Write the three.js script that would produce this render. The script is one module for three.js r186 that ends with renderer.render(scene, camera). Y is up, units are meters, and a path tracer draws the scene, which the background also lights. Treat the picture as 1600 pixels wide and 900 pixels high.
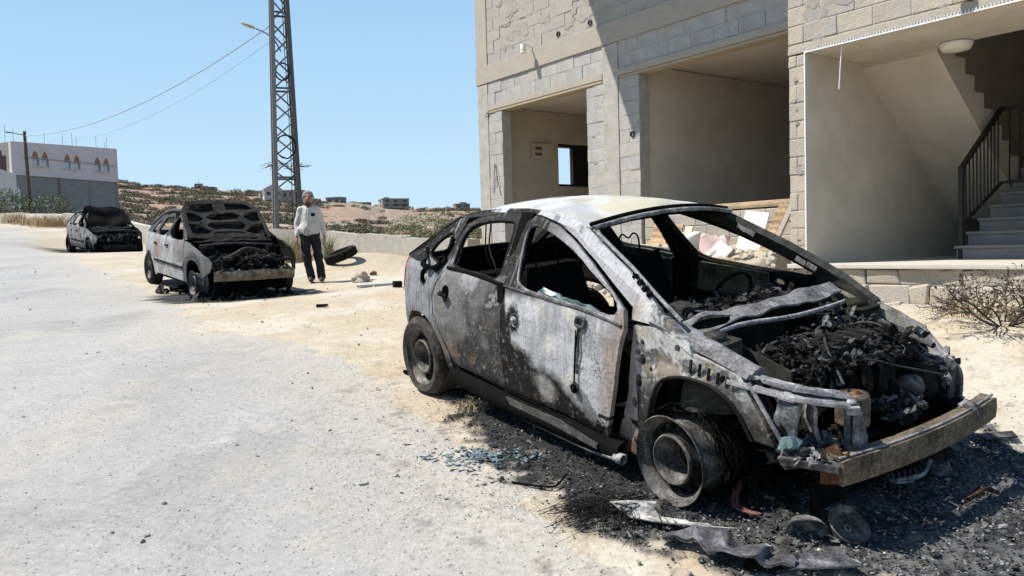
import * as THREE from 'three';
import { mergeGeometries, mergeVertices } from 'three/addons/utils/BufferGeometryUtils.js';
import { ImprovedNoise } from 'three/addons/math/ImprovedNoise.js';
import { MarchingCubes } from 'three/addons/objects/MarchingCubes.js';
import { RoundedBoxGeometry } from 'three/addons/geometries/RoundedBoxGeometry.js';

// ---------- camera, sky, sun, exposure ----------
const scene = new THREE.Scene();
const EYE = 1.6, FOCAL = 1250;
const camera = new THREE.PerspectiveCamera(2 * Math.atan(450 / FOCAL) * 180 / Math.PI, 16 / 9, 0.1, 4000);
camera.position.set(0, EYE, 0);
camera.rotation.set(-0.05, 0, -0.028);
camera.updateMatrixWorld(true);
scene.add(camera);
const renderer = new THREE.WebGLRenderer({ antialias: true });
renderer.setSize(1024, 576);
renderer.toneMapping = THREE.LinearToneMapping;
renderer.toneMappingExposure = 1.6;
renderer.shadowMap.enabled = true;
const SUN = new THREE.Vector3(-0.564, 0.822, -0.02).normalize();
const sun = new THREE.DirectionalLight(new THREE.Color(1.0, 0.95, 0.87), 5.0);
sun.position.copy(SUN).multiplyScalar(80).add(new THREE.Vector3(-4, 0, -14));
sun.target.position.set(-4, 0, -14);
sun.castShadow = true;
Object.assign(sun.shadow.camera, { left: -45, right: 45, top: 45, bottom: -45, near: 1, far: 200 });
sun.shadow.mapSize.set(4096, 4096);
scene.add(sun, sun.target);
{ // clear summer sky: pale at the horizon, deeper blue overhead
  const w = 256, h = 128, data = new Float32Array(w * h * 4);
  const stops = [[-1, [0.26, 0.24, 0.21]], [-0.02, [0.30, 0.31, 0.31]], [0.0, [0.40, 0.525, 0.625]], [0.08, [0.365, 0.51, 0.625]], [0.22, [0.275, 0.435, 0.60]], [0.45, [0.17, 0.31, 0.53]], [1, [0.085, 0.185, 0.40]]];
  for (let j = 0; j < h; j++) {
    const s = Math.sin(((j + 0.5) / h - 0.5) * Math.PI);
    let k = 0; while (k < stops.length - 2 && s > stops[k + 1][0]) k++;
    const t = Math.min(1, Math.max(0, (s - stops[k][0]) / (stops[k + 1][0] - stops[k][0])));
    for (let i = 0; i < w; i++) for (let c = 0; c < 4; c++) data[(j * w + i) * 4 + c] = c === 3 ? 1 : stops[k][1][c] + (stops[k + 1][1][c] - stops[k][1][c]) * t;
  }
  const sky = new THREE.DataTexture(data, w, h, THREE.RGBAFormat, THREE.FloatType);
  sky.mapping = THREE.EquirectangularReflectionMapping; sky.magFilter = THREE.LinearFilter; sky.minFilter = THREE.LinearFilter; sky.needsUpdate = true;
  scene.background = sky; scene.environment = sky;
}

// ---------- helpers ----------
const V = (x, y, z) => new THREE.Vector3(x, y, z);
let seed = 12345;
const rnd = () => { seed = (seed * 1664525 + 1013904223) >>> 0; return seed / 4294967296; };
const rr = (a, b) => a + (b - a) * rnd();
const reseed = (s) => { seed = s >>> 0; rnd(); rnd(); };
const perlin = new ImprovedNoise();
const noise = (x, y, z = 0) => perlin.noise(x + 31.7, y + 17.3, z + 5.1);
const fbm = (x, y, z = 0, o = 4) => { let s = 0, a = 0.5, f = 1; for (let i = 0; i < o; i++) { s += a * noise(x * f, y * f, z + i * 7.3); a *= 0.5; f *= 2.03; } return s; };
const clamp = (x, a = 0, b = 1) => Math.min(b, Math.max(a, x));
const sst = (a, b, x) => { const t = clamp((x - a) / (b - a)); return t * t * (3 - 2 * t); };
const lerp = (a, b, t) => a + (b - a) * t;
const mix3 = (a, b, t) => [lerp(a[0], b[0], t), lerp(a[1], b[1], t), lerp(a[2], b[2], t)];
const interp = (x, xs, ys) => { if (x <= xs[0]) return ys[0]; for (let i = 1; i < xs.length; i++) if (x <= xs[i]) return lerp(ys[i - 1], ys[i], (x - xs[i - 1]) / (xs[i] - xs[i - 1])); return ys[ys.length - 1]; };
const taken = {};
function numbered(n) { const k = taken[n] = (taken[n] ?? -1) + 1; return k ? n + '_' + String(k).padStart(3, '0') : n; }
function shadows(o) { o.castShadow = true; o.receiveShadow = true; return o; }
function part(name, geo, mat, parent) { const m = shadows(new THREE.Mesh(Array.isArray(geo) ? merge(geo) : geo, mat)); m.name = name; parent.add(m); return m; }
function thing(name, label, category, pos = [0, 0, 0], turn = 0, group) {
  const g = new THREE.Group(); g.name = numbered(name); g.position.set(...pos); g.rotation.y = turn; g.userData = { label, category }; if (group) g.userData.group = group; scene.add(g); return g;
}
function solo(name, label, category, geo, mat, pos, group) {
  const m = shadows(new THREE.Mesh(Array.isArray(geo) ? merge(geo) : geo, mat)); m.name = numbered(name); if (pos) m.position.set(...pos); m.userData = { label, category }; if (group) m.userData.group = group; scene.add(m); return m;
}
function setting(name, geo, mat, kind = 'structure') { const m = shadows(new THREE.Mesh(geo, mat)); m.name = name; m.userData = { kind }; scene.add(m); return m; }
function clean(g) { const keep = g.index ? g.toNonIndexed() : g; for (const k of Object.keys(keep.attributes)) if (!['position', 'normal', 'uv', 'color'].includes(k)) keep.deleteAttribute(k); if (!keep.attributes.normal) keep.computeVertexNormals(); if (!keep.attributes.uv) keep.setAttribute('uv', new THREE.BufferAttribute(new Float32Array(keep.attributes.position.count * 2), 2)); return keep; }
function merge(list) {
  const gs = list.filter(Boolean).map(clean), col = gs.some((g) => g.attributes.color);
  if (col) for (const g of gs) if (!g.attributes.color) g.setAttribute('color', new THREE.BufferAttribute(new Float32Array(g.attributes.position.count * 3).fill(1), 3));
  return gs.length === 1 ? gs[0] : mergeGeometries(gs, false);
}
function tint(g, c) { const n = g.attributes.position.count, a = new Float32Array(n * 3); for (let i = 0; i < n; i++) a.set(c, i * 3); g.setAttribute('color', new THREE.BufferAttribute(a, 3)); return g; }
function place(g, x = 0, y = 0, z = 0, rx = 0, ry = 0, rz = 0) { g.applyMatrix4(new THREE.Matrix4().makeRotationFromEuler(new THREE.Euler(rx, ry, rz)).setPosition(x, y, z)); return g; }
function boxUV(g0, s = 1) { // uv in metres by the dominant axis of each face
  const g = clean(g0), p = g.attributes.position, uv = g.attributes.uv;
  for (let i = 0; i < p.count; i += 3) {
    const a = V().fromBufferAttribute(p, i), b = V().fromBufferAttribute(p, i + 1), c = V().fromBufferAttribute(p, i + 2), n = b.clone().sub(a).cross(c.clone().sub(a));
    const ax = Math.abs(n.x), ay = Math.abs(n.y), az = Math.abs(n.z);
    [a, b, c].forEach((q, k) => ay >= ax && ay >= az ? uv.setXY(i + k, q.x * s, q.z * s) : ax >= az ? uv.setXY(i + k, q.z * s, q.y * s) : uv.setXY(i + k, q.x * s, q.y * s));
  }
  return g;
}
const bx = (w, h, d, x = 0, y = 0, z = 0, rx = 0, ry = 0, rz = 0) => boxUV(place(new THREE.BoxGeometry(w, h, d), x, y, z, rx, ry, rz));
function cham(w, h, d, b, x = 0, y = 0, z = 0, rx = 0, ry = 0, rz = 0) { // box with chamfered edges, 44 triangles
  const g = clean(new RoundedBoxGeometry(w, h, d, 1, b)); return boxUV(place(g, x, y, z, rx, ry, rz));
}
function bar(a, b, w, h = w, up = V(0, 1, 0)) { // a beam from a to b
  const d = b.clone().sub(a), L = d.length(), g = new THREE.BoxGeometry(w, h, L), m = new THREE.Matrix4().lookAt(a, b, Math.abs(d.y) / L > 0.98 ? V(1, 0, 0) : up);
  m.setPosition(a.clone().add(b).multiplyScalar(0.5)); g.applyMatrix4(m); return boxUV(g);
}
function tube(pts, r, radial = 6, seg = 0, closed = false) {
  const c = new THREE.CatmullRomCurve3(pts.map((p) => Array.isArray(p) ? V(...p) : p), closed, 'centripetal');
  return boxUV(new THREE.TubeGeometry(c, seg || Math.max(2, pts.length * 4), r, radial, closed));
}
const cyl = (r0, r1, h, n, x = 0, y = 0, z = 0, rx = 0, ry = 0, rz = 0) => boxUV(place(new THREE.CylinderGeometry(r0, r1, h, n), x, y, z, rx, ry, rz));
const lathe = (pts, n, axis = 'y') => { const g = new THREE.LatheGeometry(pts.map((p) => new THREE.Vector2(p[0], p[1])), n); if (axis === 'z') g.rotateX(Math.PI / 2); return boxUV(g); };
function extrude(pts, depth, bevel = 0, holes = []) {
  const s = new THREE.Shape(pts.map((p) => new THREE.Vector2(p[0], p[1])));
  for (const h of holes) s.holes.push(new THREE.Path(h.map((p) => new THREE.Vector2(p[0], p[1]))));
  return boxUV(new THREE.ExtrudeGeometry(s, { depth, bevelEnabled: bevel > 0, bevelThickness: bevel, bevelSize: bevel, bevelSegments: 1, curveSegments: 6 }));
}
function rock(r, s, rough = 0.35, sq = [1, 1, 1], det = 1) { // angular stone
  const g = clean(new THREE.IcosahedronGeometry(r, det)), p = g.attributes.position;
  for (let i = 0; i < p.count; i++) { const x = p.getX(i), y = p.getY(i), z = p.getZ(i), k = 1 + rough * 1.6 * noise(x / r * 1.3 + s * 3.1, y / r * 1.3, z / r * 1.3 + s); p.setXYZ(i, x * k * sq[0], y * k * sq[1], z * k * sq[2]); }
  g.computeVertexNormals(); return boxUV(g);
}
function rumple(g, amp, f, s = 0) { const p = g.attributes.position; for (let i = 0; i < p.count; i++) { const x = p.getX(i), y = p.getY(i), z = p.getZ(i); p.setXYZ(i, x + amp * noise(x * f + s, y * f, z * f), y + amp * noise(x * f, y * f + 9 + s, z * f), z + amp * noise(x * f, y * f, z * f + 19 + s)); } const m = mergeVertices((g.deleteAttribute('normal'), g)); m.computeVertexNormals(); return m; }
function tex(w, h, fn, srgb = true, repeat = true) { // fn(u, v, x, y) -> [r, g, b] in 0..1
  const d = new Uint8Array(w * h * 4);
  for (let y = 0; y < h; y++) for (let x = 0; x < w; x++) { const c = fn((x + 0.5) / w, (y + 0.5) / h, x, y), i = (y * w + x) * 4; d[i] = clamp(c[0]) * 255; d[i + 1] = clamp(c[1]) * 255; d[i + 2] = clamp(c[2]) * 255; d[i + 3] = 255; }
  const t = new THREE.DataTexture(d, w, h, THREE.RGBAFormat, THREE.UnsignedByteType);
  if (srgb) t.colorSpace = THREE.SRGBColorSpace; t.magFilter = THREE.LinearFilter; t.minFilter = THREE.LinearMipmapLinearFilter; t.generateMipmaps = true;
  t.wrapS = t.wrapT = repeat ? THREE.RepeatWrapping : THREE.ClampToEdgeWrapping; t.needsUpdate = true; return t;
}
function rep(t, a, b = a) { const c = t.clone(); c.repeat.set(a, b); c.needsUpdate = true; return c; }
// noise that tiles over u, v in 0..1
function tnoise(u, v, f, o = 3, s = 0) { let r = 0, a = 0.5; for (let i = 0; i < o; i++) { const n = (x, y) => noise(x * f + s, y * f + s * 1.7, i * 5.1 + s); r += a * ((n(u, v) * (1 - u) + n(u - 1, v) * u) * (1 - v) + (n(u, v - 1) * (1 - u) + n(u - 1, v - 1) * u) * v); a *= 0.55; f *= 2; } return r; }
const mat = (c, rough = 0.9, o = {}) => { const m = o.specularIntensity === undefined ? new THREE.MeshStandardMaterial({ roughness: rough, metalness: 0, side: THREE.DoubleSide, ...o }) : new THREE.MeshPhysicalMaterial({ roughness: rough, metalness: 0, side: THREE.DoubleSide, ...o }); if (c) m.color.setRGB(...c); return m; };

// pixel of the 1600 x 900 frame -> ray
function ray(u, v) { return V((u - 800) / FOCAL, -(v - 450) / FOCAL, -1).applyQuaternion(camera.quaternion); }
// ---------- where things stand ----------
const CAR1 = new THREE.Object3D(); CAR1.position.set(0, EYE - 1.010, -6.486); CAR1.rotation.set(0.08695, -0.97836, -0.08524, 'YZX'); CAR1.updateMatrixWorld(true);
const CAR1INV = CAR1.matrixWorld.clone().invert();
const carPt = (x, y, z) => V(x, y, z).applyMatrix4(CAR1.matrixWorld);
const CAR2 = new THREE.Object3D(); CAR2.position.set(-6.131, EYE - 0.462, -15.44); CAR2.rotation.set(0.0164, -0.891, -0.085, 'YZX'); CAR2.updateMatrixWorld(true);
const CAR3 = new THREE.Object3D(); CAR3.position.set(-14.593, EYE + 0.291, -28.032); CAR3.rotation.set(0.0113, -0.838, -0.078, 'YZX'); CAR3.updateMatrixWorld(true);
// building frame: u along the facade towards the camera, v up, w out of the facade
const FD = V(0.588, 0, 0.809), FN = V(-0.809, 0, 0.588);
const FO = ray(750, 250).multiplyScalar(-8.4394 / FN.dot(ray(750, 250))); FO.y = EYE;
const bld = (u, v, w = 0) => V(FO.x + FD.x * u + FN.x * w, EYE + v, FO.z + FD.z * u + FN.z * w);

const plane = (x, z) => 0.197 - 0.0234 * x - 0.0476 * z;
function rbf(pts, sigma, base) { // smooth surface through given heights
  const n = pts.length, A = [];
  for (let i = 0; i < n; i++) { const row = []; for (let j = 0; j < n; j++) row.push(Math.exp(-((pts[i][0] - pts[j][0]) ** 2 + (pts[i][1] - pts[j][1]) ** 2) / sigma ** 2) + (i === j ? 0.02 : 0)); row.push(pts[i][2] - base(pts[i][0], pts[i][1])); A.push(row); }
  for (let i = 0; i < n; i++) { let b = i; for (let k = i + 1; k < n; k++) if (Math.abs(A[k][i]) > Math.abs(A[b][i])) b = k;[A[i], A[b]] = [A[b], A[i]]; for (let k = 0; k < n; k++) if (k !== i) { const f = A[k][i] / A[i][i]; for (let j = i; j <= n; j++) A[k][j] -= f * A[i][j]; } }
  const w = A.map((r, i) => r[n] / r[i]);
  return (x, z) => { let s = base(x, z); for (let i = 0; i < n; i++) { const d = ((pts[i][0] - x) ** 2 + (pts[i][1] - z) ** 2) / sigma ** 2; if (d < 12) s += w[i] * Math.exp(-d); } return s; };
}
const WALL = [[-38, -54, 2.9], [-27.5, -44, 2.2], [-18.8, -34, 1.45], [-13, -29.5, 0.72], [-5.6, -24.6, 0.05], [-2.6, -20, -0.33], [-0.75, -16.4, -0.45]];
const far = rbf(WALL.map((p) => [p[0], p[1], p[2] + EYE]).concat([[-20, -24, 1.85 + 0.35], [-24, -34, 3.1]]), 9, plane);
const contact = [];
for (const [C, pts] of [[CAR1, [[2.608, 0.03, 0.8], [0, -0.01, 0.78], [2.608, 0.03, -0.8], [0, -0.01, -0.78]]], [CAR2, [[0, 0, 0.72], [2.52, -0.02, 0.72], [0, 0, -0.72], [2.52, -0.02, -0.72]]], [CAR3, [[0, 0, 0.7], [2.44, 0, 0.7], [0, 0, -0.7], [2.44, 0, -0.7]]]])
  for (const p of pts) { const q = V(...p).applyMatrix4(C.matrixWorld); contact.push([q.x, q.z, q.y]); }
for (const u of [4.2, 5.4]) { const p = bld(u, -0.52, 0.5); contact.push([p.x, p.z, p.y]); }
for (const u of [6.8, 8.6, 10.4]) { const p = bld(u, -0.66, 0.75); contact.push([p.x, p.z, p.y]); }
for (const u of [0.3, 2.2]) { const p = bld(u, -0.5, 0.5); contact.push([p.x, p.z, p.y]); }
contact.push([-3.91, -15.62, EYE - 0.56], [0, -2, 0.08], [-3, -4, 0.36]);
const ground0 = rbf(contact, 1.9, far);
// sand heap in front of the parapet
const HEAP = [-3.3, -18.6];
const G = (x, z) => ground0(x, z) + 0.34 * Math.exp(-(((x - HEAP[0]) / 1.5) ** 2 + ((z - HEAP[1]) / 1.1) ** 2)) + 0.02 * fbm(x * 0.5, z * 0.5) + 0.012 * fbm(x * 2.1, z * 2.1, 3);
function px(u, v, lift = 0) { const d = ray(u, v); let t = 1.5; for (let i = 0; i < 4000; i++) { const y = EYE + d.y * t; if (y <= G(d.x * t, d.z * t) + lift) break; t *= 1.004; } return V(d.x * t, EYE + d.y * t, d.z * t); }
function polyDist(p, poly) { // signed distance, negative inside
  let d = 1e9, c = false; for (let i = 0, j = poly.length - 1; i < poly.length; j = i++) { const a = poly[i], b = poly[j], ex = b[0] - a[0], ez = b[1] - a[1], wx = p[0] - a[0], wz = p[1] - a[1], t = clamp((wx * ex + wz * ez) / (ex * ex + ez * ez)), dx = wx - ex * t, dz = wz - ez * t; d = Math.min(d, dx * dx + dz * dz); if ((a[1] > p[1]) !== (b[1] > p[1]) && p[0] < ex * (p[1] - a[1]) / ez + a[0]) c = !c; }
  return (c ? -1 : 1) * Math.sqrt(d);
}
const wallPoly = WALL.map((p) => [p[0], p[1]]).concat([[40, -4], [40, 30], [-80, 30], [-80, -85]]);
const beyond = (x, z) => polyDist([x, z], wallPoly);
const onG = (u, v) => { const p = px(u, v); return [p.x, p.z]; };
const roadPoly = [[20, 354], [110, 399], [200, 440], [262, 472], [300, 492], [318, 515], [420, 528], [545, 560], [640, 628], [720, 700], [830, 780], [960, 850], [1060, 899]].map((p) => onG(...p)).concat([[1.2, 2], [-30, 2], [-60, -20], [-50, -62], [-41, -56]]);
const sootPoly = [[655, 600], [720, 640], [735, 700], [800, 745], [870, 790], [890, 830], [1000, 850], [1090, 875], [1180, 899]].map((p) => onG(...p)).concat([[2.6, -2.6], [3.9, -3.6]], [[1580, 700], [1500, 660]].map((p) => onG(...p)), [[1.1, -6.2], [-0.2, -6.6]]);
const soot2 = (() => { const a = []; for (const p of [[1.5, 0.9], [2.2, 1.5], [3.3, 1.4], [3.9, 0.6], [3.9, -0.9], [3.2, -1.3], [1.5, -0.8]]) { const q = V(p[0], 0, p[1]).applyMatrix4(CAR2.matrixWorld); a.push([q.x, q.z]); } return a; })();
const soot3 = (() => { const a = []; for (const p of [[-0.6, 1.5], [3, 1.4], [3.5, 0.9], [3.5, -0.9], [2.2, -1.0], [-0.4, -0.8]]) { const q = V(p[0], 0, p[1]).applyMatrix4(CAR3.matrixWorld); a.push([q.x, q.z]); } return a; })();
const near2 = (x, z, C, r) => (x - C.position.x) ** 2 + (z - C.position.z) ** 2 < r * r;
function sootAt(x, z) { // 0..1 cover of burnt residue
  let s = 0;
  if (x > -3 && x < 6 && z > -8.5 && z < 0) { const d = polyDist([x, z], sootPoly) + 0.30 * fbm(x * 2.2, z * 2.2, 1) + 0.34 * fbm(x * 9, z * 9, 2, 3); s = sst(0.10, -0.12, d); }
  if (near2(x, z, CAR2, 8)) { const d = polyDist([x, z], soot2) + 0.6 * fbm(x * 1.6, z * 1.6, 4) + 0.2 * fbm(x * 7, z * 7); s = Math.max(s, sst(0.1, -0.15, d)); }
  if (near2(x, z, CAR3, 9)) { const d = polyDist([x, z], soot3) + 0.7 * fbm(x * 1.2, z * 1.2, 4); s = Math.max(s, sst(0.15, -0.2, d)); }
  return s;
}
function lines(lo, hi, f0, f1, step, grow) { const a = []; for (let x = f0; x <= f1; x += step) a.push(x); let s = step, x = f0; while (x > lo) { s *= grow; x -= s; a.unshift(x); } s = step; x = a[a.length - 1]; while (x < hi) { s *= grow; x += s; a.push(x); } return a; }
const gx = lines(-70, 40, -1.6, 4.2, 0.024, 1.035), gz = lines(-70, 12, -7.0, -2.0, 0.022, 1.034);
console.log('grid', gx.length, gz.length);
const SAND = [0.49, 0.41, 0.295], PALE = [0.54, 0.48, 0.385], ROAD = [0.385, 0.370, 0.348], CHAR = [0.008, 0.008, 0.008], ASH = [0.12, 0.118, 0.116];
{
  const nx = gx.length, nz = gz.length, N = nx * nz, pos = new Float32Array(N * 3), col = new Float32Array(N * 3), uv = new Float32Array(N * 2), idx = [];
  const rpos = new Float32Array(N * 3), rcol = new Float32Array(N * 3), rd = new Float32Array(N), ridx = [], bey = new Float32Array(N);
  for (let j = 0; j < nz; j++) for (let i = 0; i < nx; i++) {
    const k = j * nx + i, x = gx[i], z = gz[j], b = beyond(x, z); bey[k] = b;
    let y = G(x, z); const s = b < 0 ? sootAt(x, z) : 0;
    const nearCam = x > -6 && x < 7 && z > -12;
    if (nearCam) y += 0.0025 * noise(x * 14, z * 14) + s * (0.022 * Math.max(0, noise(x * 7, z * 7, 6)) + 0.016 * Math.max(0, noise(x * 19, z * 19, 3)) + 0.010 * noise(x * 38, z * 38, 5));
    if (b > 0.2) y -= Math.min(6, (b - 0.2) * 2.2);
    pos.set([x, y, z], k * 3); uv.set([x, z], k * 2);
    // dirt: pale trodden crust, warm sand, scattered dark crumbs
    const a = fbm(x * 0.7, z * 0.7, 9), d = fbm(x * 3.3, z * 3.3, 2);
    let c = mix3(SAND, PALE, sst(-0.12, 0.2, a + 0.5 * d)); const v = 1 + 0.20 * d + 0.14 * noise(x * 12, z * 12); c = c.map((q) => q * v);
    const orange = sst(0.12, 0.3, fbm(x * 0.9 + 7, z * 0.9, 3)); c = mix3(c, [0.46, 0.34, 0.21], 0.4 * orange);
    // road surface: worn grey asphalt under sand dust
    let dr = polyDist([x, z], roadPoly); const edge = dr + 0.5 * fbm(x * 0.8, z * 0.8, 5) + 0.30 * fbm(x * 4, z * 4, 6);
    rd[k] = edge;
    const w1 = fbm(x * 0.55 + 3, z * 0.28, 2), w2 = fbm(x * 5, z * 5, 8), lane = Math.sin((x * 0.78 + z * 0.5) * 1.4 + 1.2) * 0.5 + 0.5;
    let r = ROAD.map((q) => q * (1 + 0.26 * w1 + 0.16 * w2));
    const dust = clamp(sst(-1.3, 0.3, edge + 0.5 * w2) * 0.85 + 0.9 * sst(0.05, 0.36, fbm(x * 1.1, z * 0.8, 11) + 0.35 * w2) * 0.55);
    r = mix3(r, [0.48, 0.435, 0.36], dust);
    const stain = sst(0.10, 0.34, fbm(x * 0.9 + 20, z * 0.42, 7) + 0.28 * fbm(x * 11, z * 11, 5)) * lane; r = mix3(r, [0.17, 0.165, 0.16], 0.38 * stain);
    // burnt residue: black char with grey ash flakes
    if (s > 0) {
      const fl = sst(0.10, 0.42, 0.5 * noise(x * 17, z * 17, 2) + 0.9 * noise(x * 46, z * 46, 4)); const front = sst(2.4, 3.9, V(x, y, z).applyMatrix4(CAR1INV).x);
      let q = mix3(CHAR, ASH, clamp(fl * (0.25 + 0.75 * front) + 0.6 * front * sst(-0.15, 0.2, fbm(x * 3, z * 3) + 0.3 * noise(x * 23, z * 23)))); q = mix3(q, [0.2, 0.18, 0.14], 0.5 * sst(0.28, 0.45, noise(x * 8, z * 8, 9) + 0.4 * noise(x * 31, z * 31, 3)));
      c = mix3(c, q, s); r = mix3(r, q, s);
    } else if (nearCam) { // blown soot crumbs round the wreck
      const dd = polyDist([x, z], sootPoly), cr = sst(0.10, 0.5, fbm(x * 5, z * 5, 8) * 1.2 + 0.5 * noise(x * 44, z * 44)) * sst(1.6, 0.0, dd); c = mix3(c, [0.12, 0.118, 0.115], cr * 0.7); r = mix3(r, [0.12, 0.118, 0.115], cr * 0.7);
    }
    col.set(c, k * 3); rcol.set(r, k * 3); rpos.set([x, y + (edge < 0 ? Math.min(0.008, -edge * 0.03) : -0.004), z], k * 3);
  }
  for (let j = 0; j < nz - 1; j++) for (let i = 0; i < nx - 1; i++) {
    const a = j * nx + i, b = a + 1, c = a + nx, d = c + 1;
    if (Math.min(bey[a], bey[d]) > 3) continue;
    idx.push(a, c, b, b, c, d);
    if (Math.min(rd[a], rd[b], rd[c], rd[d]) < 0 && bey[a] < 0) ridx.push(a, c, b, b, c, d);
  }
  const mk = (p, c, ix) => { let g = new THREE.BufferGeometry(); g.setAttribute('position', new THREE.BufferAttribute(p, 3)); g.setAttribute('color', new THREE.BufferAttribute(c, 3)); g.setAttribute('uv', new THREE.BufferAttribute(uv.slice(), 2)); g.setIndex(ix); g.computeVertexNormals(); return g; };
  // only the vertices that the road uses
  const used = new Map(), rp = [], rc = [], ru = [], ri = ridx.map((k) => { if (!used.has(k)) { used.set(k, rp.length / 3); rp.push(rpos[k * 3], rpos[k * 3 + 1], rpos[k * 3 + 2]); rc.push(rcol[k * 3], rcol[k * 3 + 1], rcol[k * 3 + 2]); ru.push(uv[k * 2], uv[k * 2 + 1]); } return used.get(k); });
  const rg = new THREE.BufferGeometry(); rg.setAttribute('position', new THREE.Float32BufferAttribute(rp, 3)); rg.setAttribute('color', new THREE.Float32BufferAttribute(rc, 3)); rg.setAttribute('uv', new THREE.Float32BufferAttribute(ru, 2)); rg.setIndex(ri); rg.computeVertexNormals();
  // fine grain: aggregate and grit
  const spots = []; reseed(77); for (let i = 0; i < 5200; i++) spots.push([rnd(), rnd(), rr(0.0008, 0.0032), rnd()]);
  const W = 1024, gran = new Float32Array(W * W).fill(0.5), hgt = new Float32Array(W * W).fill(0.45);
  for (const [su, sv, sr, t] of spots) { const R = sr * W * 1.6, cx = su * W, cy = sv * W; for (let dy = -Math.ceil(R); dy <= R; dy++) for (let dx = -Math.ceil(R); dx <= R; dx++) if (dx * dx + dy * dy < R * R) { const q = ((Math.floor(cy + dy) + W) % W) * W + (Math.floor(cx + dx) + W) % W; gran[q] = t; hgt[q] = 0.5 + 0.4 * (t > 0.25 ? t : -0.4) * (1 - (dx * dx + dy * dy) / (R * R)); } }
  const fine = new Float32Array(W * W); for (let y = 0; y < W; y++) for (let x = 0; x < W; x++) fine[y * W + x] = tnoise(x / W, y / W, 48, 2, 2) + 0.5 * (((x * 73856093 ^ y * 19349663) >>> 0) % 1000 / 1000 - 0.5);
  const roadMap = tex(W, W, (u, v, x, y) => { const q = y * W + x, t = 0.88 + 0.17 * (gran[q] - 0.5) * (gran[q] < 0.10 ? 2.4 : 1) + 0.17 * fine[q]; return [t, t, t * 1.0]; });
  const dirtMap = tex(W, W, (u, v, x, y) => { const q = y * W + x, t = 0.88 + 0.16 * (gran[q] - 0.5) + 0.17 * fine[q]; return [t, t, t]; });
  const bump = tex(W, W, (u, v, x, y) => { const q = y * W + x, t = hgt[q] + 0.22 * fine[q]; return [t, t, t]; }, false);
  for (const t of [roadMap, dirtMap, bump]) t.repeat.set(0.55, 0.55);
  setting('ground', mk(pos, col, idx), mat(null, 0.97, { vertexColors: true, map: dirtMap, bumpMap: bump, bumpScale: 0.006 }));
  setting('road', rg, mat(null, 0.93, { vertexColors: true, map: roadMap, bumpMap: bump, bumpScale: 0.006 }));
}
// ---------- hillside beyond the parapet ----------
const skyX = [-400, 0, 190, 300, 420, 540, 640, 740, 900, 1600], skyE = [0.075, 0.082, 0.0856, 0.081, 0.074, 0.061, 0.0505, 0.051, 0.045, 0.04];
function hillH(x, z) { // world height
  const d = Math.hypot(x, z), ix = z < -0.1 ? 800 + FOCAL * x / -z : 3000, S = interp(ix, skyX, skyE) + 0.0022 * noise(ix * 0.02, 3.3), D = 430, t = clamp((d - 30) / (D - 30));
  const e = d < D ? lerp(0.004, S, Math.pow(t, 0.62)) : S - 0.07 * (d - D) / D;
  let y = e * d; const ter = y / 2.6 + 1.4 * fbm(x * 0.012, z * 0.012, 2), fr = ter - Math.floor(ter); y += d > 60 ? 1.3 * (sst(0.6, 1, fr) - fr) : 0;
  return EYE + y + sst(40, 140, d) * 1.6 * fbm(x * 0.03, z * 0.03);
}
function landH(x, z) { const b = beyond(x, z); if (b <= 0) return G(x, z) - 1.6; const h = hillH(x, z); return lerp(Math.min(G(x, z), h) - 0.35, h, sst(1, 26, b)) - 1.5 * sst(0.9, 0, b); }
{
  const na = 620, nr = 230, pos = [], col = [], uv = [], idx = [];
  for (let j = 0; j <= nr; j++) for (let i = 0; i <= na; i++) {
    const az = lerp(-1.05, 0.55, i / na), d = 12 * Math.pow(1000 / 12, j / nr), x = Math.tan(az) > 0 ? Math.sin(az) * d : Math.sin(az) * d, z = -Math.cos(az) * d;
    pos.push(x, landH(x, z), z); uv.push(x, z);
    const a = fbm(x * 0.012, z * 0.03, 1), b = fbm(x * 0.06, z * 0.12, 4), c0 = fbm(x * 0.35, z * 0.35, 6);
    let c = mix3([0.20, 0.145, 0.10], [0.28, 0.155, 0.10], sst(-0.1, 0.15, a + 0.4 * b)); c = mix3(c, [0.28, 0.235, 0.165], sst(0.02, 0.25, b - 0.4 * a)); c = mix3(c, [0.15, 0.135, 0.09], 0.75 * sst(0.02, 0.25, b + 0.6 * c0));
    c = mix3(c, [0.42, 0.38, 0.32], 0.7 * sst(0.2, 0.34, c0)); if (d < 70) c = mix3([0.33, 0.26, 0.17], c, sst(20, 70, d));
    col.push(...c);
  }
  for (let j = 0; j < nr; j++) for (let i = 0; i < na; i++) { const a = j * (na + 1) + i, b = a + 1, c = a + na + 1, d = c + 1; idx.push(a, b, c, b, d, c); }
  const g = new THREE.BufferGeometry(); g.setAttribute('position', new THREE.Float32BufferAttribute(pos, 3)); g.setAttribute('color', new THREE.Float32BufferAttribute(col, 3)); g.setAttribute('uv', new THREE.Float32BufferAttribute(uv, 2)); g.setIndex(idx); g.computeVertexNormals();
  setting('hillside', g, mat(null, 1, { vertexColors: true }));
}
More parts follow.
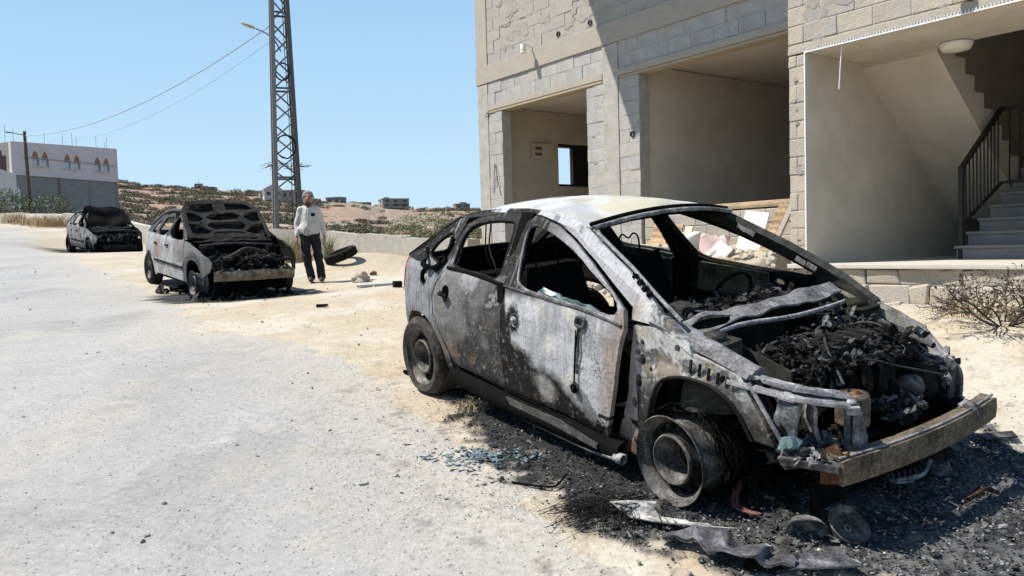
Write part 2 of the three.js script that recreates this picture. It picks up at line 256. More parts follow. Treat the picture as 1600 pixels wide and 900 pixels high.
// ---------- shared surface textures ----------
const concMap = tex(512, 512, (u, v) => { const n = tnoise(u, v, 5, 4, 1), f = tnoise(u, v, 60, 2, 3), p = tnoise(u, v, 28, 2, 8); let t = 0.86 + 0.22 * n + 0.16 * f; if (p > 0.27) t -= 0.25; return [t, t * 0.985, t * 0.96]; });
const concBump = tex(512, 512, (u, v) => { const t = 0.6 + 0.3 * tnoise(u, v, 10, 4, 1) + 0.35 * tnoise(u, v, 70, 2, 3) - (tnoise(u, v, 28, 2, 8) > 0.25 ? 0.3 : 0); return [t, t, t]; }, false);
const smearMap = tex(512, 512, (u, v) => { const a = tnoise(u, v, 4, 4, 21), b = tnoise(u, v, 36, 3, 5), st = tnoise(u * 1, v, 3, 2, 9); const k = sst(-0.05, 0.2, a); const t = 0.84 + 0.18 * b + 0.1 * a; return [t, t * lerp(0.99, 0.97, k), t * lerp(0.975, 0.925, k)]; });
const plasterMap = tex(512, 512, (u, v) => { const t = 0.9 + 0.16 * tnoise(u, v, 4, 5, 31) + 0.05 * tnoise(u, v, 90, 1, 2); return [t, t * 0.99, t * 0.97]; });
const woodMap = tex(256, 256, (u, v) => { const t = 0.78 + 0.3 * tnoise(u * 1, v * 1, 3, 2, 3) + 0.25 * Math.sin(v * 60 + 6 * tnoise(u, v, 4, 3, 6)) * 0.4; return [t, t * 0.95, t * 0.88]; });
const conc = (c, o = {}) => mat(c, 0.95, { map: rep(concMap, 0.9), bumpMap: rep(concBump, 0.9), bumpScale: 0.006, ...o });
const M = {
  block: [[0.46, 0.455, 0.45], [0.48, 0.475, 0.465], [0.44, 0.44, 0.438], [0.465, 0.455, 0.44], [0.45, 0.45, 0.455]].map((c, i) => { const m = conc(c); m.map.offset.set(i * 0.23, i * 0.41); return m; }),
  smear: [[0.47, 0.445, 0.41], [0.455, 0.435, 0.405], [0.475, 0.45, 0.41], [0.46, 0.44, 0.408]].map((c, i) => { const m = mat(c, 0.95, { map: rep(smearMap, 1.1), bumpMap: rep(concBump, 1), bumpScale: 0.009 }); m.map.offset.set(i * 0.31, i * 0.17); return m; }),
  rough: [[0.54, 0.50, 0.43], [0.51, 0.475, 0.42], [0.56, 0.52, 0.45], [0.49, 0.465, 0.425]].map((c) => mat(c, 0.95, { map: rep(smearMap, 1.6), bumpMap: rep(concBump, 1.6), bumpScale: 0.014 })),
  mortar: conc([0.45, 0.43, 0.40]), cast: conc([0.46, 0.445, 0.415]), castWarm: mat([0.48, 0.445, 0.39], 0.95, { map: rep(smearMap, 1.4), bumpMap: rep(concBump, 1.2), bumpScale: 0.008 }),
  plaster: mat([0.66, 0.61, 0.535], 0.95, { map: rep(plasterMap, 0.5), bumpMap: rep(concBump, 0.7), bumpScale: 0.003 }), plasterTan: mat([0.62, 0.545, 0.44], 0.95, { map: rep(plasterMap, 0.45) }),
  stone: mat([0.55, 0.53, 0.48], 0.7, { map: rep(plasterMap, 0.8) }), stair: mat([0.27, 0.265, 0.26], 0.75, { map: rep(plasterMap, 0.8) }),
  yellow: mat([0.46, 0.385, 0.27], 0.9, { map: rep(smearMap, 2) }), wood: mat([0.50, 0.38, 0.25], 0.85, { map: rep(woodMap, 1.2) }), woodPale: mat([0.60, 0.50, 0.37], 0.85, { map: rep(woodMap, 1.2) }), woodDark: mat([0.17, 0.12, 0.085], 0.85, { map: rep(woodMap, 1.2) }),
  black: mat([0.012, 0.012, 0.013], 0.6), iron: mat([0.025, 0.023, 0.022], 0.55, { metalness: 0.4 }), white: mat([0.72, 0.72, 0.70], 0.5), glassLamp: mat([0.75, 0.72, 0.6], 0.25), alu: mat([0.55, 0.55, 0.55], 0.45, { metalness: 0.6 }),
  lightMetal: mat([0.45, 0.45, 0.46], 0.5, { metalness: 0.5 }),
};
// ---------- unfinished block building ----------
{
  reseed(101);
  const BY = 0.9; // the group stands 0.9 m below eye level
  const B = thing('unfinished_building', 'unfinished grey concrete block building with open garage bays beside the road', 'building', [FO.x, EYE - BY, FO.z], -0.9419);
  const b3 = (u0, u1, v0, v1, w0, w1) => bx(u1 - u0, v1 - v0, w1 - w0, (u0 + u1) / 2, (v0 + v1) / 2 + BY, (w0 + w1) / 2);
  const c3 = (u0, u1, v0, v1, w0, w1, ch = 0.008) => cham(u1 - u0, v1 - v0, w1 - w0, ch, (u0 + u1) / 2, (v0 + v1) / 2 + BY, (w0 + w1) / 2);
  const shapes = {};
  function block(len, h, rough) { const k = len.toFixed(2) + h.toFixed(3) + rough; return shapes[k] ??= (() => { let g = cham(len - 0.003, h - 0.003, 0.10, rough ? 0.012 : 0.003); if (rough) { const p = g.attributes.position; for (let i = 0; i < p.count; i++) { const x = p.getX(i), y = p.getY(i), z = p.getZ(i); p.setXYZ(i, x + 0.006 * noise(x * 9, y * 9, z * 9 + len * 9), y + 0.007 * noise(x * 9 + 4, y * 9, z * 9), z + 0.010 * noise(x * 7, y * 7 + 3, len * 5)); } g.computeVertexNormals(); } return g; })(); }
  // lays courses of blocks on a plane; the seen ones are parts, rows out of sight become one mesh
  function lay(u0, u1, v0, v1, w, mats, parent, { rough = false, len = 0.4, h = 0.2, skip, stuffAbove = 99, shift = 0 } = {}) {
    const rest = []; let row = 0;
    for (let v = v0; v < v1 - 0.02; v += h, row++) {
      const hh = Math.min(h, v1 - v); let u = u0, first = ((row + shift) % 2) ? len / 2 : len;
      while (u < u1 - 0.03) {
        let L = Math.min(first, u1 - u); if (u1 - u - L < 0.08) L = u1 - u; first = len;
        const cu = u + L / 2, cv = v + hh / 2; u += L;
        if (skip && skip(cu, cv)) continue;
        const g = block(L, hh, rough), z = w - 0.05 + rr(-0.008, 0.005);
        if (v > stuffAbove) { rest.push(g.clone().translate(cu, cv + BY, z)); continue; }
        const m = shadows(new THREE.Mesh(g, mats[Math.floor(rnd() * mats.length)])); m.name = 'block'; m.position.set(cu, cv + BY, z); m.rotation.z = rr(-0.004, 0.004); parent.add(m);
      }
    }
    if (rest.length) { const m = part('upper_blockwork', rest, mats[0], parent); m.userData.kind = 'stuff'; }
  }
  const LB = 2.47, LT = 2.62, BB = 3.02, BT = 3.34, END = 7.0, TOP = 6.25;
  // mortar bodies behind the blocks
  const wall = part('facade_wall', [b3(0.3, 0.735, -0.9, LB, -0.2, -0.009), b3(3.025, 4.155, -0.9, LB, -0.2, -0.009), b3(0.1, END, LT, BB, -0.2, -0.009), b3(0.1, END, BT, TOP, -0.2, -0.009)], M.mortar, B);
  lay(0.32, 0.74, -0.7, LB, 0, M.block, wall, { len: 0.42 });
  lay(3.02, 3.41, -0.7, LB, 0, M.block, wall, { len: 0.39 });
  lay(3.74, 4.16, -0.7, LB, 0, M.block, wall, { len: 0.42 });
  lay(0.14, 3.41, LT, BB, 0, M.block, wall, {});
  lay(3.74, END, LT, BB, 0, M.block, wall, { shift: 1 });
  lay(0.34, END, BT, TOP, 0, M.smear, wall, { stuffAbove: 4.95, skip: (u, v) => Math.hypot(u - 2.38, v - 3.44) < 0.05 });
  for (const [u0, u1, nm] of [[0.0, 0.32, 'corner_column'], [3.41, 3.74, 'column']]) part(nm, c3(u0, u1, -0.9, BB - 0.005, -0.3, 0.012), M.cast, B);
  part('corner_column', c3(-0.02, 0.34, BT + 0.004, TOP, -0.3, 0.015), M.castWarm, B);
  part('belt_beam', rumple(c3(-0.03, END, BB + 0.003, BT, -0.24, 0.03, 0.012), 0.008, 3), M.castWarm, B);
  for (const [u0, u1] of [[0.32, 3.41], [3.745, END]]) { const l = part('lintel', c3(u0, u1, LB + 0.045, LT - 0.003, -0.22, 0.022), M.castWarm, B); part('formwork_strip', c3(u0 + 0.02, u1 - 0.01, LB, LB + 0.04, -0.2, 0.014, 0.005), M.yellow, l); }
  for (const [u0, w1] of [[0.74, -0.008], [4.16, -0.008]]) part('jamb', c3(u0 - 0.02, u0 + 0.004, -0.28, LB - 0.004, -0.2, w1), M.cast, B);
  { // mortar smeared over the joints
    reseed(333); const sm = [], add = (u, v, w, r) => sm.push(place(rock(1, u * 7 + v * 3, 0.9, [1, 1, 1], 2).scale(r, r * rr(0.35, 0.8), 0.0045), u, v + BY, w, 0, 0, rr(-0.5, 0.5)));
    for (let i = 0; i < 80; i++) add(rr(0.5, 6.8), BT + 0.2 * Math.floor(rr(0, 7)) + rr(-0.03, 0.03), 0.0, rr(0.04, 0.13)); for (let i = 0; i < 14; i++) { const u = [rr(0.42, 0.64), rr(3.12, 3.3), rr(3.84, 4.04)][i % 3]; add(u, 0.2 * Math.floor(rr(-1, 12)) - 0.1 + rr(-0.02, 0.02), 0.0, rr(0.025, 0.06)); } for (let i = 0; i < 22; i++) add(rr(7.3, 9.8), 2.18 + 0.2 * Math.floor(rr(0, 5)) + rr(-0.02, 0.02), 0.5, rr(0.04, 0.14)); for (let i = 0; i < 8; i++) add(rr(7.08, 7.13), rr(-0.2, 2), 0.5, rr(0.02, 0.05));
    const m = part('mortar_smears', sm, M.smear[1], B); m.userData.kind = 'stuff';
  }
  // balcony slab of the storey above, it shades the facade
  part('balcony_slab', c3(2.08, 5.35, TOP - 0.02, TOP + 0.18, -0.2, 2.5), M.cast, B);
  part('parapet', b3(0, END, TOP + 0.19, TOP + 0.9, -0.22, -0.02), M.mortar, B);
  // rooms behind the bays
  const e0 = -1.69, e1 = -2.6, w0 = 1.19, w1 = 2.03; // window hole in the end wall: w from e0 to e1
  const room = part('end_wall', [b3(0.02, 0.25, -0.9, w0, -6, -0.302), b3(0.02, 0.25, w1, LT, -6, -0.302), b3(0.02, 0.25, w0, w1, e0, -0.302), b3(0.02, 0.25, w0, w1, -6, e1)], M.plasterTan, B);
  part('end_wall', b3(0.02, 0.25, LT + 0.003, TOP, -6, -0.302), M.castWarm, B);
  part('partition_wall', b3(3.92, 4.12, -0.29, LT - 0.004, -6, -0.203), M.plaster, B);
  part('side_wall', b3(6.98, 7.2, -0.9, TOP, -6, 0.34), M.plaster, B);
  part('back_wall', b3(0.0, 10.6, -0.9, TOP, -6.2, -6.003), M.plaster, B);
  part('ceiling_slab', b3(0.26, 6.97, LT + 0.01, BB - 0.01, -5.99, -0.21), M.plaster, B);
  part('roof_slab', b3(0.0, 10.6, TOP + 0.003, TOP + 0.18, -6.2, -0.21), M.cast, B);
  part('floor_slab', b3(0.0, 6.97, -1.2, -0.29, -5.99, -0.004), M.cast, B);
  const W = part('window', [b3(0.06, 0.2, w0, w0 + 0.05, e1, e0), b3(0.06, 0.2, w1 - 0.06, w1, e1, e0), b3(0.06, 0.2, w0 + 0.052, w1 - 0.062, e0 - 0.045, e0), b3(0.06, 0.2, w0 + 0.052, w1 - 0.062, e1, e1 + 0.05)], M.black, B);
  part('sash', [b3(0.08, 0.12, w0 + 0.053, w1 - 0.063, e1 + 0.052, e0 - 0.44)], M.black, W);
  part('sash_rail', [b3(0.121, 0.16, w0 + 0.053, w1 - 0.063, e0 - 0.50, e0 - 0.45)], M.iron, W);
  const box1 = part('meter_panel', c3(0.255, 0.30, 1.70, 2.0, -1.55, -1.02), M.plasterTan, B);
  for (const v of [1.79, 1.9]) part('panel_vent', c3(0.301, 0.312, v - 0.025, v + 0.025, -1.24, -1.08, 0.003), M.woodDark, box1);
  // holes, bracket lamp and a bent rebar hook on the facade
  for (const [u, v] of [[2.38, 3.44], [3.15, 3.44], [0.3, 2.45], [4.02, 1.62]]) part('pipe_hole', lathe([[0.045, -0.12], [0.045, 0.014], [0.033, 0.016], [0.03, -0.1], [0.001, -0.1]], 10, 'z').translate(u, v + BY, 0.0), M.black, B).scale.set(1, 1, 1);
  const L1 = part('wall_lamp', [cyl(0.045, 0.05, 0.09, 12, 1.69, 3.36 + BY, 0.20), bar(V(1.69, 3.38 + BY, 0.0), V(1.69, 3.40 + BY, 0.2), 0.02)], M.white, B);
  part('bulb', place(new THREE.SphereGeometry(0.05, 12, 8), 1.69, 3.28 + BY, 0.20), M.glassLamp, L1);
  part('rebar_hook', tube([[0.44, 1.02 + BY, 0.012], [0.5, 1.42 + BY, 0.03], [0.52, 1.55 + BY, 0.02], [0.56, 1.4 + BY, 0.03], [0.66, 0.95 + BY, 0.015]], 0.006, 5), M.iron, B);
  // low block wall with a timber plate in the second bay
  const low = part('low_wall', b3(4.2, 6.95, -0.29, 0.40, -0.24, -0.042), M.mortar, B);
  lay(4.2, 6.95, -0.28, 0.40, -0.03, M.rough, low, { rough: true, len: 0.38, h: 0.17 });
  part('timber_plate', rumple(c3(4.3, 6.9, 0.42, 0.50, -0.26, -0.03), 0.01, 2), M.woodPale, B);
  // ---- stair block, half a metre in front of the bays ----
  const P0 = 7.0, P1 = 7.21, SW = 0.5, ST = 2.06, FL = -0.27, RE = 10.6;
  const pier = part('stair_pier', b3(P0 + 0.01, P1 - 0.004, -0.9, ST - 0.01, SW - 0.3, SW - 0.012), M.mortar, B);
  lay(P0, P1, FL, ST, SW, M.rough, pier, { rough: true, len: 0.21, h: 0.2 });
  const up = part('stair_front_wall', b3(P0 + 0.01, RE, ST + 0.11, TOP, SW - 0.3, SW - 0.012), M.mortar, B);
  lay(P0, RE, ST + 0.12, TOP, SW, M.rough, up, { rough: true, len: 0.4, h: 0.2, stuffAbove: 3.1, shift: 1 });
  const lin = part('stair_lintel', rumple(c3(P0 - 0.004, RE, ST + 0.015, ST + 0.115, SW - 0.28, SW + 0.004, 0.01), 0.012, 9), M.rough[0], B);
  part('corner_bead', [bx(RE - P1, 0.012, 0.02, (P1 + RE) / 2, ST + 0.006 + BY, SW + 0.006), bx(0.012, ST - FL, 0.016, P1 + 0.006, (ST + FL) / 2 + BY, SW + 0.006)], M.white, lin);
  { const t = []; for (let u = P1 + 0.04; u < RE - 0.1; u += 0.032) t.push(bx(0.014, 0.026, 0.006, u, ST + 0.026 + BY, SW + 0.008)); const m = part('bead_mesh', t, M.alu, lin); m.userData.kind = 'stuff'; }
  part('stair_side_wall', b3(P1, P1 + 0.02, FL, ST, -6, SW - 0.004), M.plaster, B);
  part('stair_ceiling', b3(P1 + 0.02, RE, ST + 0.002, ST + 0.11, -0.62, SW - 0.03), M.plaster, B);
  part('stair_right_wall', b3(RE - 0.2, RE, -0.9, TOP, -6, SW - 0.31), M.plaster, B);
  { // upper flight: sloping soffit with steps on top
    const pr = [[-0.62, ST + 0.11], [-0.62, ST - 0.05], [-2.9, 0.22], [-3.0, 0.22], [-3.0, 0.62]]; for (let i = 0; i < 10; i++) pr.push([-2.9 + i * 0.235, 0.62 + i * 0.175 - 0.0], [-2.9 + i * 0.235, 0.62 + (i + 1) * 0.175]);
    const g = extrude(pr.map(([w, v]) => [-w, v + BY]), 0.88); g.rotateY(Math.PI / 2); g.translate(P1 + 0.022, 0, 0); part('upper_flight', g, M.plaster, B);
  }
  const fl = part('lower_flight', b3(8.16, RE - 0.2, -0.9, FL - 0.001, -3.0, -0.96), M.stair, B);
  for (let i = 0; i < 8; i++) { part('step', b3(8.15, RE - 0.205, FL - 0.02, FL + 0.155 * (i + 1) - 0.035, -1.25 - i * 0.28 - (i === 7 ? 1.4 : 0), -0.97 - i * 0.28), M.stair, fl); part('tread', c3(8.13, RE - 0.205, FL + 0.155 * (i + 1) - 0.033, FL + 0.155 * (i + 1), -1.27 - i * 0.28 - (i === 7 ? 1.4 : 0), -0.945 - i * 0.28, 0.006), M.stair, fl); }
  const rail = part('handrail', [bar(V(8.19, 0.76 + BY, -1.0), V(8.19, 1.50 + BY, -2.0), 0.05, 0.04), bar(V(8.19, 1.5 + BY, -2.0), V(RE - 0.25, 1.5 + BY, -2.05), 0.05, 0.04), bar(V(8.19, 0.12 + BY, -1.02), V(8.19, 0.62 + BY, -2.0), 0.03, 0.03), bar(V(8.19, 0.62 + BY, -2.0), V(RE - 0.25, 0.62 + BY, -2.05), 0.03, 0.03)], M.iron, B);
  part('newel', bx(0.05, 1.05, 0.05, 8.19, FL + 0.52 + BY, -0.99), M.iron, rail);
  for (let i = 1; i < 11; i++) { const t = i / 11; part('baluster', bar(V(8.19, lerp(0.12, 0.62, t) + BY, lerp(-1.02, -2, t)), V(8.19, lerp(0.76, 1.5, t) + BY, lerp(-1, -2, t)), 0.014), M.iron, rail); }
  for (let i = 0; i < 18; i++) part('baluster', bar(V(8.27 + i * 0.11, 0.62 + BY, -2.02), V(8.27 + i * 0.11, 1.5 + BY, -2.02), 0.014), M.iron, rail);
  const cl = part('ceiling_lamp', lathe([[0.001, 0], [0.16, 0], [0.165, -0.02], [0.15, -0.055]], 24).translate(8.34, ST + BY, -0.55), M.white, B);
  part('lamp_cover', lathe([[0.15, 0], [0.13, -0.03], [0.001, -0.045]], 24).translate(8.34, ST - 0.055 + BY, -0.55), M.glassLamp, cl);
  part('hanging_cable', tube([[7.62, ST + BY, SW - 0.06], [7.61, ST - 0.2 + BY, SW - 0.05], [7.58, ST - 0.45 + BY, SW - 0.07]], 0.007, 6), M.white, B);
  const L2 = part('wall_lamp', [place(new THREE.SphereGeometry(0.055, 14, 10), 8.87, ST + 0.17 + BY, SW + 0.09), cyl(0.03, 0.03, 0.06, 10, 8.87, ST + 0.23 + BY, SW + 0.09)], M.white, B);
  part('lamp_bracket', [bar(V(8.97, ST + 0.14 + BY, SW), V(8.97, ST + 0.14 + BY, SW + 0.05), 0.05), bar(V(8.98, ST + 0.16 + BY, SW + 0.05), V(8.88, ST + 0.25 + BY, SW + 0.09), 0.012)], M.iron, L2);
  // landing ledge and rubble-stone plinth
  part('ledge', rumple(c3(P0 + 0.02, RE, FL - 0.05, FL, -5.9, SW + 0.09, 0.008), 0.004, 2), M.stone, B);
  const pl = part('plinth', b3(P0 + 0.06, RE, -1.0, FL - 0.052, 0.1, SW - 0.0), M.mortar, B);
  for (let row = 0; row < 3; row++) for (let u = P0 + 0.02 + row * 0.05; u < RE - 0.1;) {
    const L = rr(0.18, 0.42), h = row === 0 ? 0.16 : 0.19, g = rumple(clean(new RoundedBoxGeometry(L - 0.004, h - 0.002, 0.2, 3, 0.022)), 0.04, 5, u * 3 + row); boxUV(g);
    const m = part('stone', boxUV(g), M.rough[Math.floor(rnd() * 4)], pl); m.position.set(u + L / 2, FL - 0.055 - 0.08 - row * 0.175 + BY, SW - 0.07 + row * 0.05 + rr(-0.02, 0.02)); u += L;
  }
}
// ---------- concrete parapet along the verge ----------
{
  reseed(5);
  const P = thing('parapet_wall', 'low pale concrete parapet wall running along the verge behind the burnt cars', 'wall');
  const segs = [0.5, 0.5, 0.55, 0.6, 0.66, 0.66];
  for (let i = 0; i < WALL.length - 1; i++) {
    const [x0, z0] = WALL[i], [x1, z1] = WALL[i + 1], n = Math.max(2, Math.round(Math.hypot(x1 - x0, z1 - z0) / 2.6));
    for (let k = 0; k < n; k++) {
      const a = [lerp(x0, x1, k / n), lerp(z0, z1, k / n)], b = [lerp(x0, x1, (k + 1) / n - 0.004), lerp(z0, z1, (k + 1) / n - 0.004)], L = Math.hypot(b[0] - a[0], b[1] - a[1]), ya = ground0(...a), yb = ground0(...b), h = segs[i] + rr(-0.02, 0.02), t = 0.28;
      const g = new THREE.BoxGeometry(L, 1, t, 10, 4, 2), p = g.attributes.position;
      for (let q = 0; q < p.count; q++) { const s = p.getX(q) / L + 0.5, v = p.getY(q) + 0.5, y = lerp(ya, yb, s) - 0.35 + v * (h + 0.35); p.setY(q, y + (v > 0.9 ? 0.02 * noise(s * 6 + i * 9 + k * 3, p.getZ(q) * 4) : 0)); p.setZ(q, p.getZ(q) + 0.012 * noise(s * 5, v * 5, i + k)); }
      g.computeVertexNormals(); const ang = Math.atan2(-(b[1] - a[1]), b[0] - a[0]); g.rotateY(ang); g.translate((a[0] + b[0]) / 2, 0, (a[1] + b[1]) / 2);
      part('wall_section', boxUV(g), i < 3 ? M.stone : conc([0.40, 0.385, 0.35]), P);
    }
  }
}
// ---------- lattice power pylon ----------
const steel = mat([0.10, 0.092, 0.083], 0.7, { metalness: 0.35 }), steelPale = mat([0.20, 0.185, 0.165], 0.7, { metalness: 0.3 });
const PY = V(ray(450, 350).x * 29.5, 0, ray(450, 350).z * 29.5); PY.y = landH(PY.x, PY.z);
{
  const base = PY.y, H = EYE + 12.2 - base, T = thing('power_pylon', 'tall rusty steel lattice power pylon standing behind the parapet wall', 'pylon', [PY.x, base, PY.z], 0.37);
  const half = (y) => lerp(0.455, 0.26, y / (EYE + 9.4 - base)), corner = (k, y) => { const r = half(y) * Math.SQRT2, a = k * Math.PI / 2 + Math.PI / 4; return V(Math.cos(a) * r, y, Math.sin(a) * r); };
  for (let k = 0; k < 4; k++) part('leg', [bar(corner(k, -0.3), corner(k, H), 0.145, 0.145)], k === 1 || k === 2 ? steelPale : steel, T);
  const n = 20; for (let f = 0; f < 4; f++) for (let i = 0; i < n; i++) { const y0 = 0.1 + (H - 0.1) * i / n, y1 = 0.1 + (H - 0.1) * (i + 1) / n, a = (i + f) % 2; part('brace', bar(corner(f + a, y0), corner(f + 1 - a, y1), 0.06, 0.05), f % 2 ? steel : steelPale, T); }
  for (let f = 0; f < 4; f++) for (const y of [0.5, 0.24, 0.72].map((t) => t * H)) part('crossbar', bar(corner(f, y), corner(f + 1, y), 0.07, 0.06), steel, T);
  reseed(8); const spikes = [], ys = EYE + 3.25 - base; for (let i = 0; i < 40; i++) { const a = rr(0, 6.28), r = rr(0.35, 0.75); spikes.push(tube([[Math.cos(a) * r * 0.7, ys + rr(-0.06, 0.06), Math.sin(a) * r * 0.7], [Math.cos(a + 0.3) * r, ys + rr(-0.06, 0.08), Math.sin(a + 0.3) * r], [Math.cos(a + 0.5) * r * 1.25, ys + rr(-0.12, 0.1), Math.sin(a + 0.5) * r * 1.25]], 0.009, 4, 3)); }
  const bw = part('barbed_wire', spikes, steel, T); bw.userData.kind = 'stuff';
  for (const [yy, r, nn] of [[EYE + 3.9 - base, 0.42, 4], [EYE + 6.6 - base, 0.3, 3]]) { const c = []; for (let i = 0; i < nn; i++) { const pts = []; for (let j = 0; j < 14; j++) { const a = j / 14 * 6.283; pts.push([Math.cos(a) * r * 0.8 + rr(-0.02, 0.02), yy + Math.sin(a) * r + rr(-0.03, 0.03), 0.3 + i * 0.03 + 0.1 * Math.cos(a)]); } c.push(tube(pts, 0.018, 5, 40, true)); } part('cable_coil', c, M.iron, T); }
  part('down_cable', tube([[0.2, 1, -0.35], [0.24, 4, -0.36], [0.16, 8, -0.28], [0.12, H, -0.22]], 0.014, 5, 20), M.iron, T);
}
const LAMPB = V(PY.x - 0.35, EYE + 8.1, PY.z), wireEnd = V(PY.x - 0.4, EYE + 8.3, PY.z);
{
  const T = thing('street_lamp', 'street lamp head on a slanting arm fixed high on the lattice pylon', 'street lamp', [LAMPB.x, LAMPB.y, LAMPB.z]);
  part('arm', tube([[0.35, -0.7, 0], [0.1, -0.25, 0], [-0.15, -0.05, 0.02], [-0.5, 0.12, 0.05]], 0.028, 6, 12), steelPale, T);
  const hd = part('lamp_head', place(clean(new THREE.SphereGeometry(0.1, 12, 8).scale(3.0, 0.62, 1.1)), -0.78, 0.24, 0.08, 0, 0, -0.42), mat([0.34, 0.30, 0.24], 0.6), T);
  part('lamp_glass', place(clean(new THREE.SphereGeometry(0.085, 12, 8).scale(2.0, 0.5, 1.0)), -0.82, 0.20, 0.08, 0, 0, -0.42), M.glassLamp, hd);
}
// wooden pole by the far house, with its own lamp arm
const POLE = (() => { const r = ray(45, 320); return V(r.x * 50, 0, r.z * 50); })();
{
  const y = ground0(POLE.x, POLE.z), top = EYE + 50 * (408.5 - 210) / FOCAL, T = thing('utility_pole', 'leaning dark wooden utility pole in front of the arched-window house', 'pole', [POLE.x, y, POLE.z]);
  part('pole_shaft', place(cyl(0.09, 0.14, top - y + 0.3, 8, 0, (top - y) / 2, 0), 0.1, 0, 0, 0, 0, 0.02), M.woodDark, T);
  part('lamp_arm', [tube([[0.05, top - y - 0.1, 0], [-0.5, top - y + 0.02, 0], [-0.85, top - y + 0.1, 0]], 0.03, 5)], steel, T); part('lamp_head', cham(0.36, 0.09, 0.14, 0.03, -1.0, top - y + 0.12, 0, 0, 0, -0.15), steelPale, T);
  const wt = V(POLE.x, top - 0.12, POLE.z);
  for (const [nm, dy, sag, r, label] of [['power_cable', 0, 0.95, 0.02, 'thick dark cable sagging from the pylon to the wooden pole'], ['power_cable', -0.55, 1.25, 0.009, 'thin lower wire sagging from the pylon to the wooden pole']]) {
    const a = wireEnd.clone().add(V(0, dy, 0)), b = wt.clone().add(V(0, dy * 0.6, 0)), pts = []; for (let i = 0; i <= 14; i++) { const t = i / 14, p = a.clone().lerp(b, t); p.y -= sag * 4 * t * (1 - t); pts.push(p); }
    solo(nm, label, 'cable', tube(pts, r, 5, 40), r > 0.02 ? M.iron : mat([0.35, 0.36, 0.38], 0.6));
  }
}
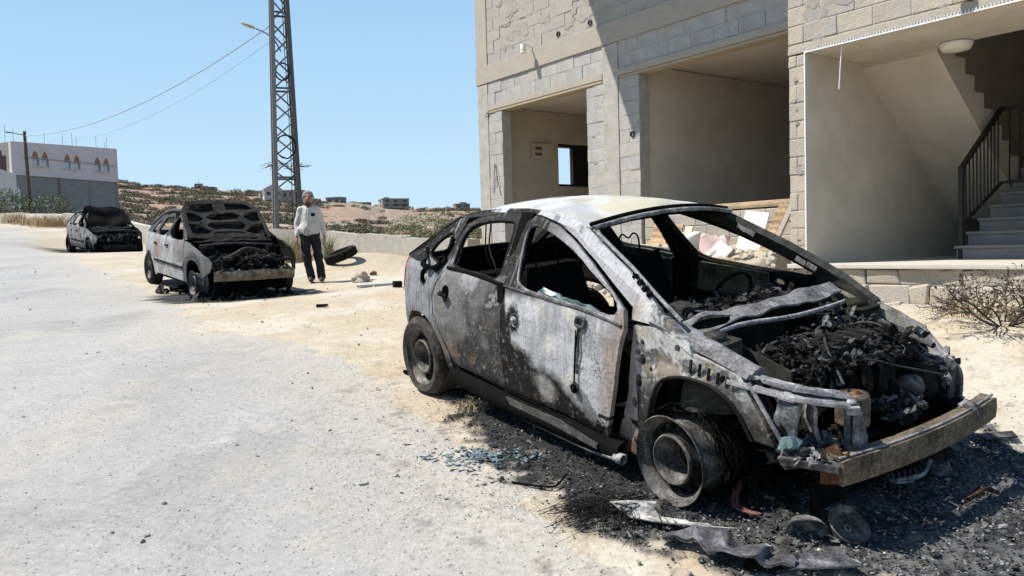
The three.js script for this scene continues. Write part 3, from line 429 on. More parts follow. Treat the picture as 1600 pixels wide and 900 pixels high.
// ---------- house with pointed-arch windows ----------
{
  const Z = 74, at = (u, v, d = Z) => { const r = ray(u, v); return V(r.x * d, EYE + r.y * d, r.z * d); };
  const A = at(22, 320, 70), Bp = at(187, 320, 80), L = Math.hypot(Bp.x - A.x, Bp.z - A.z), turn = Math.atan2(-(Bp.z - A.z), Bp.x - A.x), y0 = landH(A.x, A.z) - 1.0;
  const yr = at(22, 222, 70).y - y0, ym = at(25, 272, 70).y - y0;
  const T = thing('arched_window_house', 'far house with pale upper storey of pointed-arch windows over bare grey blockwork', 'house', [A.x, y0, A.z], turn);
  const pale = mat([0.86, 0.78, 0.76], 0.9, { map: rep(smearMap, 0.3) }), grey = mat([0.32, 0.31, 0.30], 0.95, { map: rep(concMap, 0.35) });
  const grooves = tex(64, 64, (u, v) => { const t = (v * 8) % 1 < 0.12 ? 0.7 : 1; return [t, t, t]; }); pale.bumpMap = rep(grooves, 0.5); pale.bumpScale = 0.01;
  const ws = []; for (const c of [0.205, 0.29, 0.495, 0.585, 0.79, 0.88]) ws.push(c * L - 0.5 * 0.0); const ww = 0.36, sill = ym + (yr - ym) * 0.32, spring = ym + (yr - ym) * 0.56, apex = ym + (yr - ym) * 0.82;
  const arch = (c, e = 0) => [[c - ww - e, sill], [c + ww + e, sill], [c + ww + e, spring], [c + ww * 0.62 + e, lerp(spring, apex, 0.6)], [c, apex + e], [c - ww * 0.62 - e, lerp(spring, apex, 0.6)], [c - ww - e, spring]];
  part('upper_wall', extrude([[0, ym + 0.05], [L, ym + 0.05], [L, at(187, 233, 80).y - y0], [0, yr + 0.05]], 0.3, 0, ws.map((c) => arch(c))).translate(0, 0, -0.3), pale, T);
  const rest = part('lower_wall', bx(L - 0.1, ym + 0.04, 0.3, L / 2, (ym + 0.04) / 2, -0.22), grey, T);
  for (const t of [0.41, 0.705, 0.985]) part('pilaster', bx(0.24, ym, 0.06, t * L, ym / 2, -0.05), t < 0.5 ? mat([0.2, 0.11, 0.09], 0.9) : mat([0.2, 0.195, 0.19], 0.9), rest);
  part('floor_band', bx(L + 0.1, 0.16, 0.4, L / 2, ym + 0.045, -0.13), pale, T);
  part('side_wall', [bx(0.3, yr, 9, 0.16, yr / 2, -4.81), bx(0.3, yr - 0.1, 9, L - 0.16, (yr - 0.1) / 2, -4.81), bx(L - 0.7, yr, 0.3, L / 2, yr / 2, -9.2)], grey, T); part('roof_slab', bx(L - 0.65, 0.2, 8.6, L / 2, yr - 0.6, -4.65), grey, T);
  for (const c of ws) { const w = part('window', extrude(arch(c).slice(2).map(([a, b]) => [a, b]), 0.06).translate(0, 0, -0.2), mat([0.36, 0.17, 0.06], 0.8), T); part('pane', bx(ww * 1.7, spring - sill - 0.05, 0.03, c, (sill + spring) / 2, -0.2), mat([0.42, 0.50, 0.52], 0.2), w); part('sill', bx(ww * 2.6, 0.07, 0.12, c, sill - 0.04, 0.06), pale, w); }
  for (let i = 0; i < 3; i++) part('string_course', bx((ws[i * 2 + 1] - ws[i * 2]) + 2.2, 0.07, 0.08, (ws[i * 2] + ws[i * 2 + 1]) / 2, spring + 0.02, 0.04), mat([0.36, 0.33, 0.31], 0.9), T);
  for (const t of [0.02, 0.09, 0.2, 0.36, 0.53, 0.62, 0.66, 0.86, 0.95, 0.97]) part('rebar', bar(V(t * L, yr - 0.3, -1), V(t * L, yr + 1.1 + (t * 37 % 1) * 0.6, -1), 0.03), mat([0.3, 0.28, 0.27], 0.8), T);
  // half-built wing with posts to the left
  const A2 = at(-30, 330, 66), N = thing('half_built_house', 'white half-built porch with posts and rebar left of the arched-window house', 'house', [A2.x, y0, A2.z], turn - 0.5), hy = at(0, 258, 64).y - y0;
  part('side_wall', extrude([[0.6, 0], [2.6, 0], [2.6, hy - 0.4], [0.6, hy + 0.3]], 0.3), pale, N); part('slab', bx(4.4, 0.25, 5, 0.6, hy - 1.6, -2.6), pale, N);
  for (const x of [-1.2, 0, 2.75]) part('post', bx(0.2, hy - 1.7, 0.2, x, (hy - 1.7) / 2, 0.2), M.white, N);
  for (const [x, h] of [[0.8, 1.2], [1.6, 1.9], [1.9, 1.5]]) part('column_stub', bx(0.3, h, 0.3, x, hy + h / 2 - 0.3, -0.6), mat([0.10, 0.07, 0.06], 0.9), N);
  part('back_wall', bx(4.2, hy - 1.8, 0.2, 0.5, (hy - 1.8) / 2, -4), M.woodDark, N);
}
// ---------- houses on the hill ----------
{
  const grey = mat([0.36, 0.335, 0.30], 0.95, { map: rep(concMap, 0.2) }), dark = mat([0.20, 0.185, 0.165], 0.95), win = mat([0.035, 0.035, 0.04], 0.4), paleH = mat([0.46, 0.43, 0.38], 0.95);
  function house(label, u0, u1, v0, v1, D, floors, m, turn, cols, extra) {
    const r0 = ray(u0, v1), r1 = ray(u1, v1), W = (r1.x - r0.x) * D, H = (v1 - v0) / FOCAL * D, c = ray((u0 + u1) / 2, v1), x = c.x * D, z = c.z * D, y = EYE + c.y * D;
    const T = thing('hill_house', label, 'house', [x, y - 3, z], turn), dep = W * 0.8, f = H / floors; 
    part('wall', bx(W, H + 3, dep, 0, (H + 3) / 2, -dep / 2), m, T); part('roof', bx(W + 0.5, 0.35, dep + 0.5, 0, H + 3.16, -dep / 2), m, T);
    for (let i = 0; i < floors; i++) for (let k = 0; k < cols; k++) { const wx = (k + 0.5) / cols * W - W / 2; part('window', bx(W / cols * 0.42, f * 0.42, 0.3, wx, 3 + f * (i + 0.55), 0.02), win, T); }
    for (let i = 0; i < floors; i++) for (const s of [-1, 1]) part('window', bx(0.3, f * 0.42, dep * 0.2, s * W / 2, 3 + f * (i + 0.55), -dep * 0.4), win, T);
    extra?.(T, W, H, dep, f); return T;
  }
  const balc = (T, W, H, dep, f) => { for (let i = 1; i < 3; i++) part('balcony', bx(W * 0.62, f * 0.34, 1.2, W * 0.16, 3 + f * i + f * 0.1, 0.6), grey, T); part('roof_room', bx(W * 0.2, f * 0.5, dep * 0.3, -W * 0.3, 3 + H + f * 0.25, -dep * 0.4), grey, T); };
  house('three-storey block with balconies alone on the brown hilltop', 598, 640, 311, 331, 420, 3, grey, 0.35, 3, balc);
  house('small square two-storey block at the right end of the hilltop', 712, 735, 319, 331, 420, 2, grey, 0.3, 2, (T, W, H, d) => part('roof_room', bx(W * 0.45, H * 0.3, d * 0.4, 0.1 * W, 3 + H * 1.15, -d * 0.5), grey, T));
  house('long low grey house on the hilltop beside the taller three-storey block', 556, 580, 317, 329, 430, 1, dark, 0.2, 3);
  house('low flat house behind shrubs right of the standing man', 508, 533, 309, 321, 415, 1, dark, -0.3, 2);
  house('pale gabled house seen through the pylon legs', 414, 441, 297, 321, 330, 2, paleH, 0.4, 2, (T, W, H, d) => part('gable', place(extrude([[-W * 0.55, 0], [W * 0.55, 0], [0, W * 0.3]], d), 0, H + 3.35, -d), mat([0.5, 0.36, 0.3], 0.9), T));
  house('grey house standing just right behind the pylon legs', 441, 470, 298, 325, 330, 2, grey, -0.1, 3);
  house('pale low house left of the pylon on the hilltop', 396, 413, 299, 311, 410, 1, paleH, 0.1, 2);
  house('stepped dark villa with a roof turret on the ridge', 301, 333, 293, 306, 420, 2, dark, 0.1, 4, (T, W, H, d) => { part('turret', bx(W * 0.34, H * 0.55, d * 0.3, -W * 0.27, 3 + H * 1.25, -d * 0.4), dark, T); part('antenna', bar(V(-W * 0.25, 3 + H * 1.5, -d * 0.4), V(-W * 0.25, 3 + H * 2.1, -d * 0.4), 0.12), dark, T); });
  house('plain low green-grey box at the left end of the ridge', 188, 201, 296, 305, 380, 1, mat([0.17, 0.2, 0.17], 0.9), 0, 1);
}
// ---------- hill scrub and trees ----------
{
  reseed(404);
  const leafy = (r, n, s) => { const gs = []; for (let i = 0; i < n; i++) { const a = rr(0, 6.28), q = Math.acos(rr(-0.3, 1)), d = r * Math.cbrt(rnd()), g = new THREE.BufferGeometry(), p = V(Math.sin(q) * Math.cos(a) * d, Math.cos(q) * d * 0.8, Math.sin(q) * Math.sin(a) * d), z = r * 0.22, v = []; for (let k = 0; k < 3; k++) v.push(p.x + rr(-z, z), p.y + rr(-z, z), p.z + rr(-z, z)); g.setAttribute('position', new THREE.Float32BufferAttribute(v, 3)); g.computeVertexNormals(); gs.push(clean(g)); } return mergeGeometries(gs); };
  const m = mat(null, 1); const forms = [leafy(1, 150, 1), leafy(1, 110, 2)]; m.color.setRGB(1, 1, 1);
  const mtx = new THREE.Matrix4(), q = new THREE.Quaternion(), pts = [[], []];
  for (let i = 0; i < 9000; i++) {
    const ix = rr(60, 790), d = 45 * Math.pow(440 / 45, Math.pow(rnd(), 0.55)), r = ray(ix, 330), x = r.x * d, z = r.z * d, b = fbm(x * 0.02, z * 0.05, 4) + 0.5 * fbm(x * 0.1, z * 0.1, 2);
    const wooded = interp(ix, [0, 200, 420, 520, 640, 800], [0.22, 0.2, 0.12, -0.02, -0.08, -0.02]) + (d > 350 ? 0.2 : 0);
    if (b + wooded < 0.13 + 0.26 * rnd() || beyond(x, z) < 4) continue;
    const s = rr(0.4, 1.4) * (d > 150 ? 1.1 : 0.7) * (d > 380 ? 1.4 : 1); pts[i % 2].push([x, landH(x, z) + s * 0.1, z, s, rr(0, 6.28), mix3([0.085, 0.088, 0.048], [0.175, 0.145, 0.09], rnd())]);
  }
  pts.forEach((list, k) => { const im = shadows(new THREE.InstancedMesh(forms[k], m, list.length)); list.forEach(([x, y, z, s, a, c], i) => { im.setMatrixAt(i, mtx.compose(V(x, y, z), q.setFromAxisAngle(V(0, 1, 0), a), V(s * 1.3, s, s * 1.3))); im.setColorAt(i, new THREE.Color().setRGB(...c)); }); im.name = k ? 'hill_scrub' : 'hill_bushes'; im.userData = { kind: 'stuff', label: k ? 'olive scrub scattered over the hillside' : 'dark bushes dotting the brown hillside', category: 'scrub' }; scene.add(im); });
}
// ---------- tools for pressed sheet-metal panels ----------
const smooth = (pts, n = 2, closed = true) => { for (let k = 0; k < n; k++) { const o = []; for (let i = 0; i < pts.length; i++) { const a = pts[i], b = pts[(i + 1) % pts.length]; if (!closed && i === pts.length - 1) { o.push(a); continue; } if (!closed && i === 0) o.push(a); o.push([lerp(a[0], b[0], 0.25), lerp(a[1], b[1], 0.25)], [lerp(a[0], b[0], 0.75), lerp(a[1], b[1], 0.75)]); } pts = o; } return pts; };
const ring = (cx, cy, r, n = 14, sq = 1) => Array.from({ length: n }, (_, i) => [cx + Math.cos(i / n * 6.2832) * r, cy + Math.sin(i / n * 6.2832) * r * sq]);
// a flat outline with holes, cut fine, bent onto a surface and given thickness; uv are the outline's own metres
function panel(outline, holes, map3, { L = 0.06, th = 0.012, dent = 0, ds = 0, uvScale = [1, 1, 0, 0] } = {}) {
  const v2 = (p) => new THREE.Vector2(p[0], p[1]); let c = outline.map(v2); if (THREE.ShapeUtils.isClockWise(c)) c.reverse();
  const hs = holes.map((h) => { const q = h.map(v2); if (!THREE.ShapeUtils.isClockWise(q)) q.reverse(); return q; });
  const pts = [...c, ...hs.flat()].map((p) => [p.x, p.y]); let tris = THREE.ShapeUtils.triangulateShape(c, hs);
  for (let it = 0; it < 9; it++) {
    const mids = new Map(); let split = false;
    const mid = (a, b) => { const k = a < b ? a * 1e6 + b : b * 1e6 + a; if (mids.has(k)) return mids.get(k); const p = pts[a], q = pts[b], d = Math.hypot(p[0] - q[0], p[1] - q[1]); let m = -1; if (d > L) { m = pts.length; pts.push([(p[0] + q[0]) / 2, (p[1] + q[1]) / 2]); split = true; } mids.set(k, m); return m; };
    const out = [];
    for (const [a, b, d] of tris) {
      const x = mid(a, b), y = mid(b, d), z = mid(d, a), n = (x >= 0) + (y >= 0) + (z >= 0);
      if (n === 0) out.push([a, b, d]); else if (n === 3) out.push([a, x, z], [x, b, y], [z, y, d], [x, y, z]);
      else if (n === 1) { if (x >= 0) out.push([a, x, d], [x, b, d]); else if (y >= 0) out.push([a, b, y], [a, y, d]); else out.push([a, b, z], [b, d, z]); }
      else { if (x < 0) out.push([a, b, y], [a, y, z], [z, y, d]); else if (y < 0) out.push([a, x, z], [x, b, d], [x, d, z]); else out.push([x, b, y], [a, x, y], [a, y, d]); }
    }
    tris = out; if (!split) break;
  }
  const P = [], N = [], e = 0.004;
  for (const [x, y] of pts) { const f = (a, b) => { const q = map3(a, b); if (dent) { const k = dent * (fbm(a * 3 + ds, b * 3, ds) + 0.35 * noise(a * 14 + ds, b * 14)); return V(q[0], q[1], q[2] + k * Math.sign(q[2] || 1)); } return V(...q); }; const p = f(x, y), n = f(x + e, y).sub(f(x - e, y)).cross(f(x, y + e).sub(f(x, y - e))).normalize(); P.push(p); N.push(n); }
  const pos = [], nor = [], uv = [], put = (i, s, n) => { const p = P[i]; pos.push(p.x - N[i].x * s, p.y - N[i].y * s, p.z - N[i].z * s); nor.push(n.x, n.y, n.z); uv.push((pts[i][0] - uvScale[2]) * uvScale[0], (pts[i][1] - uvScale[3]) * uvScale[1]); };
  const edges = new Map();
  for (const [a, b, d] of tris) { put(a, 0, N[a]); put(b, 0, N[b]); put(d, 0, N[d]); for (const i of [a, d, b]) put(i, th, N[i].clone().negate()); for (const [i, j] of [[a, b], [b, d], [d, a]]) { const k = i < j ? i + '_' + j : j + '_' + i; edges.has(k) ? edges.set(k, null) : edges.set(k, [i, j]); } }
  for (const v of edges.values()) if (v) { const [i, j] = v, d = P[j].clone().sub(P[i]), n = d.cross(N[i]).normalize(); put(i, 0, n); put(i, th, n); put(j, 0, n); put(j, 0, n); put(i, th, n); put(j, th, n); }
  const g = new THREE.BufferGeometry(); g.setAttribute('position', new THREE.Float32BufferAttribute(pos, 3)); g.setAttribute('normal', new THREE.Float32BufferAttribute(nor, 3)); g.setAttribute('uv', new THREE.Float32BufferAttribute(uv, 2)); return g;
}
const mirrorZ = (g0) => { const g = clean(g0.clone()), p = g.attributes.position, n = g.attributes.normal, u = g.attributes.uv; for (let i = 0; i < p.count; i++) { p.setZ(i, -p.getZ(i)); n.setZ(i, -n.getZ(i)); } for (let i = 0; i < p.count; i += 3) for (const at of [p, n, u]) { const t = [at.getX(i), at.getY(i), at.itemSize > 2 ? at.getZ(i) : 0]; if (at.itemSize > 2) { at.setXYZ(i, at.getX(i + 1), at.getY(i + 1), at.getZ(i + 1)); at.setXYZ(i + 1, ...t); } else { at.setXY(i, at.getX(i + 1), at.getY(i + 1)); at.setXY(i + 1, t[0], t[1]); } } return g; };
// ---------- burnt materials ----------
const burntMap = tex(512, 512, (u, v) => { const a = tnoise(u, v, 5, 4, 41), b = tnoise(u, v, 30, 3, 44), t = 0.62 + 0.7 * a + 0.5 * b; return [t, t * 0.985, t * 0.97]; });
const burntBump = tex(512, 512, (u, v) => { const t = 0.5 + 0.4 * tnoise(u, v, 14, 4, 43) + 0.3 * tnoise(u, v, 60, 2, 47); return [t, t, t]; }, false);
const burnt = (c, r = 0.9, o = {}) => mat(c, r, { map: rep(burntMap, 2.2), bumpMap: rep(burntBump, 2.2), bumpScale: 0.004, specularIntensity: c && c[0] < 0.06 ? 0.12 : 0.35, ...o });
const X = {
  soot: burnt([0.011, 0.0105, 0.01], 0.85), char: burnt([0.007, 0.007, 0.007], 0.75), sootMetal: burnt([0.038, 0.037, 0.035], 0.7, { metalness: 0.2 }), grey: burnt([0.19, 0.19, 0.195], 0.75, { metalness: 0.15 }), ash: burnt([0.41, 0.41, 0.425], 0.85), pale: burnt([0.54, 0.54, 0.56], 0.8), rust: burnt([0.22, 0.115, 0.06], 0.9), tan: burnt([0.30, 0.235, 0.16], 0.85), rubber: burnt([0.05, 0.048, 0.046], 0.85), rubberDust: burnt([0.13, 0.12, 0.105], 0.9), glass: mat([0.13, 0.19, 0.195], 0.35), glassPale: mat([0.42, 0.52, 0.52], 0.5), white: burnt([0.80, 0.79, 0.76], 0.7), vc: burnt(null, 0.85, { vertexColors: true }),
};
const segD = (x, y, a, b) => { const ex = b[0] - a[0], ey = b[1] - a[1], t = clamp(((x - a[0]) * ex + (y - a[1]) * ey) / (ex * ex + ey * ey)); return Math.hypot(x - a[0] - ex * t, y - a[1] - ey * t); };
const polyLine = (x, pts) => interp(x, pts.map((p) => p[0]), pts.map((p) => p[1]));
// pile of charred fragments inside a box, in lumps and flakes
// pressed-steel channel following a curve
function strip(pts, width, h, o = {}) {
  const c = new THREE.CatmullRomCurve3(pts.map((p) => V(...p)), false, 'centripetal'), L = c.getLength(), up = V(0, 1, 0);
  return boxUV(panel([[0, -0.5], [L, -0.5], [L, 0.5], [0, 0.5]], (o.holes ?? []).map(([s, w, r]) => ring(s * L, w, r / 1, 9, 1 / width * 1)), (s, w) => { const t = clamp(s / L), p = c.getPointAt(t), d = c.getTangentAt(t), side = d.clone().cross(up).normalize(), ww = width * (1 + (o.flare ?? 0) * noise(s * 7, 3)), y = h * (sst(0.5, 0.36, Math.abs(w)) - 0.45 * sst(0.2, 0.08, Math.abs(w))) + 0.004 * noise(s * 20, w * 3); return [p.x + side.x * w * ww, p.y + y, p.z + side.z * w * ww]; }, { L: 0.022, th: 0.006 }));
}
function charHeap(n, box, size, cols, s) {
  reseed(s); const gs = [];
  for (let i = 0; i < n; i++) {
    const t = rnd(), r = rr(size[0], size[1]) * (0.5 + t), x = rr(box[0], box[1]), z = rr(box[4], box[5]), y = lerp(box[2], box[3], rnd()), k = rnd();
    const g = k < 0.55 ? rock(r, i * 1.7 + s, 0.9, [rr(0.7, 1.8), rr(0.35, 1), rr(0.7, 1.6)], 1) : k < 0.85 ? rumple(bx(r * rr(1.5, 4), r * 0.12, r * rr(1, 2)), r * 0.7, 4 / r * 0.12, i) : tube([[-r * 1.5, 0, 0], [0, r * rr(0, 1), rr(-r, r)], [r * 1.5, rr(-r, r), rr(-r, r)]], r * rr(0.08, 0.18), 5, 6);
    place(g, x, y, z, rr(-0.9, 0.9), rr(0, 6.28), rr(-0.9, 0.9)); const c = cols[Math.floor(rnd() * cols.length)], v = rr(0.6, 1.4); gs.push(tint(clean(g), c.map((q) => q * v)));
  }
  return boxUV(merge(gs), 2);
}
const lump = (w, h, d, amp, f, s, x, y, z, seg = 10) => boxUV(place(rumple(clean(new THREE.BoxGeometry(w, h, d, seg, Math.max(3, seg >> 1), seg)), amp, f, s), x, y, z));
// steel wheel: rim dish with vent holes, hub, tyre (or what is left of it)
function wheel(parent, x, y, z, R, rim, side, tyre, mats, steer = 0) {
  const w = part('wheel', (() => { // rim barrel and disc
    const prof = [[rim, 0.10], [rim + 0.004, 0.095], [rim - 0.012, 0.075], [rim - 0.02, 0.06], [rim * 0.82, 0.045], [rim * 0.80, -0.05], [rim * 0.96, -0.09], [rim, -0.10]], a = lathe(prof, 40, 'z');
    return a;
  })(), mats.rim, parent);
  w.position.set(x, y, z); w.rotation.y = steer; if (side < 0) w.rotation.y += Math.PI;
  part('disc', lathe([[rim * 0.815, 0.035], [rim * 0.76, 0.02], [rim * 0.66, 0.03], [rim * 0.60, 0.055], [rim * 0.575, 0.07]], 40, 'z'), mats.disc ?? mats.rim, w); part('hub_ring', lathe([[rim * 0.575, 0.0701], [rim * 0.55, 0.08], [rim * 0.52, 0.082], [rim * 0.46, 0.06], [rim * 0.40, 0.0], [rim * 0.37, -0.05]], 40, 'z'), mats.rim, w); part('hub_face', lathe([[rim * 0.37, -0.0501], [rim * 0.2, -0.06], [0.001, -0.06]], 30, 'z'), X.soot, w);
  const hub = part('hub', lathe([[rim * 0.22, -0.06], [rim * 0.22, -0.03], [rim * 0.14, -0.015], [0.001, -0.014]], 20, 'z'), mats.hub, w);
  const bolts = []; for (let i = 0; i < 4; i++) bolts.push(cyl(0.012, 0.012, 0.02, 6, Math.cos(i * 1.57 + 0.6) * rim * 0.24, Math.sin(i * 1.57 + 0.6) * rim * 0.29, -0.05, Math.PI / 2)); part('bolts', bolts, mats.rim, w);
  const holes = []; for (let i = 0; i < 14; i++) holes.push(place(cyl(0.017, 0.017, 0.012, 10), Math.cos(i / 14 * 6.283) * rim * 0.69, Math.sin(i / 14 * 6.283) * rim * 0.70, 0.029, Math.PI / 2)); part('vent_holes', holes, X.char, w);
  if (tyre) { const g = lathe([[rim - 0.012, -0.095], [rim + (R - rim) * 0.45, -0.108], [R - 0.02, -0.095], [R, -0.07], [R + 0.002, 0.02], [R, 0.07], [R - 0.02, 0.097], [rim + (R - rim) * 0.45, 0.11], [rim - 0.012, 0.098]], 48, 'z'); const p = g.attributes.position; for (let i = 0; i < p.count; i++) { const yy = p.getY(i); if (yy < -tyre) { const o = -tyre - yy; p.setY(i, -tyre - o * 0.12); p.setZ(i, p.getZ(i) * (1 + o * 4.5)); } } g.computeVertexNormals(); part('tyre', g, mats.tyre, w); }
  return w;
}
// ---------- the near wreck: silver-grey hatchback burnt to bare metal ----------
const hatch = thing('burnt_hatchback', 'burnt-out grey hatchback with missing bonnet and windows, nearest to the camera', 'car');
hatch.position.copy(CAR1.position); hatch.rotation.copy(CAR1.rotation);
{
  const C = hatch;
  const zSide = (x, y) => { const z = interp(y, [0.1, 0.2, 0.3, 0.45, 0.6, 0.8, 0.95, 1.33, 1.42], [0.775, 0.80, 0.832, 0.845, 0.853, 0.845, 0.812, 0.57, 0.46]); return z - interp(x, [-0.8, -0.7, -0.55, -0.35, -0.1, 0.3, 2.2, 3.0], [0.5, 0.38, 0.21, 0.09, 0.025, 0, 0, 0.03]); };
  const S = (off = 0) => (x, y) => [x, y, zSide(x, y) + off];
  const U = [1 / 4.3, 1 / 1.5, -0.9, 0];
  // --- soot, scale and bare metal on the flank, in the flank's own metres ---
  const dark = [0.024, 0.023, 0.022], black = [0.0065, 0.006, 0.006], steelC = [0.22, 0.22, 0.23], paleC = [0.35, 0.35, 0.36], brown = [0.17, 0.105, 0.06], mid = [0.10, 0.097, 0.093];
  const edgePts = [[1.13, 0.95], [1.2, 0.82], [1.235, 0.66], [1.29, 0.56], [1.38, 0.50], [1.5, 0.47], [1.6, 0.46], [1.68, 0.40], [1.76, 0.36], [1.84, 0.34], [1.92, 0.29], [2.1, 0.22]];
  const sideTex = tex(2048, 720, (u, v) => {
    const x = u * 4.3 - 0.9, y = v * 1.5, n = fbm(x * 5, y * 5, 1, 5), f = noise(x * 40, y * 40, 3), g = noise(x * 90, y * 90, 5), st = fbm(x * 30, y * 3, 8, 3), sp = noise(x * 55, y * 55, 9);
    let c;
    if (x < 0.36 + 0.08 * noise(y * 4, 2)) { // rear quarter: pale streaked, dark low down
      c = mix3([0.19, 0.195, 0.208], mid, sst(-0.05, 0.3, st * 1.4 + 0.5 * n + sst(0.75, 0.5, y) * 0.5 + sst(0.1, 0.4, x) * 0.3)); c = mix3(c, black, sst(1.02, 1.08, y + 0.12 * n) * 0.92); c = mix3(c, [0.29, 0.295, 0.31], 0.5 * sst(0.1, 0.3, st));
    } else if (x < 1.16) { // rear door: smoky grey, darker towards the front and bottom
      const q = sst(0.3, 1.1, x) * 0.45 + sst(0.75, 0.3, y) * 0.5 + 0.7 * n; c = mix3([0.135, 0.132, 0.127], dark, sst(0.0, 0.65, q)); c = mix3(c, [0.20, 0.20, 0.20], 0.7 * sst(0.10, 0.28, n + 0.35 * f - sst(0.7, 0.98, Math.abs(x - 0.93) + (y < 0.8 ? 1 : 0))));
      c = mix3(c, brown, 0.4 * sst(0.1, 0.3, fbm(x * 7, y * 5, 14)) * sst(0.75, 0.6, y)); if (x > 0.8 && y < 0.66) c = mix3(c, [0.24, 0.235, 0.23], 0.3 * sst(0.25, 0.55, noise(x * 110, y * 62, 9) + 0.9 * fbm(x * 9, y * 9, 61) + 0.1)); c = mix3(c, black, 0.9 * sst(0.38, 0.30, y + 0.08 * n)); c = mix3(c, black, 0.9 * sst(0.985, 1.01, y + 0.03 * n + 0.02 * f));
      c = mix3(c, [0.28, 0.28, 0.285], 0.6 * sst(0.12, 0.05, segD(x, y, [0.45, 0.98], [0.9, 0.95])) * sst(-0.1, 0.2, n));
    } else if (x < 2.31) { // front door: bare pale metal over a black lower rear corner
      const lim = polyLine(x, edgePts), d = y - lim - 0.05 - 0.13 * n - 0.02 * f; c = mix3(paleC, steelC, sst(-0.1, 0.3, fbm(x * 2.4, y * 2.4, 19) + 0.25 * st)); c = mix3(c, [0.48, 0.44, 0.38], 0.45 * sst(0.08, 0.3, fbm(x * 6, y * 6, 23)));
      c = mix3(c, mid, 0.8 * sst(0.07, 0.02, d)); c = mix3(c, black, sst(0.03, -0.02, d));
      const blob = Math.hypot((x - 1.62) / 0.16, (y - 0.40) / 0.09); c = mix3(c, [0.24, 0.23, 0.215], 0.85 * sst(1.1, 0.5, blob + 0.9 * n));
      c = mix3(c, black, sst(0.09, 0.045, Math.hypot(x - 1.30, (y - 0.76) * 0.8) + 0.05 * n + 0.02 * f)); c = mix3(c, black, sst(0.035, 0.015, Math.hypot((x - 1.25), Math.max(0, Math.abs(y - 0.68) - 0.09)) + 0.03 * n));
      const drip = Math.abs(x - 1.95 + (0.84 - y) * 0.11) ; if (y < 0.84 && y > 0.55) c = mix3(c, black, 0.95 * sst(0.022, 0.008, drip + 0.02 * n)); c = mix3(c, black, 0.9 * sst(0.035, 0.018, Math.abs(Math.hypot(x - 1.90, y - 0.47) - 0.018) + 0.012 * f + 0.012)); c = mix3(c, [0.10, 0.10, 0.10], 0.8 * sst(0.05, 0.02, segD(x, y, [1.92, 0.46], [2.04, 0.30]) + 0.06 * n));
      c = mix3(c, [0.09, 0.088, 0.085], 0.85 * sst(0.30, 0.48, noise(x * 75, y * 70, 9) + 1.0 * fbm(x * 10, y * 10, 63)) * sst(0.24, 0.08, Math.hypot(x - 2.03, y - 0.68) + 0.2 * n)); c = mix3(c, brown, 0.55 * sst(0.13, 0.0, 2.27 - (0.9 - y) * 0.14 - x + 0.12 * n)); c = mix3(c, dark, 0.8 * sst(0.87, 0.92, y + 0.10 * n) * sst(1.62, 1.45, x)); if (y > 0.97) c = mix3(c, mix3(mid, steelC, sst(1.2, 1.9, x + 0.5 * n)), 0.7); if (x < 1.36 && y > 0.955) c = mix3(c, black, 0.92 * sst(0.1, 0.0, Math.abs(noise(x * 22, y * 3, 71)) - 0.25));
      if (x > 1.82 && y < 0.36) c = mix3(c, black, sst(0.02, 0.14, fbm(x * 9, y * 14, 31) + 0.1 * sp));
    } else { // inner wing and hinge post
      c = mix3([0.38, 0.378, 0.365], dark, 0.85 * sst(-0.12, 0.22, n + 0.3 * f + 0.4 * fbm(x * 14, y * 14, 81))); c = mix3(c, [0.27, 0.225, 0.165], 0.5 * sst(0.0, 0.25, fbm(x * 6, y * 6, 37))); c = mix3(c, dark, sst(0.68, 0.52, y + 0.2 * n)); c = mix3(c, black, 0.7 * sst(0.48, 0.4, y + 0.1 * n));
    }
    if (y > 0.99 && x < 2.7) { // pillars and roof rail
      const rail = interp(x, [0.2, 0.55, 0.66, 0.78, 0.84, 1.1, 1.2, 2.7], [0.95, 0.9, 0.3, 0.3, 0.95, 0.85, 0.15, 0.08]) + 0.55 * n; if (y > interp(x, [0, 0.3, 0.6, 1.2, 1.6, 1.9, 2.6], [1.0, 1.33, 1.37, 1.37, 1.31, 1.18, 0.9])) c = mix3([0.34, 0.34, 0.35], black, clamp(sst(0.35, 0.6, rail + 0.25 * st) + 0.55 * sst(0.08, 0.3, fbm(x * 8, y * 8, 51) + 0.2 * f)));
    }
    const fleck = noise(x * 150, y * 150, 7), scab = fbm(x * 18, y * 18, 91, 4), streak = fbm(x * 75, y * 4, 95, 2); c = mix3(c, [0.13, 0.075, 0.04], 0.24 * sst(0.16, 0.34, scab + 0.25 * fleck)); c = mix3(c, [0.42, 0.42, 0.42], 0.28 * sst(0.2, 0.42, fbm(x * 26, y * 26, 97, 3) + 0.3 * fleck)); const k = 1 + 0.14 * f + 0.14 * g + 0.16 * fleck + 0.34 * streak + 0.25 * scab; return c.map((q) => Math.pow(clamp(q * k), 1 / 2.2));
  }, true, false);
  const sideBump = tex(704, 256, (u, v) => { const x = u * 4.3, y = v * 1.5, t = 0.5 + 0.3 * fbm(x * 12, y * 12, 3) + 0.25 * noise(x * 60, y * 60); return [t, t, t]; }, false, false);
  const flank = mat(null, 0.72, { map: sideTex, bumpMap: sideBump, bumpScale: 0.006, metalness: 0.04, specularIntensity: 0.2 }); flank.color.setRGB(1, 1, 1);
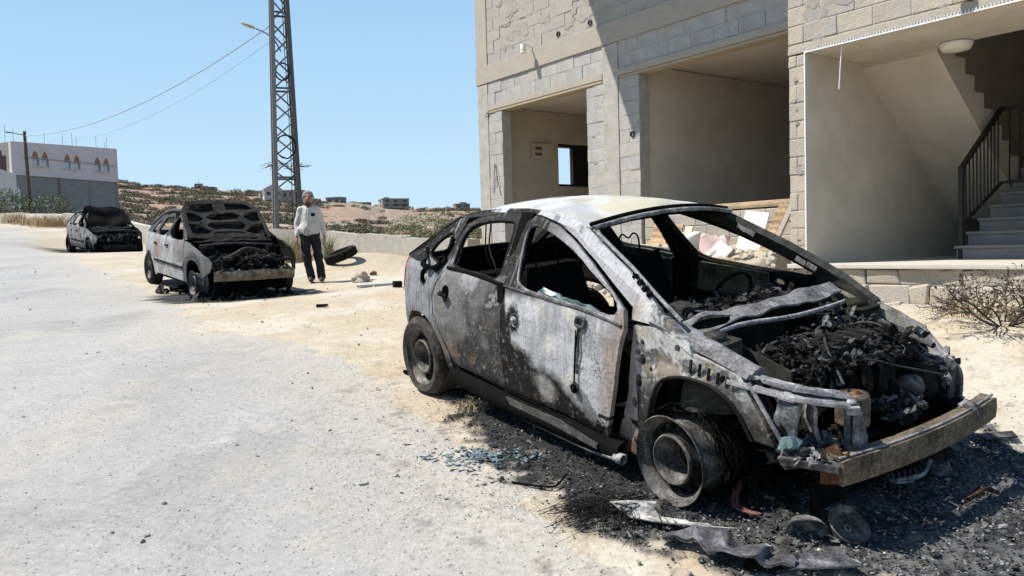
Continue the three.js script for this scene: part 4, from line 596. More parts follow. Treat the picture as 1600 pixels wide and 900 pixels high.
  const roofTex = tex(512, 512, (u, v) => { const x = u * 2 - 0.1, z = v * 1.4 - 0.7, n = fbm(x * 3, z * 3, 2, 5), f = noise(x * 45, z * 45); let c = mix3([0.44, 0.44, 0.44], [0.42, 0.395, 0.30], sst(0.0, 0.12, n + 0.35 * (x - 1.15) + 0.03)); c = mix3(c, [0.26, 0.26, 0.265], 0.75 * sst(0.05, 0.25, fbm(x * 2.2 + 4, z * 2.6, 9) + 0.15 * f)); c = mix3(c, [0.05, 0.05, 0.05], sst(0.75, 0.3, x + 0.9 * n)); return c.map((q) => Math.pow(clamp(q * (1 + 0.08 * f)), 1 / 2.2)); }, true, false);
  const roofMat = mat(null, 0.75, { map: roofTex, bumpMap: rep(burntBump, 3), bumpScale: 0.002, metalness: 0.1 }); roofMat.color.setRGB(1, 1, 1);
  // --- outlines of the flank ---
  const archR = [[0.44, 0.19], [0.39, 0.33], [0.34, 0.45], [0.25, 0.56], [0.13, 0.625], [0, 0.64], [-0.12, 0.625], [-0.24, 0.56], [-0.33, 0.45], [-0.365, 0.38]];
  const roofEdge = [[-0.07, 1.12], [0.07, 1.215], [0.29, 1.315], [0.48, 1.355], [0.70, 1.375], [1.0, 1.385], [1.25, 1.378], [1.52, 1.355], [1.71, 1.315]];
  const quarterWin = smooth([[0.05, 1.06], [0.10, 1.145], [0.25, 1.225], [0.30, 1.21], [0.30, 1.1], [0.34, 1.02], [0.31, 1.0], [0.16, 1.03]], 1);
  const quarter = [...archR, [-0.48, 0.41], [-0.68, 0.44], [-0.755, 0.53], [-0.75, 0.7], [-0.68, 0.86], [-0.5, 0.98], [-0.28, 1.04], [-0.07, 1.10], [0.07, 1.215], [0.28, 1.315], [0.40, 1.335], [0.37, 1.22], [0.385, 1.1], [0.415, 1.0], [0.30, 0.89], [0.25, 0.77], [0.27, 0.65], [0.36, 0.52], [0.44, 0.40], [0.49, 0.3], [0.5, 0.2]];
  const fuelHole = ring(0.085, 0.90, 0.062, 16, 1.05);
  const rDoor = [[0.425, 1.0], [0.395, 1.1], [0.385, 1.2], [0.42, 1.285], [0.55, 1.335], [0.75, 1.362], [1.02, 1.372], [1.075, 1.365], [1.12, 1.15], [1.155, 0.96], [1.15, 0.6], [1.148, 0.30], [0.62, 0.325], [0.515, 0.335], [0.46, 0.42], [0.38, 0.525], [0.288, 0.65], [0.268, 0.77], [0.315, 0.885]];
  const rWin = smooth([[0.475, 1.005], [0.455, 1.08], [0.435, 1.17], [0.455, 1.25], [0.56, 1.295], [0.72, 1.318], [0.97, 1.322], [1.0, 1.30], [1.05, 1.12], [1.09, 0.975], [0.86, 0.99]], 1);
  const fDoor = [[1.165, 0.96], [1.13, 1.15], [1.09, 1.367], [1.25, 1.358], [1.45, 1.32], [1.66, 1.245], [1.9, 1.14], [2.12, 1.03], [2.27, 0.955], [2.285, 0.855], [2.255, 0.70], [2.215, 0.5], [2.16, 0.34], [2.115, 0.235], [1.75, 0.28], [1.16, 0.30], [1.162, 0.6]];
  const fWin = smooth([[1.30, 0.962], [1.235, 1.07], [1.175, 1.2], [1.15, 1.29], [1.19, 1.315], [1.32, 1.300], [1.50, 1.255], [1.72, 1.185], [1.98, 1.075], [2.21, 0.985], [2.235, 0.90], [2.03, 0.912], [1.65, 0.932]], 1);
  const mk = (o, h, off, opt = {}) => panel(o, h, S(off), { uvScale: U, dent: 0.011, ds: 3, L: 0.05, ...opt });
  const gQ = mk(quarter, [quarterWin, fuelHole], 0, { th: 0.02 }), gR = mk(rDoor, [rWin, ring(0.455, 0.825, 0.05, 14, 1.2)], 0.002, { th: 0.03 }), gF = mk(fDoor, [fWin, ring(1.315, 0.765, 0.045, 14, 1.1), smooth([[1.915, 0.825], [1.995, 0.82], [2.005, 0.865], [1.925, 0.87]], 1)], 0.006, { th: 0.03 });
  const rQ = part('rear_quarter', gQ, flank, C), rD = part('rear_door', gR, flank, C), fD = part('front_door', gF, flank, C); rD.userData.label = 'smoke-darkened rear door of the near wreck'; fD.userData.label = 'front door burnt to pale bare metal with a black lower corner';
  // the far flank is black on the side we look at
  const inner = burnt([0.05, 0.05, 0.048], 0.9), teal = burnt([0.16, 0.21, 0.20], 0.85), olive = burnt([0.30, 0.28, 0.19], 0.85);
  const lQ = part('rear_quarter', mirrorZ(mk(quarter, [quarterWin], 0)), inner, C), lR = part('rear_door', mirrorZ(gR), inner, C), lF = part('front_door', mirrorZ(gF), inner, C);
  part('door_trim', boxUV(panel([[0.5, 0.72], [1.14, 0.70], [1.14, 0.955], [0.8, 0.985], [0.5, 0.99]], [], (x, y) => [x, y, -zSide(x, y) + 0.05], { dent: 0.012, ds: 9 })), teal, lR);
  part('door_trim', boxUV(panel([[1.25, 0.72], [1.9, 0.72], [1.9, 0.90], [1.3, 0.93]], [], (x, y) => [x, y, -zSide(x, y) + 0.05], { dent: 0.012, ds: 5 })), olive, lF);
  // door edges folded round the window openings
  const lip = (pts, off, r, m, par, mz = 1) => part('window_frame', tube(pts.map(([x, y]) => [x, y, mz * (zSide(x, y) + off)]), r, 6, pts.length * 2, true), m, par);
  lip(fWin, -0.004, 0.009, X.ash, fD); lip(rWin, -0.004, 0.010, X.sootMetal, rD); lip(quarterWin, -0.004, 0.010, X.sootMetal, rQ); lip(fWin, -0.004, 0.010, X.sootMetal, lF, -1); lip(rWin, -0.004, 0.010, X.sootMetal, lR, -1);
  part('belt_moulding', tube([[0.42, 0.998], [0.8, 0.984], [1.15, 0.957]].map(([x, y]) => [x, y, zSide(x, y) + 0.006]), 0.012, 6), X.soot, rD);
  part('belt_moulding', tube([[1.17, 0.955], [1.6, 0.93], [2.0, 0.905], [2.27, 0.87]].map(([x, y]) => [x, y, zSide(x, y) + 0.008]), 0.008, 6), X.grey, fD);
  // handles, fuel filler, door hardware
  const h1 = part('door_handle', [tube([[0.405, 0.825, 0.855], [0.45, 0.828, 0.885], [0.51, 0.815, 0.862]], 0.014, 8), lathe([[0.05, 0], [0.045, -0.03], [0.001, -0.03]], 16, 'z').translate(0.455, 0.825, 0.838)], X.sootMetal, rD);
  part('door_handle', [lathe([[0.044, 0.002], [0.038, -0.025], [0.02, -0.032], [0.001, -0.032]], 16, 'z').translate(1.315, 0.765, 0.85), lathe([[0.026, 0.0], [0.02, 0.018], [0.001, 0.022]], 14, 'z').translate(1.30, 0.76, 0.835)], X.pale, fD);
  part('filler_neck', [lathe([[0.06, 0], [0.055, -0.04], [0.001, -0.045]], 18, 'z').translate(0.085, 0.90, zSide(0.085, 0.9) - 0.006)], X.soot, rQ); part('filler_cap', lathe([[0.034, 0], [0.034, 0.02], [0.001, 0.024]], 16, 'z').translate(0.095, 0.893, zSide(0.085, 0.9) - 0.04), X.ash, rQ);
  part('mirror_mount', [tube([[1.925, 0.83, 0.855], [1.99, 0.825, 0.858], [1.995, 0.862, 0.85], [1.93, 0.866, 0.85]], 0.010, 6, 20, true), cham(0.05, 0.03, 0.02, 0.004, 1.95, 0.845, 0.835)], X.grey, fD);
  part('mirror_cable', [tube([[1.955, 0.83, 0.86], [1.945, 0.74, 0.872], [1.925, 0.62, 0.872], [1.905, 0.5, 0.868]], 0.005, 5), tube([[1.93, 0.80, 0.862], [1.93, 0.66, 0.875], [1.915, 0.56, 0.872]], 0.004, 5), ...[0, 1, 2].map((i) => tube(ring(1.90, 0.465 + i * 0.004, 0.022 - i * 0.004, 8).map(([x, y]) => [x, y, 0.868 + i * 0.004]), 0.006, 5, 16, true))], X.soot, fD);
  // torn quarter-window seal hanging out
  part('torn_seal', rumple(tube([[-0.02, 1.10, 0.66], [0.02, 1.075, 0.72], [0.10, 1.03, 0.78], [0.17, 0.985, 0.83], [0.28, 1.0, 0.80], [0.36, 1.05, 0.76]], 0.02, 6, 24), 0.03, 18), X.soot, rQ); part('torn_trim', rumple(tube([[0.33, 1.20, 0.66], [0.31, 1.1, 0.73], [0.335, 1.03, 0.78], [0.27, 0.98, 0.83]], 0.022, 6, 20), 0.03, 16, 4), X.soot, rQ);
  part('tail_lamp', boxUV(panel([[-0.55, 0.80], [-0.44, 0.75], [-0.36, 0.92], [-0.42, 1.0], [-0.54, 0.96]], [], S(0.012))), mat([0.42, 0.06, 0.06], 0.35), rQ);
  // roof rails running down into the windscreen pillars
  const railOut = [[-0.07, 1.11], [0.07, 1.225], [0.28, 1.325], [0.42, 1.33], [0.56, 1.342], [0.75, 1.364], [1.08, 1.372], [1.26, 1.362], [1.46, 1.332], [1.67, 1.257], [1.91, 1.152], [2.13, 1.042], [2.29, 0.962], [2.30, 0.90], [2.46, 0.89], [2.60, 0.83], [2.70, 0.785], [2.68, 0.83], [2.555, 0.91], [2.38, 1.015], [2.17, 1.125], [1.94, 1.225], [1.73, 1.32], [1.55, 1.365], [1.26, 1.395], [1.0, 1.402], [0.70, 1.394], [0.46, 1.372], [0.27, 1.335], [0.05, 1.235]];
  const gRail = panel(railOut, [], (x, y) => [x, y, zSide(x, Math.min(y, 1.42)) + 0.004 - sst(1.7, 2.6, x) * 0.05], { uvScale: U, th: 0.05, L: 0.04, dent: 0.004 });
  const rr1 = part('windscreen_pillar', gRail, flank, C); const rl1 = part('windscreen_pillar', mirrorZ(gRail), burnt([0.085, 0.085, 0.08], 0.8), C);
  part('screen_flange', tube([[1.72, 1.325, 0.55], [1.94, 1.232, 0.60], [2.17, 1.13, 0.645], [2.38, 1.02, 0.685], [2.56, 0.915, 0.70]], 0.012, 5), X.pale, rr1);
  for (const [x, y] of [[2.22, 1.10], [2.27, 1.075], [2.32, 1.05], [2.36, 1.03]]) part('clip', rock(0.018, x * 9, 0.5).translate(x, y, zSide(x, y) - 0.035), X.char, rr1);
  for (const [x, y] of [[1.86, 1.245], [1.92, 1.22], [2.26, 1.06], [2.33, 1.03]]) part('bracket', bx(0.07, 0.03, 0.006, x, y - 0.03, -0.55 - (1.3 - y) * 0.3, 0, 0.1, -0.45), X.ash, rl1);
  // --- roof skin with a crowned section ---
  const rE = (x) => [polyLine(x, roofEdge) + 0.012, zSide(x, polyLine(x, roofEdge)) - 0.01];
  const roofOutline = []; for (let i = 0; i <= 12; i++) roofOutline.push([0.05 + 1.70 * i / 12, -1]); for (let i = 12; i >= 0; i--) roofOutline.push([0.05 + 1.70 * i / 12, 1]);
  const roofG = panel(roofOutline, [], (x, t) => { const [ye, ze] = rE(x); return [x + 0.05 * (1 - t * t) * sst(0.8, 1.75, x), ye + 0.048 * (1 - t * t) - 0.014 * sst(1.62, 1.78, x), t * ze]; }, { L: 0.08, th: -0.015, dent: 0 });
  { const p = roofG.attributes.position, u = roofG.attributes.uv; for (let i = 0; i < p.count; i++) { p.setY(i, p.getY(i) + 0.006 * noise(p.getX(i) * 5, p.getZ(i) * 5)); u.setXY(i, (p.getX(i) + 0.1) / 2, (p.getZ(i) + 0.7) / 1.4); } }
  part('roof', roofG, roofMat, C);
  part('header_rail', [tube([-1, -0.6, -0.2, 0.2, 0.6, 1].map((t) => [1.765 + 0.045 * (1 - t * t), 1.318 + 0.055 * (1 - t * t), t * 0.575]), 0.015, 6, 30)], X.pale, C);
  part('header_seal', [tube([-1, -0.6, -0.2, 0.2, 0.6, 1].map((t) => [1.735 + 0.045 * (1 - t * t), 1.338 + 0.055 * (1 - t * t), t * 0.57]), 0.014, 6, 30)], X.soot, C);
  // tailgate: frame round the missing glass, and the lower skin
  part('tailgate', [tube([[0.1, 1.26, 0.52], [0.12, 1.30, 0], [0.1, 1.26, -0.52]], 0.03, 6), bar(V(0.08, 1.25, 0.53), V(-0.45, 0.99, 0.62), 0.05, 0.05), bar(V(0.08, 1.25, -0.53), V(-0.45, 0.99, -0.62), 0.05, 0.05), boxUV(panel([[0.52, -0.40], [1.0, -0.5], [1.0, 0.5], [0.52, 0.40]], [], (y, z) => [-0.78 + 0.25 * z * z + sst(0.75, 1.0, y) * 0.28, y, z], { th: 0.03 }))], X.sootMetal, C);
  // --- sill, floor, pillars, seats ---
  part('sill', [tube([[0.45, 0.24, 0.79], [1.1, 0.20, 0.80], [1.75, 0.185, 0.80], [2.22, 0.165, 0.785]], 0.07, 8, 30), tube([[0.5, 0.33, 0.80], [1.2, 0.285, 0.815], [2.1, 0.22, 0.80]], 0.02, 6, 20)], X.soot, C);
  const pinch = part('sill_seam', [tube([[1.3, 0.145, 0.82], [1.75, 0.13, 0.825], [2.05, 0.13, 0.83], [2.21, 0.145, 0.835]], 0.018, 6)], X.ash, C); part('jack_tube', lathe([[0.03, -0.03], [0.03, 0.03], [0.02, 0.03], [0.02, -0.03]], 14, 'z').rotateY(Math.PI / 2).translate(2.23, 0.15, 0.835), X.pale, pinch);
  part('sill_strip', boxUV(panel([[1.2, 0.255], [1.75, 0.245], [2.08, 0.195], [2.08, 0.165], [1.7, 0.20], [1.25, 0.215]], [], (x, y) => [x, y, 0.868])), burnt([0.17, 0.17, 0.165], 0.6), C);
  part('sill', mirrorZ(tube([[0.45, 0.24, 0.79], [1.1, 0.20, 0.80], [2.22, 0.165, 0.785]], 0.08, 8, 20)), X.soot, C);
  part('floor_pan', [bx(2.75, 0.06, 1.4, 1.0, 0.22, 0), bx(0.8, 0.25, 0.9, -0.1, 0.35, 0), bx(0.05, 0.6, 1.36, 2.36, 0.55, 0), bx(0.9, 0.03, 1.1, -0.2, 0.86, 0)], X.soot, C);
  for (const s of [1, -1]) part('door_post', [bar(V(1.155, 0.25, s * 0.76), V(1.15, 0.95, s * 0.765), 0.14, 0.07), bar(V(1.15, 0.95, s * 0.755), V(1.085, 1.37, s * 0.525), 0.10, 0.06)], X.soot, C);
  for (const s of [1, -1]) { const seat = part('seat_frame', [lump(0.48, 0.14, 0.5, 0.05, 6, s, 1.42, 0.42, s * 0.37), place(lump(0.1, 0.6, 0.46, 0.05, 6, s + 3, 0, 0, 0), 1.13, 0.72, s * 0.37, 0, 0, 0.3)], X.char, C); part('headrest_hoop', tube([[1.03, 0.98, s * 0.37 - 0.09], [1.01, 1.13, s * 0.37 - 0.085], [1.005, 1.15, s * 0.37 - 0.05], [1.01, 1.12, s * 0.37], [1.005, 1.15, s * 0.37 + 0.05], [1.01, 1.13, s * 0.37 + 0.085], [1.03, 0.98, s * 0.37 + 0.09]], 0.007, 6), X.soot, seat); }
  part('rear_seat_frame', [lump(0.5, 0.16, 1.25, 0.05, 5, 7, 0.35, 0.45, 0), place(lump(0.1, 0.6, 1.25, 0.05, 5, 8, 0, 0, 0), 0.05, 0.72, 0, 0, 0, 0.35)], X.char, C);
  part('interior_residue', charHeap(120, [0.2, 2.3, 0.26, 0.36, -0.65, 0.65], [0.015, 0.045], [[0.02, 0.02, 0.02], [0.03, 0.03, 0.03], [0.1, 0.1, 0.1]], 31), X.vc, C);
  part('seat_belt', [tube([[0.72, 1.30, 0.60], [0.78, 1.15, 0.66], [0.92, 1.0, 0.70], [0.98, 0.8, 0.72]], 0.006, 5), tube([[0.66, 1.31, 0.60], [0.67, 1.1, 0.62], [0.70, 1.0, 0.6]], 0.005, 5)], X.sootMetal, C);
  part('window_glass_rest', rumple(boxUV(panel([[1.42, 0.92], [1.50, 0.955], [1.62, 0.975], [1.72, 0.95], [1.85, 0.945], [1.98, 0.925], [2.08, 0.905], [1.75, 0.90]], [], (x, y) => [x, y, zSide(x, y) - 0.02], { th: 0.02 })), 0.03, 14), X.glass, fD);
  // --- dashboard wreck and scuttle panel ---
  part('dashboard', [lump(0.34, 0.22, 1.30, 0.06, 6, 4, 2.16, 0.66, 0), lump(0.2, 0.1, 0.5, 0.05, 8, 5, 2.2, 0.80, -0.3)], X.char, C); part('dash_residue', charHeap(420, [2.0, 2.44, 0.78, 0.86, -0.66, 0.6], [0.006, 0.022], [[0.015, 0.015, 0.015], [0.03, 0.03, 0.03], [0.07, 0.07, 0.07], [0.2, 0.2, 0.21]], 33), X.vc, C);
  part('steering_wheel', [tube(ring(0, 0, 0.18, 20).map(([a, b]) => [1.93 + b * 0.4, 0.80 + b * 0.9, -0.37 + a]), 0.011, 6, 40, true), tube([[1.93, 0.8, -0.37], [2.15, 0.68, -0.37]], 0.03, 8)], X.soot, C);
  part('dash_box', lump(0.14, 0.05, 0.13, 0.03, 12, 8, 2.18, 0.865, 0.30), burnt([0.06, 0.06, 0.06], 0.8), C);
  const cowl = part('scuttle_panel', [boxUV(rumple(panel([[-0.66, 0], [-0.3, 0], [0.1, 0], [0.45, 0], [0.66, 0], [0.66, 0.14], [0.40, 0.105], [0.22, 0.09], [0.1, 0.10], [-0.1, 0.08], [-0.3, 0.10], [-0.66, 0.09]], [smooth([[0.30, 0.035], [0.56, 0.035], [0.56, 0.10], [0.34, 0.10]], 1)], (z, t) => [2.38 + t + 0.10 * (1 - z * z), 0.885 - t * 0.42 + 0.025 * (1 - z * z) - 0.02 * z, z], { L: 0.03, th: 0.012 }), 0.022, 7))], burnt([0.40, 0.40, 0.41], 0.8), C);
  part('scuttle_lip', tube([[2.56, 0.80, 0.62], [2.58, 0.835, 0.3], [2.66, 0.84, 0], [2.66, 0.845, -0.35], [2.58, 0.83, -0.64]], 0.013, 6, 30), X.pale, cowl);
  part('firewall', [boxUV(rumple(clean(new THREE.BoxGeometry(0.05, 0.62, 1.3, 2, 10, 14)), 0.04, 5, 3).translate(2.42, 0.55, 0))], burnt([0.04, 0.039, 0.032], 0.85), C);
  part('wiper_linkage', [tube([[2.62, 0.79, 0.60], [2.66, 0.80, 0.52], [2.60, 0.80, 0.45], [2.52, 0.79, 0.42]], 0.022, 6), lathe([[0.03, 0], [0.03, 0.02], [0.015, 0.022], [0.015, 0]], 12).translate(2.63, 0.80, 0.60)], X.pale, C);
  // --- inner wings, strut towers, wing rails ---
  const post = [[2.30, 0.87], [2.46, 0.88], [2.70, 0.79], [2.95, 0.725], [3.00, 0.66], [3.10, 0.52], [3.14, 0.45], [3.02, 0.45], [2.97, 0.53], [2.91, 0.61], [2.82, 0.655], [2.70, 0.675], [2.60, 0.665], [2.50, 0.625], [2.43, 0.54], [2.385, 0.38], [2.36, 0.18], [2.2, 0.16], [2.13, 0.235], [2.18, 0.36], [2.235, 0.52], [2.27, 0.68]];
  const holesP = [ring(2.36, 0.79, 0.016, 10), ring(2.36, 0.70, 0.022, 10, 1.3), ring(2.33, 0.585, 0.022, 10, 1.6), ring(2.29, 0.46, 0.02, 10, 1.5), ring(2.42, 0.66, 0.014, 8), ring(2.34, 0.30, 0.018, 8), ring(2.86, 0.70, 0.016, 8), ring(2.60, 0.80, 0.02, 8)];
  const wingMap = (x, y) => [x, y, 0.775 - 0.05 * sst(2.6, 3.1, x) + 0.02 * sst(0.72, 0.66, y) * sst(2.4, 2.5, x) - 0.02 * sst(2.28, 2.2, x)];
  const gW = panel(post, holesP, wingMap, { uvScale: U, th: 0.03, L: 0.035, dent: 0.012, ds: 5 }); const wR = part('inner_wing', gW, flank, C), wL = part('inner_wing', mirrorZ(gW), burnt([0.10, 0.10, 0.085], 0.85), C);
  part('arch_lip', tube([[2.37, 0.2], [2.40, 0.4], [2.45, 0.54], [2.52, 0.63], [2.62, 0.668], [2.72, 0.675], [2.83, 0.655], [2.92, 0.605], [2.98, 0.53], [3.03, 0.45]].map(([x, y]) => { const p = wingMap(x, y); return [x, y, p[2] + 0.012]; }), 0.009, 6, 40), X.sootMetal, wR);
  for (let i = 0; i < 5; i++) part('wing_rib', bar(V(2.70 + i * 0.05, 0.765 - i * 0.012, 0.785 - i * 0.006), V(2.69 + i * 0.05, 0.70 - i * 0.008, 0.785 - i * 0.006), 0.010, 0.012), X.sootMetal, wR);
  for (const s of [1, -1]) { // wheel-house, strut tower and rail along the top of the wing
    const tower = part('strut_tower', [place(rumple(clean(new THREE.CylinderGeometry(0.13, 0.17, 0.32, 18, 4)), 0.02, 6), 2.66, 0.66, s * 0.58), lathe([[0.06, 0], [0.06, 0.03], [0.03, 0.035], [0.001, 0.03]], 16).translate(2.66, 0.82, s * 0.58), boxUV(panel([[2.32, 0.2], [2.42, 0.52], [2.55, 0.63], [2.72, 0.66], [2.88, 0.6], [2.98, 0.45], [3.02, 0.3], [3.0, 0.7], [2.6, 0.80], [2.3, 0.8]], [], (x, y) => [x, y, s * (0.46 - 0.02 * y)]))], s > 0 ? burnt([0.07, 0.07, 0.06], 0.8) : burnt([0.05, 0.052, 0.04], 0.85), C);
    part('wing_rail', [rumple(boxUV(panel([[2.42, 0.66], [2.42, 0.775], [2.98, 0.735], [2.98, 0.60], [2.7, 0.63]], [], (x, z) => [x, 0.875 - (x - 2.42) * 0.28 + 0.012 * Math.sin(z * 60), s * z], { th: 0.03, L: 0.03 })), 0.012, 8)], s > 0 ? X.ash : burnt([0.32, 0.32, 0.28], 0.85), C);
    part('chassis_leg', bar(V(2.3, 0.34, s * 0.45), V(3.30, 0.36, s * 0.47), 0.10, 0.13), X.soot, C);
  }
  // --- radiator frame, lamp carriers, crash beam ---
  const frontR = part('front_rail', [strip([[2.88, 0.725, 0.715], [3.02, 0.70, 0.66], [3.13, 0.675, 0.60], [3.28, 0.635, 0.43]], 0.045, 0.018, { flare: 0.5 }), strip([[2.90, 0.69, 0.76], [3.06, 0.672, 0.715], [3.20, 0.65, 0.65], [3.32, 0.61, 0.48]], 0.038, 0.014, { flare: 0.4 }), boxUV(panel([[3.12, 0.60], [3.17, 0.67], [3.33, 0.50], [3.29, 0.42]], [], (x, z) => [x, 0.655 - (x - 3.12) * 0.2, z], { th: 0.01 }))], X.pale, C);
  part('rail_end', [cham(0.06, 0.04, 0.06, 0.008, 3.33, 0.605, 0.47, 0, 0.7, 0), lathe([[0.02, 0], [0.02, 0.012], [0.001, 0.014]], 10).translate(3.325, 0.632, 0.47)], X.pale, frontR);
  const gusset = part('wing_gusset', [bar(V(3.00, 0.70, 0.735), V(3.16, 0.46, 0.70), 0.03, 0.025), boxUV(panel([[2.96, 0.70], [3.02, 0.72], [3.18, 0.48], [3.15, 0.43], [3.05, 0.45]], [], (x, y) => [x, y, 0.70], { th: 0.01 }))], X.sootMetal, C); part('gusset_edge', [tube([[3.0, 0.71, 0.745], [3.1, 0.57, 0.735], [3.17, 0.455, 0.715]], 0.012, 5)], X.ash, gusset);
  part('lamp_carrier', [rumple(boxUV(panel([[0.38, 0.34], [0.72, 0.36], [0.74, 0.40], [0.70, 0.43], [0.38, 0.42]], [], (z, y) => [3.32 - 0.3 * z + 0.5 * (0.5 - y), y, z], { th: 0.02 })), 0.02, 9), bx(0.24, 0.03, 0.34, 3.22, 0.40, 0.55, 0, 0.4, 0)], X.grey, C);
  part('lamp_housing', [rumple(boxUV(place(clean(new THREE.BoxGeometry(0.10, 0.17, 0.13, 4, 5, 4)), 3.12, 0.555, 0.63, 0.1, 0.5, -0.15)), 0.02, 12), rumple(boxUV(place(clean(new THREE.BoxGeometry(0.02, 0.19, 0.14, 2, 5, 4)), 3.17, 0.545, 0.53, 0.1, 0.9, 0.1)), 0.02, 12, 4)], X.pale, C);
  part('lamp_lens', [rumple(boxUV(panel([[0, 0], [0.09, 0.01], [0.12, 0.05], [0.06, 0.07], [0.02, 0.05]], [], (a, b) => [3.16 + a * 0.6, 0.44 + b * 0.9, 0.74 - a * 0.6], { th: 0.01 })), 0.02, 20)], X.glass, C);
  part('lamp_residue', charHeap(90, [3.12, 3.34, 0.41, 0.45, 0.42, 0.72], [0.006, 0.02], [[0.3, 0.3, 0.31], [0.42, 0.43, 0.45], [0.12, 0.12, 0.12], [0.5, 0.5, 0.5]], 35), X.vc, C);
  const vert = part('radiator_post', [bar(V(3.30, 0.60, 0.44), V(3.33, 0.32, 0.46), 0.06, 0.03), boxUV(panel([[0.38, 0.33], [0.50, 0.33], [0.49, 0.48], [0.47, 0.59], [0.42, 0.59], [0.40, 0.48]], [], (z, y) => [3.36 - 0.1 * (y - 0.33), y, z], { th: 0.012 }))], burnt([0.28, 0.28, 0.31], 0.75), C);
  part('radiator_post', [bar(V(3.21, 0.58, -0.50), V(3.22, 0.26, -0.52), 0.05, 0.035), boxUV(panel([[-0.59, 0.27], [-0.49, 0.27], [-0.47, 0.42], [-0.49, 0.57], [-0.55, 0.59]], [], (z, y) => [3.29 + 0.1 * z, y, z], { th: 0.012 })), tube([[3.18, 0.60, -0.55], [3.24, 0.56, -0.56], [3.25, 0.42, -0.56], [3.24, 0.29, -0.55]], 0.024, 8)], X.grey, C);
  part('front_rail', [strip([[2.86, 0.74, -0.70], [2.98, 0.69, -0.69], [3.08, 0.61, -0.66], [3.20, 0.58, -0.55]], 0.06, 0.02, { flare: 0.6 }), rumple(clean(new THREE.BoxGeometry(0.16, 0.012, 0.12, 6, 1, 5)).translate(3.1, 0.60, -0.63), 0.06, 12)], X.ash, C);
  part('lamp_wreck', [charHeap(110, [2.96, 3.22, 0.40, 0.60, -0.66, -0.46], [0.008, 0.026], [[0.3, 0.3, 0.31], [0.45, 0.45, 0.46], [0.1, 0.1, 0.1]], 37)], X.vc, C);
  const beamPts = Array.from({ length: 13 }, (_, i) => { const t = i / 6 - 1; return [3.36 + 0.055 * (1 - t * t), t * 0.64]; });
  const beamG = []; for (let i = 0; i < 12; i++) { const [x0, z0] = beamPts[i], [x1, z1] = beamPts[i + 1]; beamG.push(bar(V(x0, 0.43, z0), V(x1, 0.43, z1), 0.035, 0.125)); }
  const beam = part('crash_beam', [boxUV(panel([[-0.63, 0.335], [-0.63, 0.43], [-0.58, 0.435], [0.6, 0.435], [0.64, 0.43], [0.64, 0.33]], [], (z, y) => [3.385 + 0.055 * (1 - (z / 0.66) ** 2) - 1.5 * (y - 0.38) ** 2, y, z], { th: 0.02, L: 0.05, dent: 0 })), boxUV(panel([[-0.64, 0], [0.62, 0], [0.62, 0.05], [-0.64, 0.05]], [], (z, t) => [3.34 + 0.055 * (1 - (z / 0.66) ** 2) + t - 0.02, 0.437, z], { th: 0.012 }))], burnt([0.30, 0.245, 0.175], 0.8), C);
  part('beam_edge', tube(beamPts.map(([x, z]) => [x + 0.018, 0.440, z]), 0.008, 5, 40), X.pale, beam); part('beam_stay', [cham(0.14, 0.08, 0.12, 0.01, 3.30, 0.37, 0.50), cham(0.14, 0.08, 0.12, 0.01, 3.30, 0.37, -0.52)], X.tan, beam);
  part('beam_bracket', [rumple(boxUV(panel([[3.26, 0.28], [3.38, 0.31], [3.40, 0.47], [3.37, 0.44], [3.34, 0.49], [3.27, 0.43]], [], (x, y) => [x, y, 0.60], { th: 0.012 })), 0.008, 10)], X.rust, beam);
  part('lower_panel', [rumple(boxUV(panel([[-0.58, 0.14], [0.58, 0.12], [0.60, 0.29], [-0.58, 0.28]], [], (z, y) => [3.20 + 0.02 * z, y, z], { th: 0.02 })), 0.05, 4)], X.char, C);
  part('beam_rag', rumple(boxUV(place(clean(new THREE.BoxGeometry(0.07, 0.04, 0.08, 4, 3, 4)), 3.40, 0.435, -0.40)), 0.04, 20), X.ash, beam);
  // --- engine bay ---
  part('engine_block', [lump(0.46, 0.42, 0.78, 0.09, 7, 11, 2.90, 0.43, -0.02, 26), lump(0.34, 0.16, 0.62, 0.08, 11, 12, 2.88, 0.625, -0.04, 26), lump(0.3, 0.3, 0.4, 0.06, 6, 13, 3.0, 0.36, -0.45, 10)], X.char, C);
  part('engine_residue', charHeap(1100, [2.66, 3.12, 0.60, 0.72, -0.44, 0.36], [0.005, 0.022], [[0.012, 0.012, 0.012], [0.018, 0.018, 0.018], [0.03, 0.03, 0.03], [0.02, 0.02, 0.02], [0.08, 0.08, 0.085]], 41), X.vc, C);
  part('bay_residue', charHeap(420, [2.72, 3.22, 0.30, 0.48, -0.62, 0.6], [0.008, 0.026], [[0.012, 0.012, 0.012], [0.03, 0.03, 0.03], [0.02, 0.02, 0.02], [0.012, 0.012, 0.012], [0.09, 0.09, 0.09]], 43), X.vc, C);
  part('melted_sheet', rumple(boxUV(panel(smooth([[0, 0], [0.14, 0.02], [0.16, 0.12], [0.13, 0.24], [0.10, 0.20], [0.05, 0.25], [0.02, 0.14]], 1), [], (a, b) => [3.10 - b * 0.3 + a * 0.2, 0.58 + b * 0.8, 0.36 - a * 1.2], { L: 0.03, th: 0.006 })), 0.04, 14), burnt([0.30, 0.30, 0.31], 0.85), C);
  // what can still be told of the engine
  const cover = part('valve_cover', [lump(0.16, 0.07, 0.44, 0.018, 12, 61, 2.94, 0.735, -0.02, 12), ...[-0.16, -0.08, 0, 0.08, 0.16].map((z) => cham(0.15, 0.02, 0.018, 0.004, 2.94, 0.775, z - 0.02))], burnt([0.055, 0.054, 0.052], 0.7), C); part('filler_cap', lathe([[0.03, 0], [0.03, 0.025], [0.02, 0.03], [0.001, 0.03]], 12).translate(2.93, 0.785, 0.12), X.sootMetal, cover);
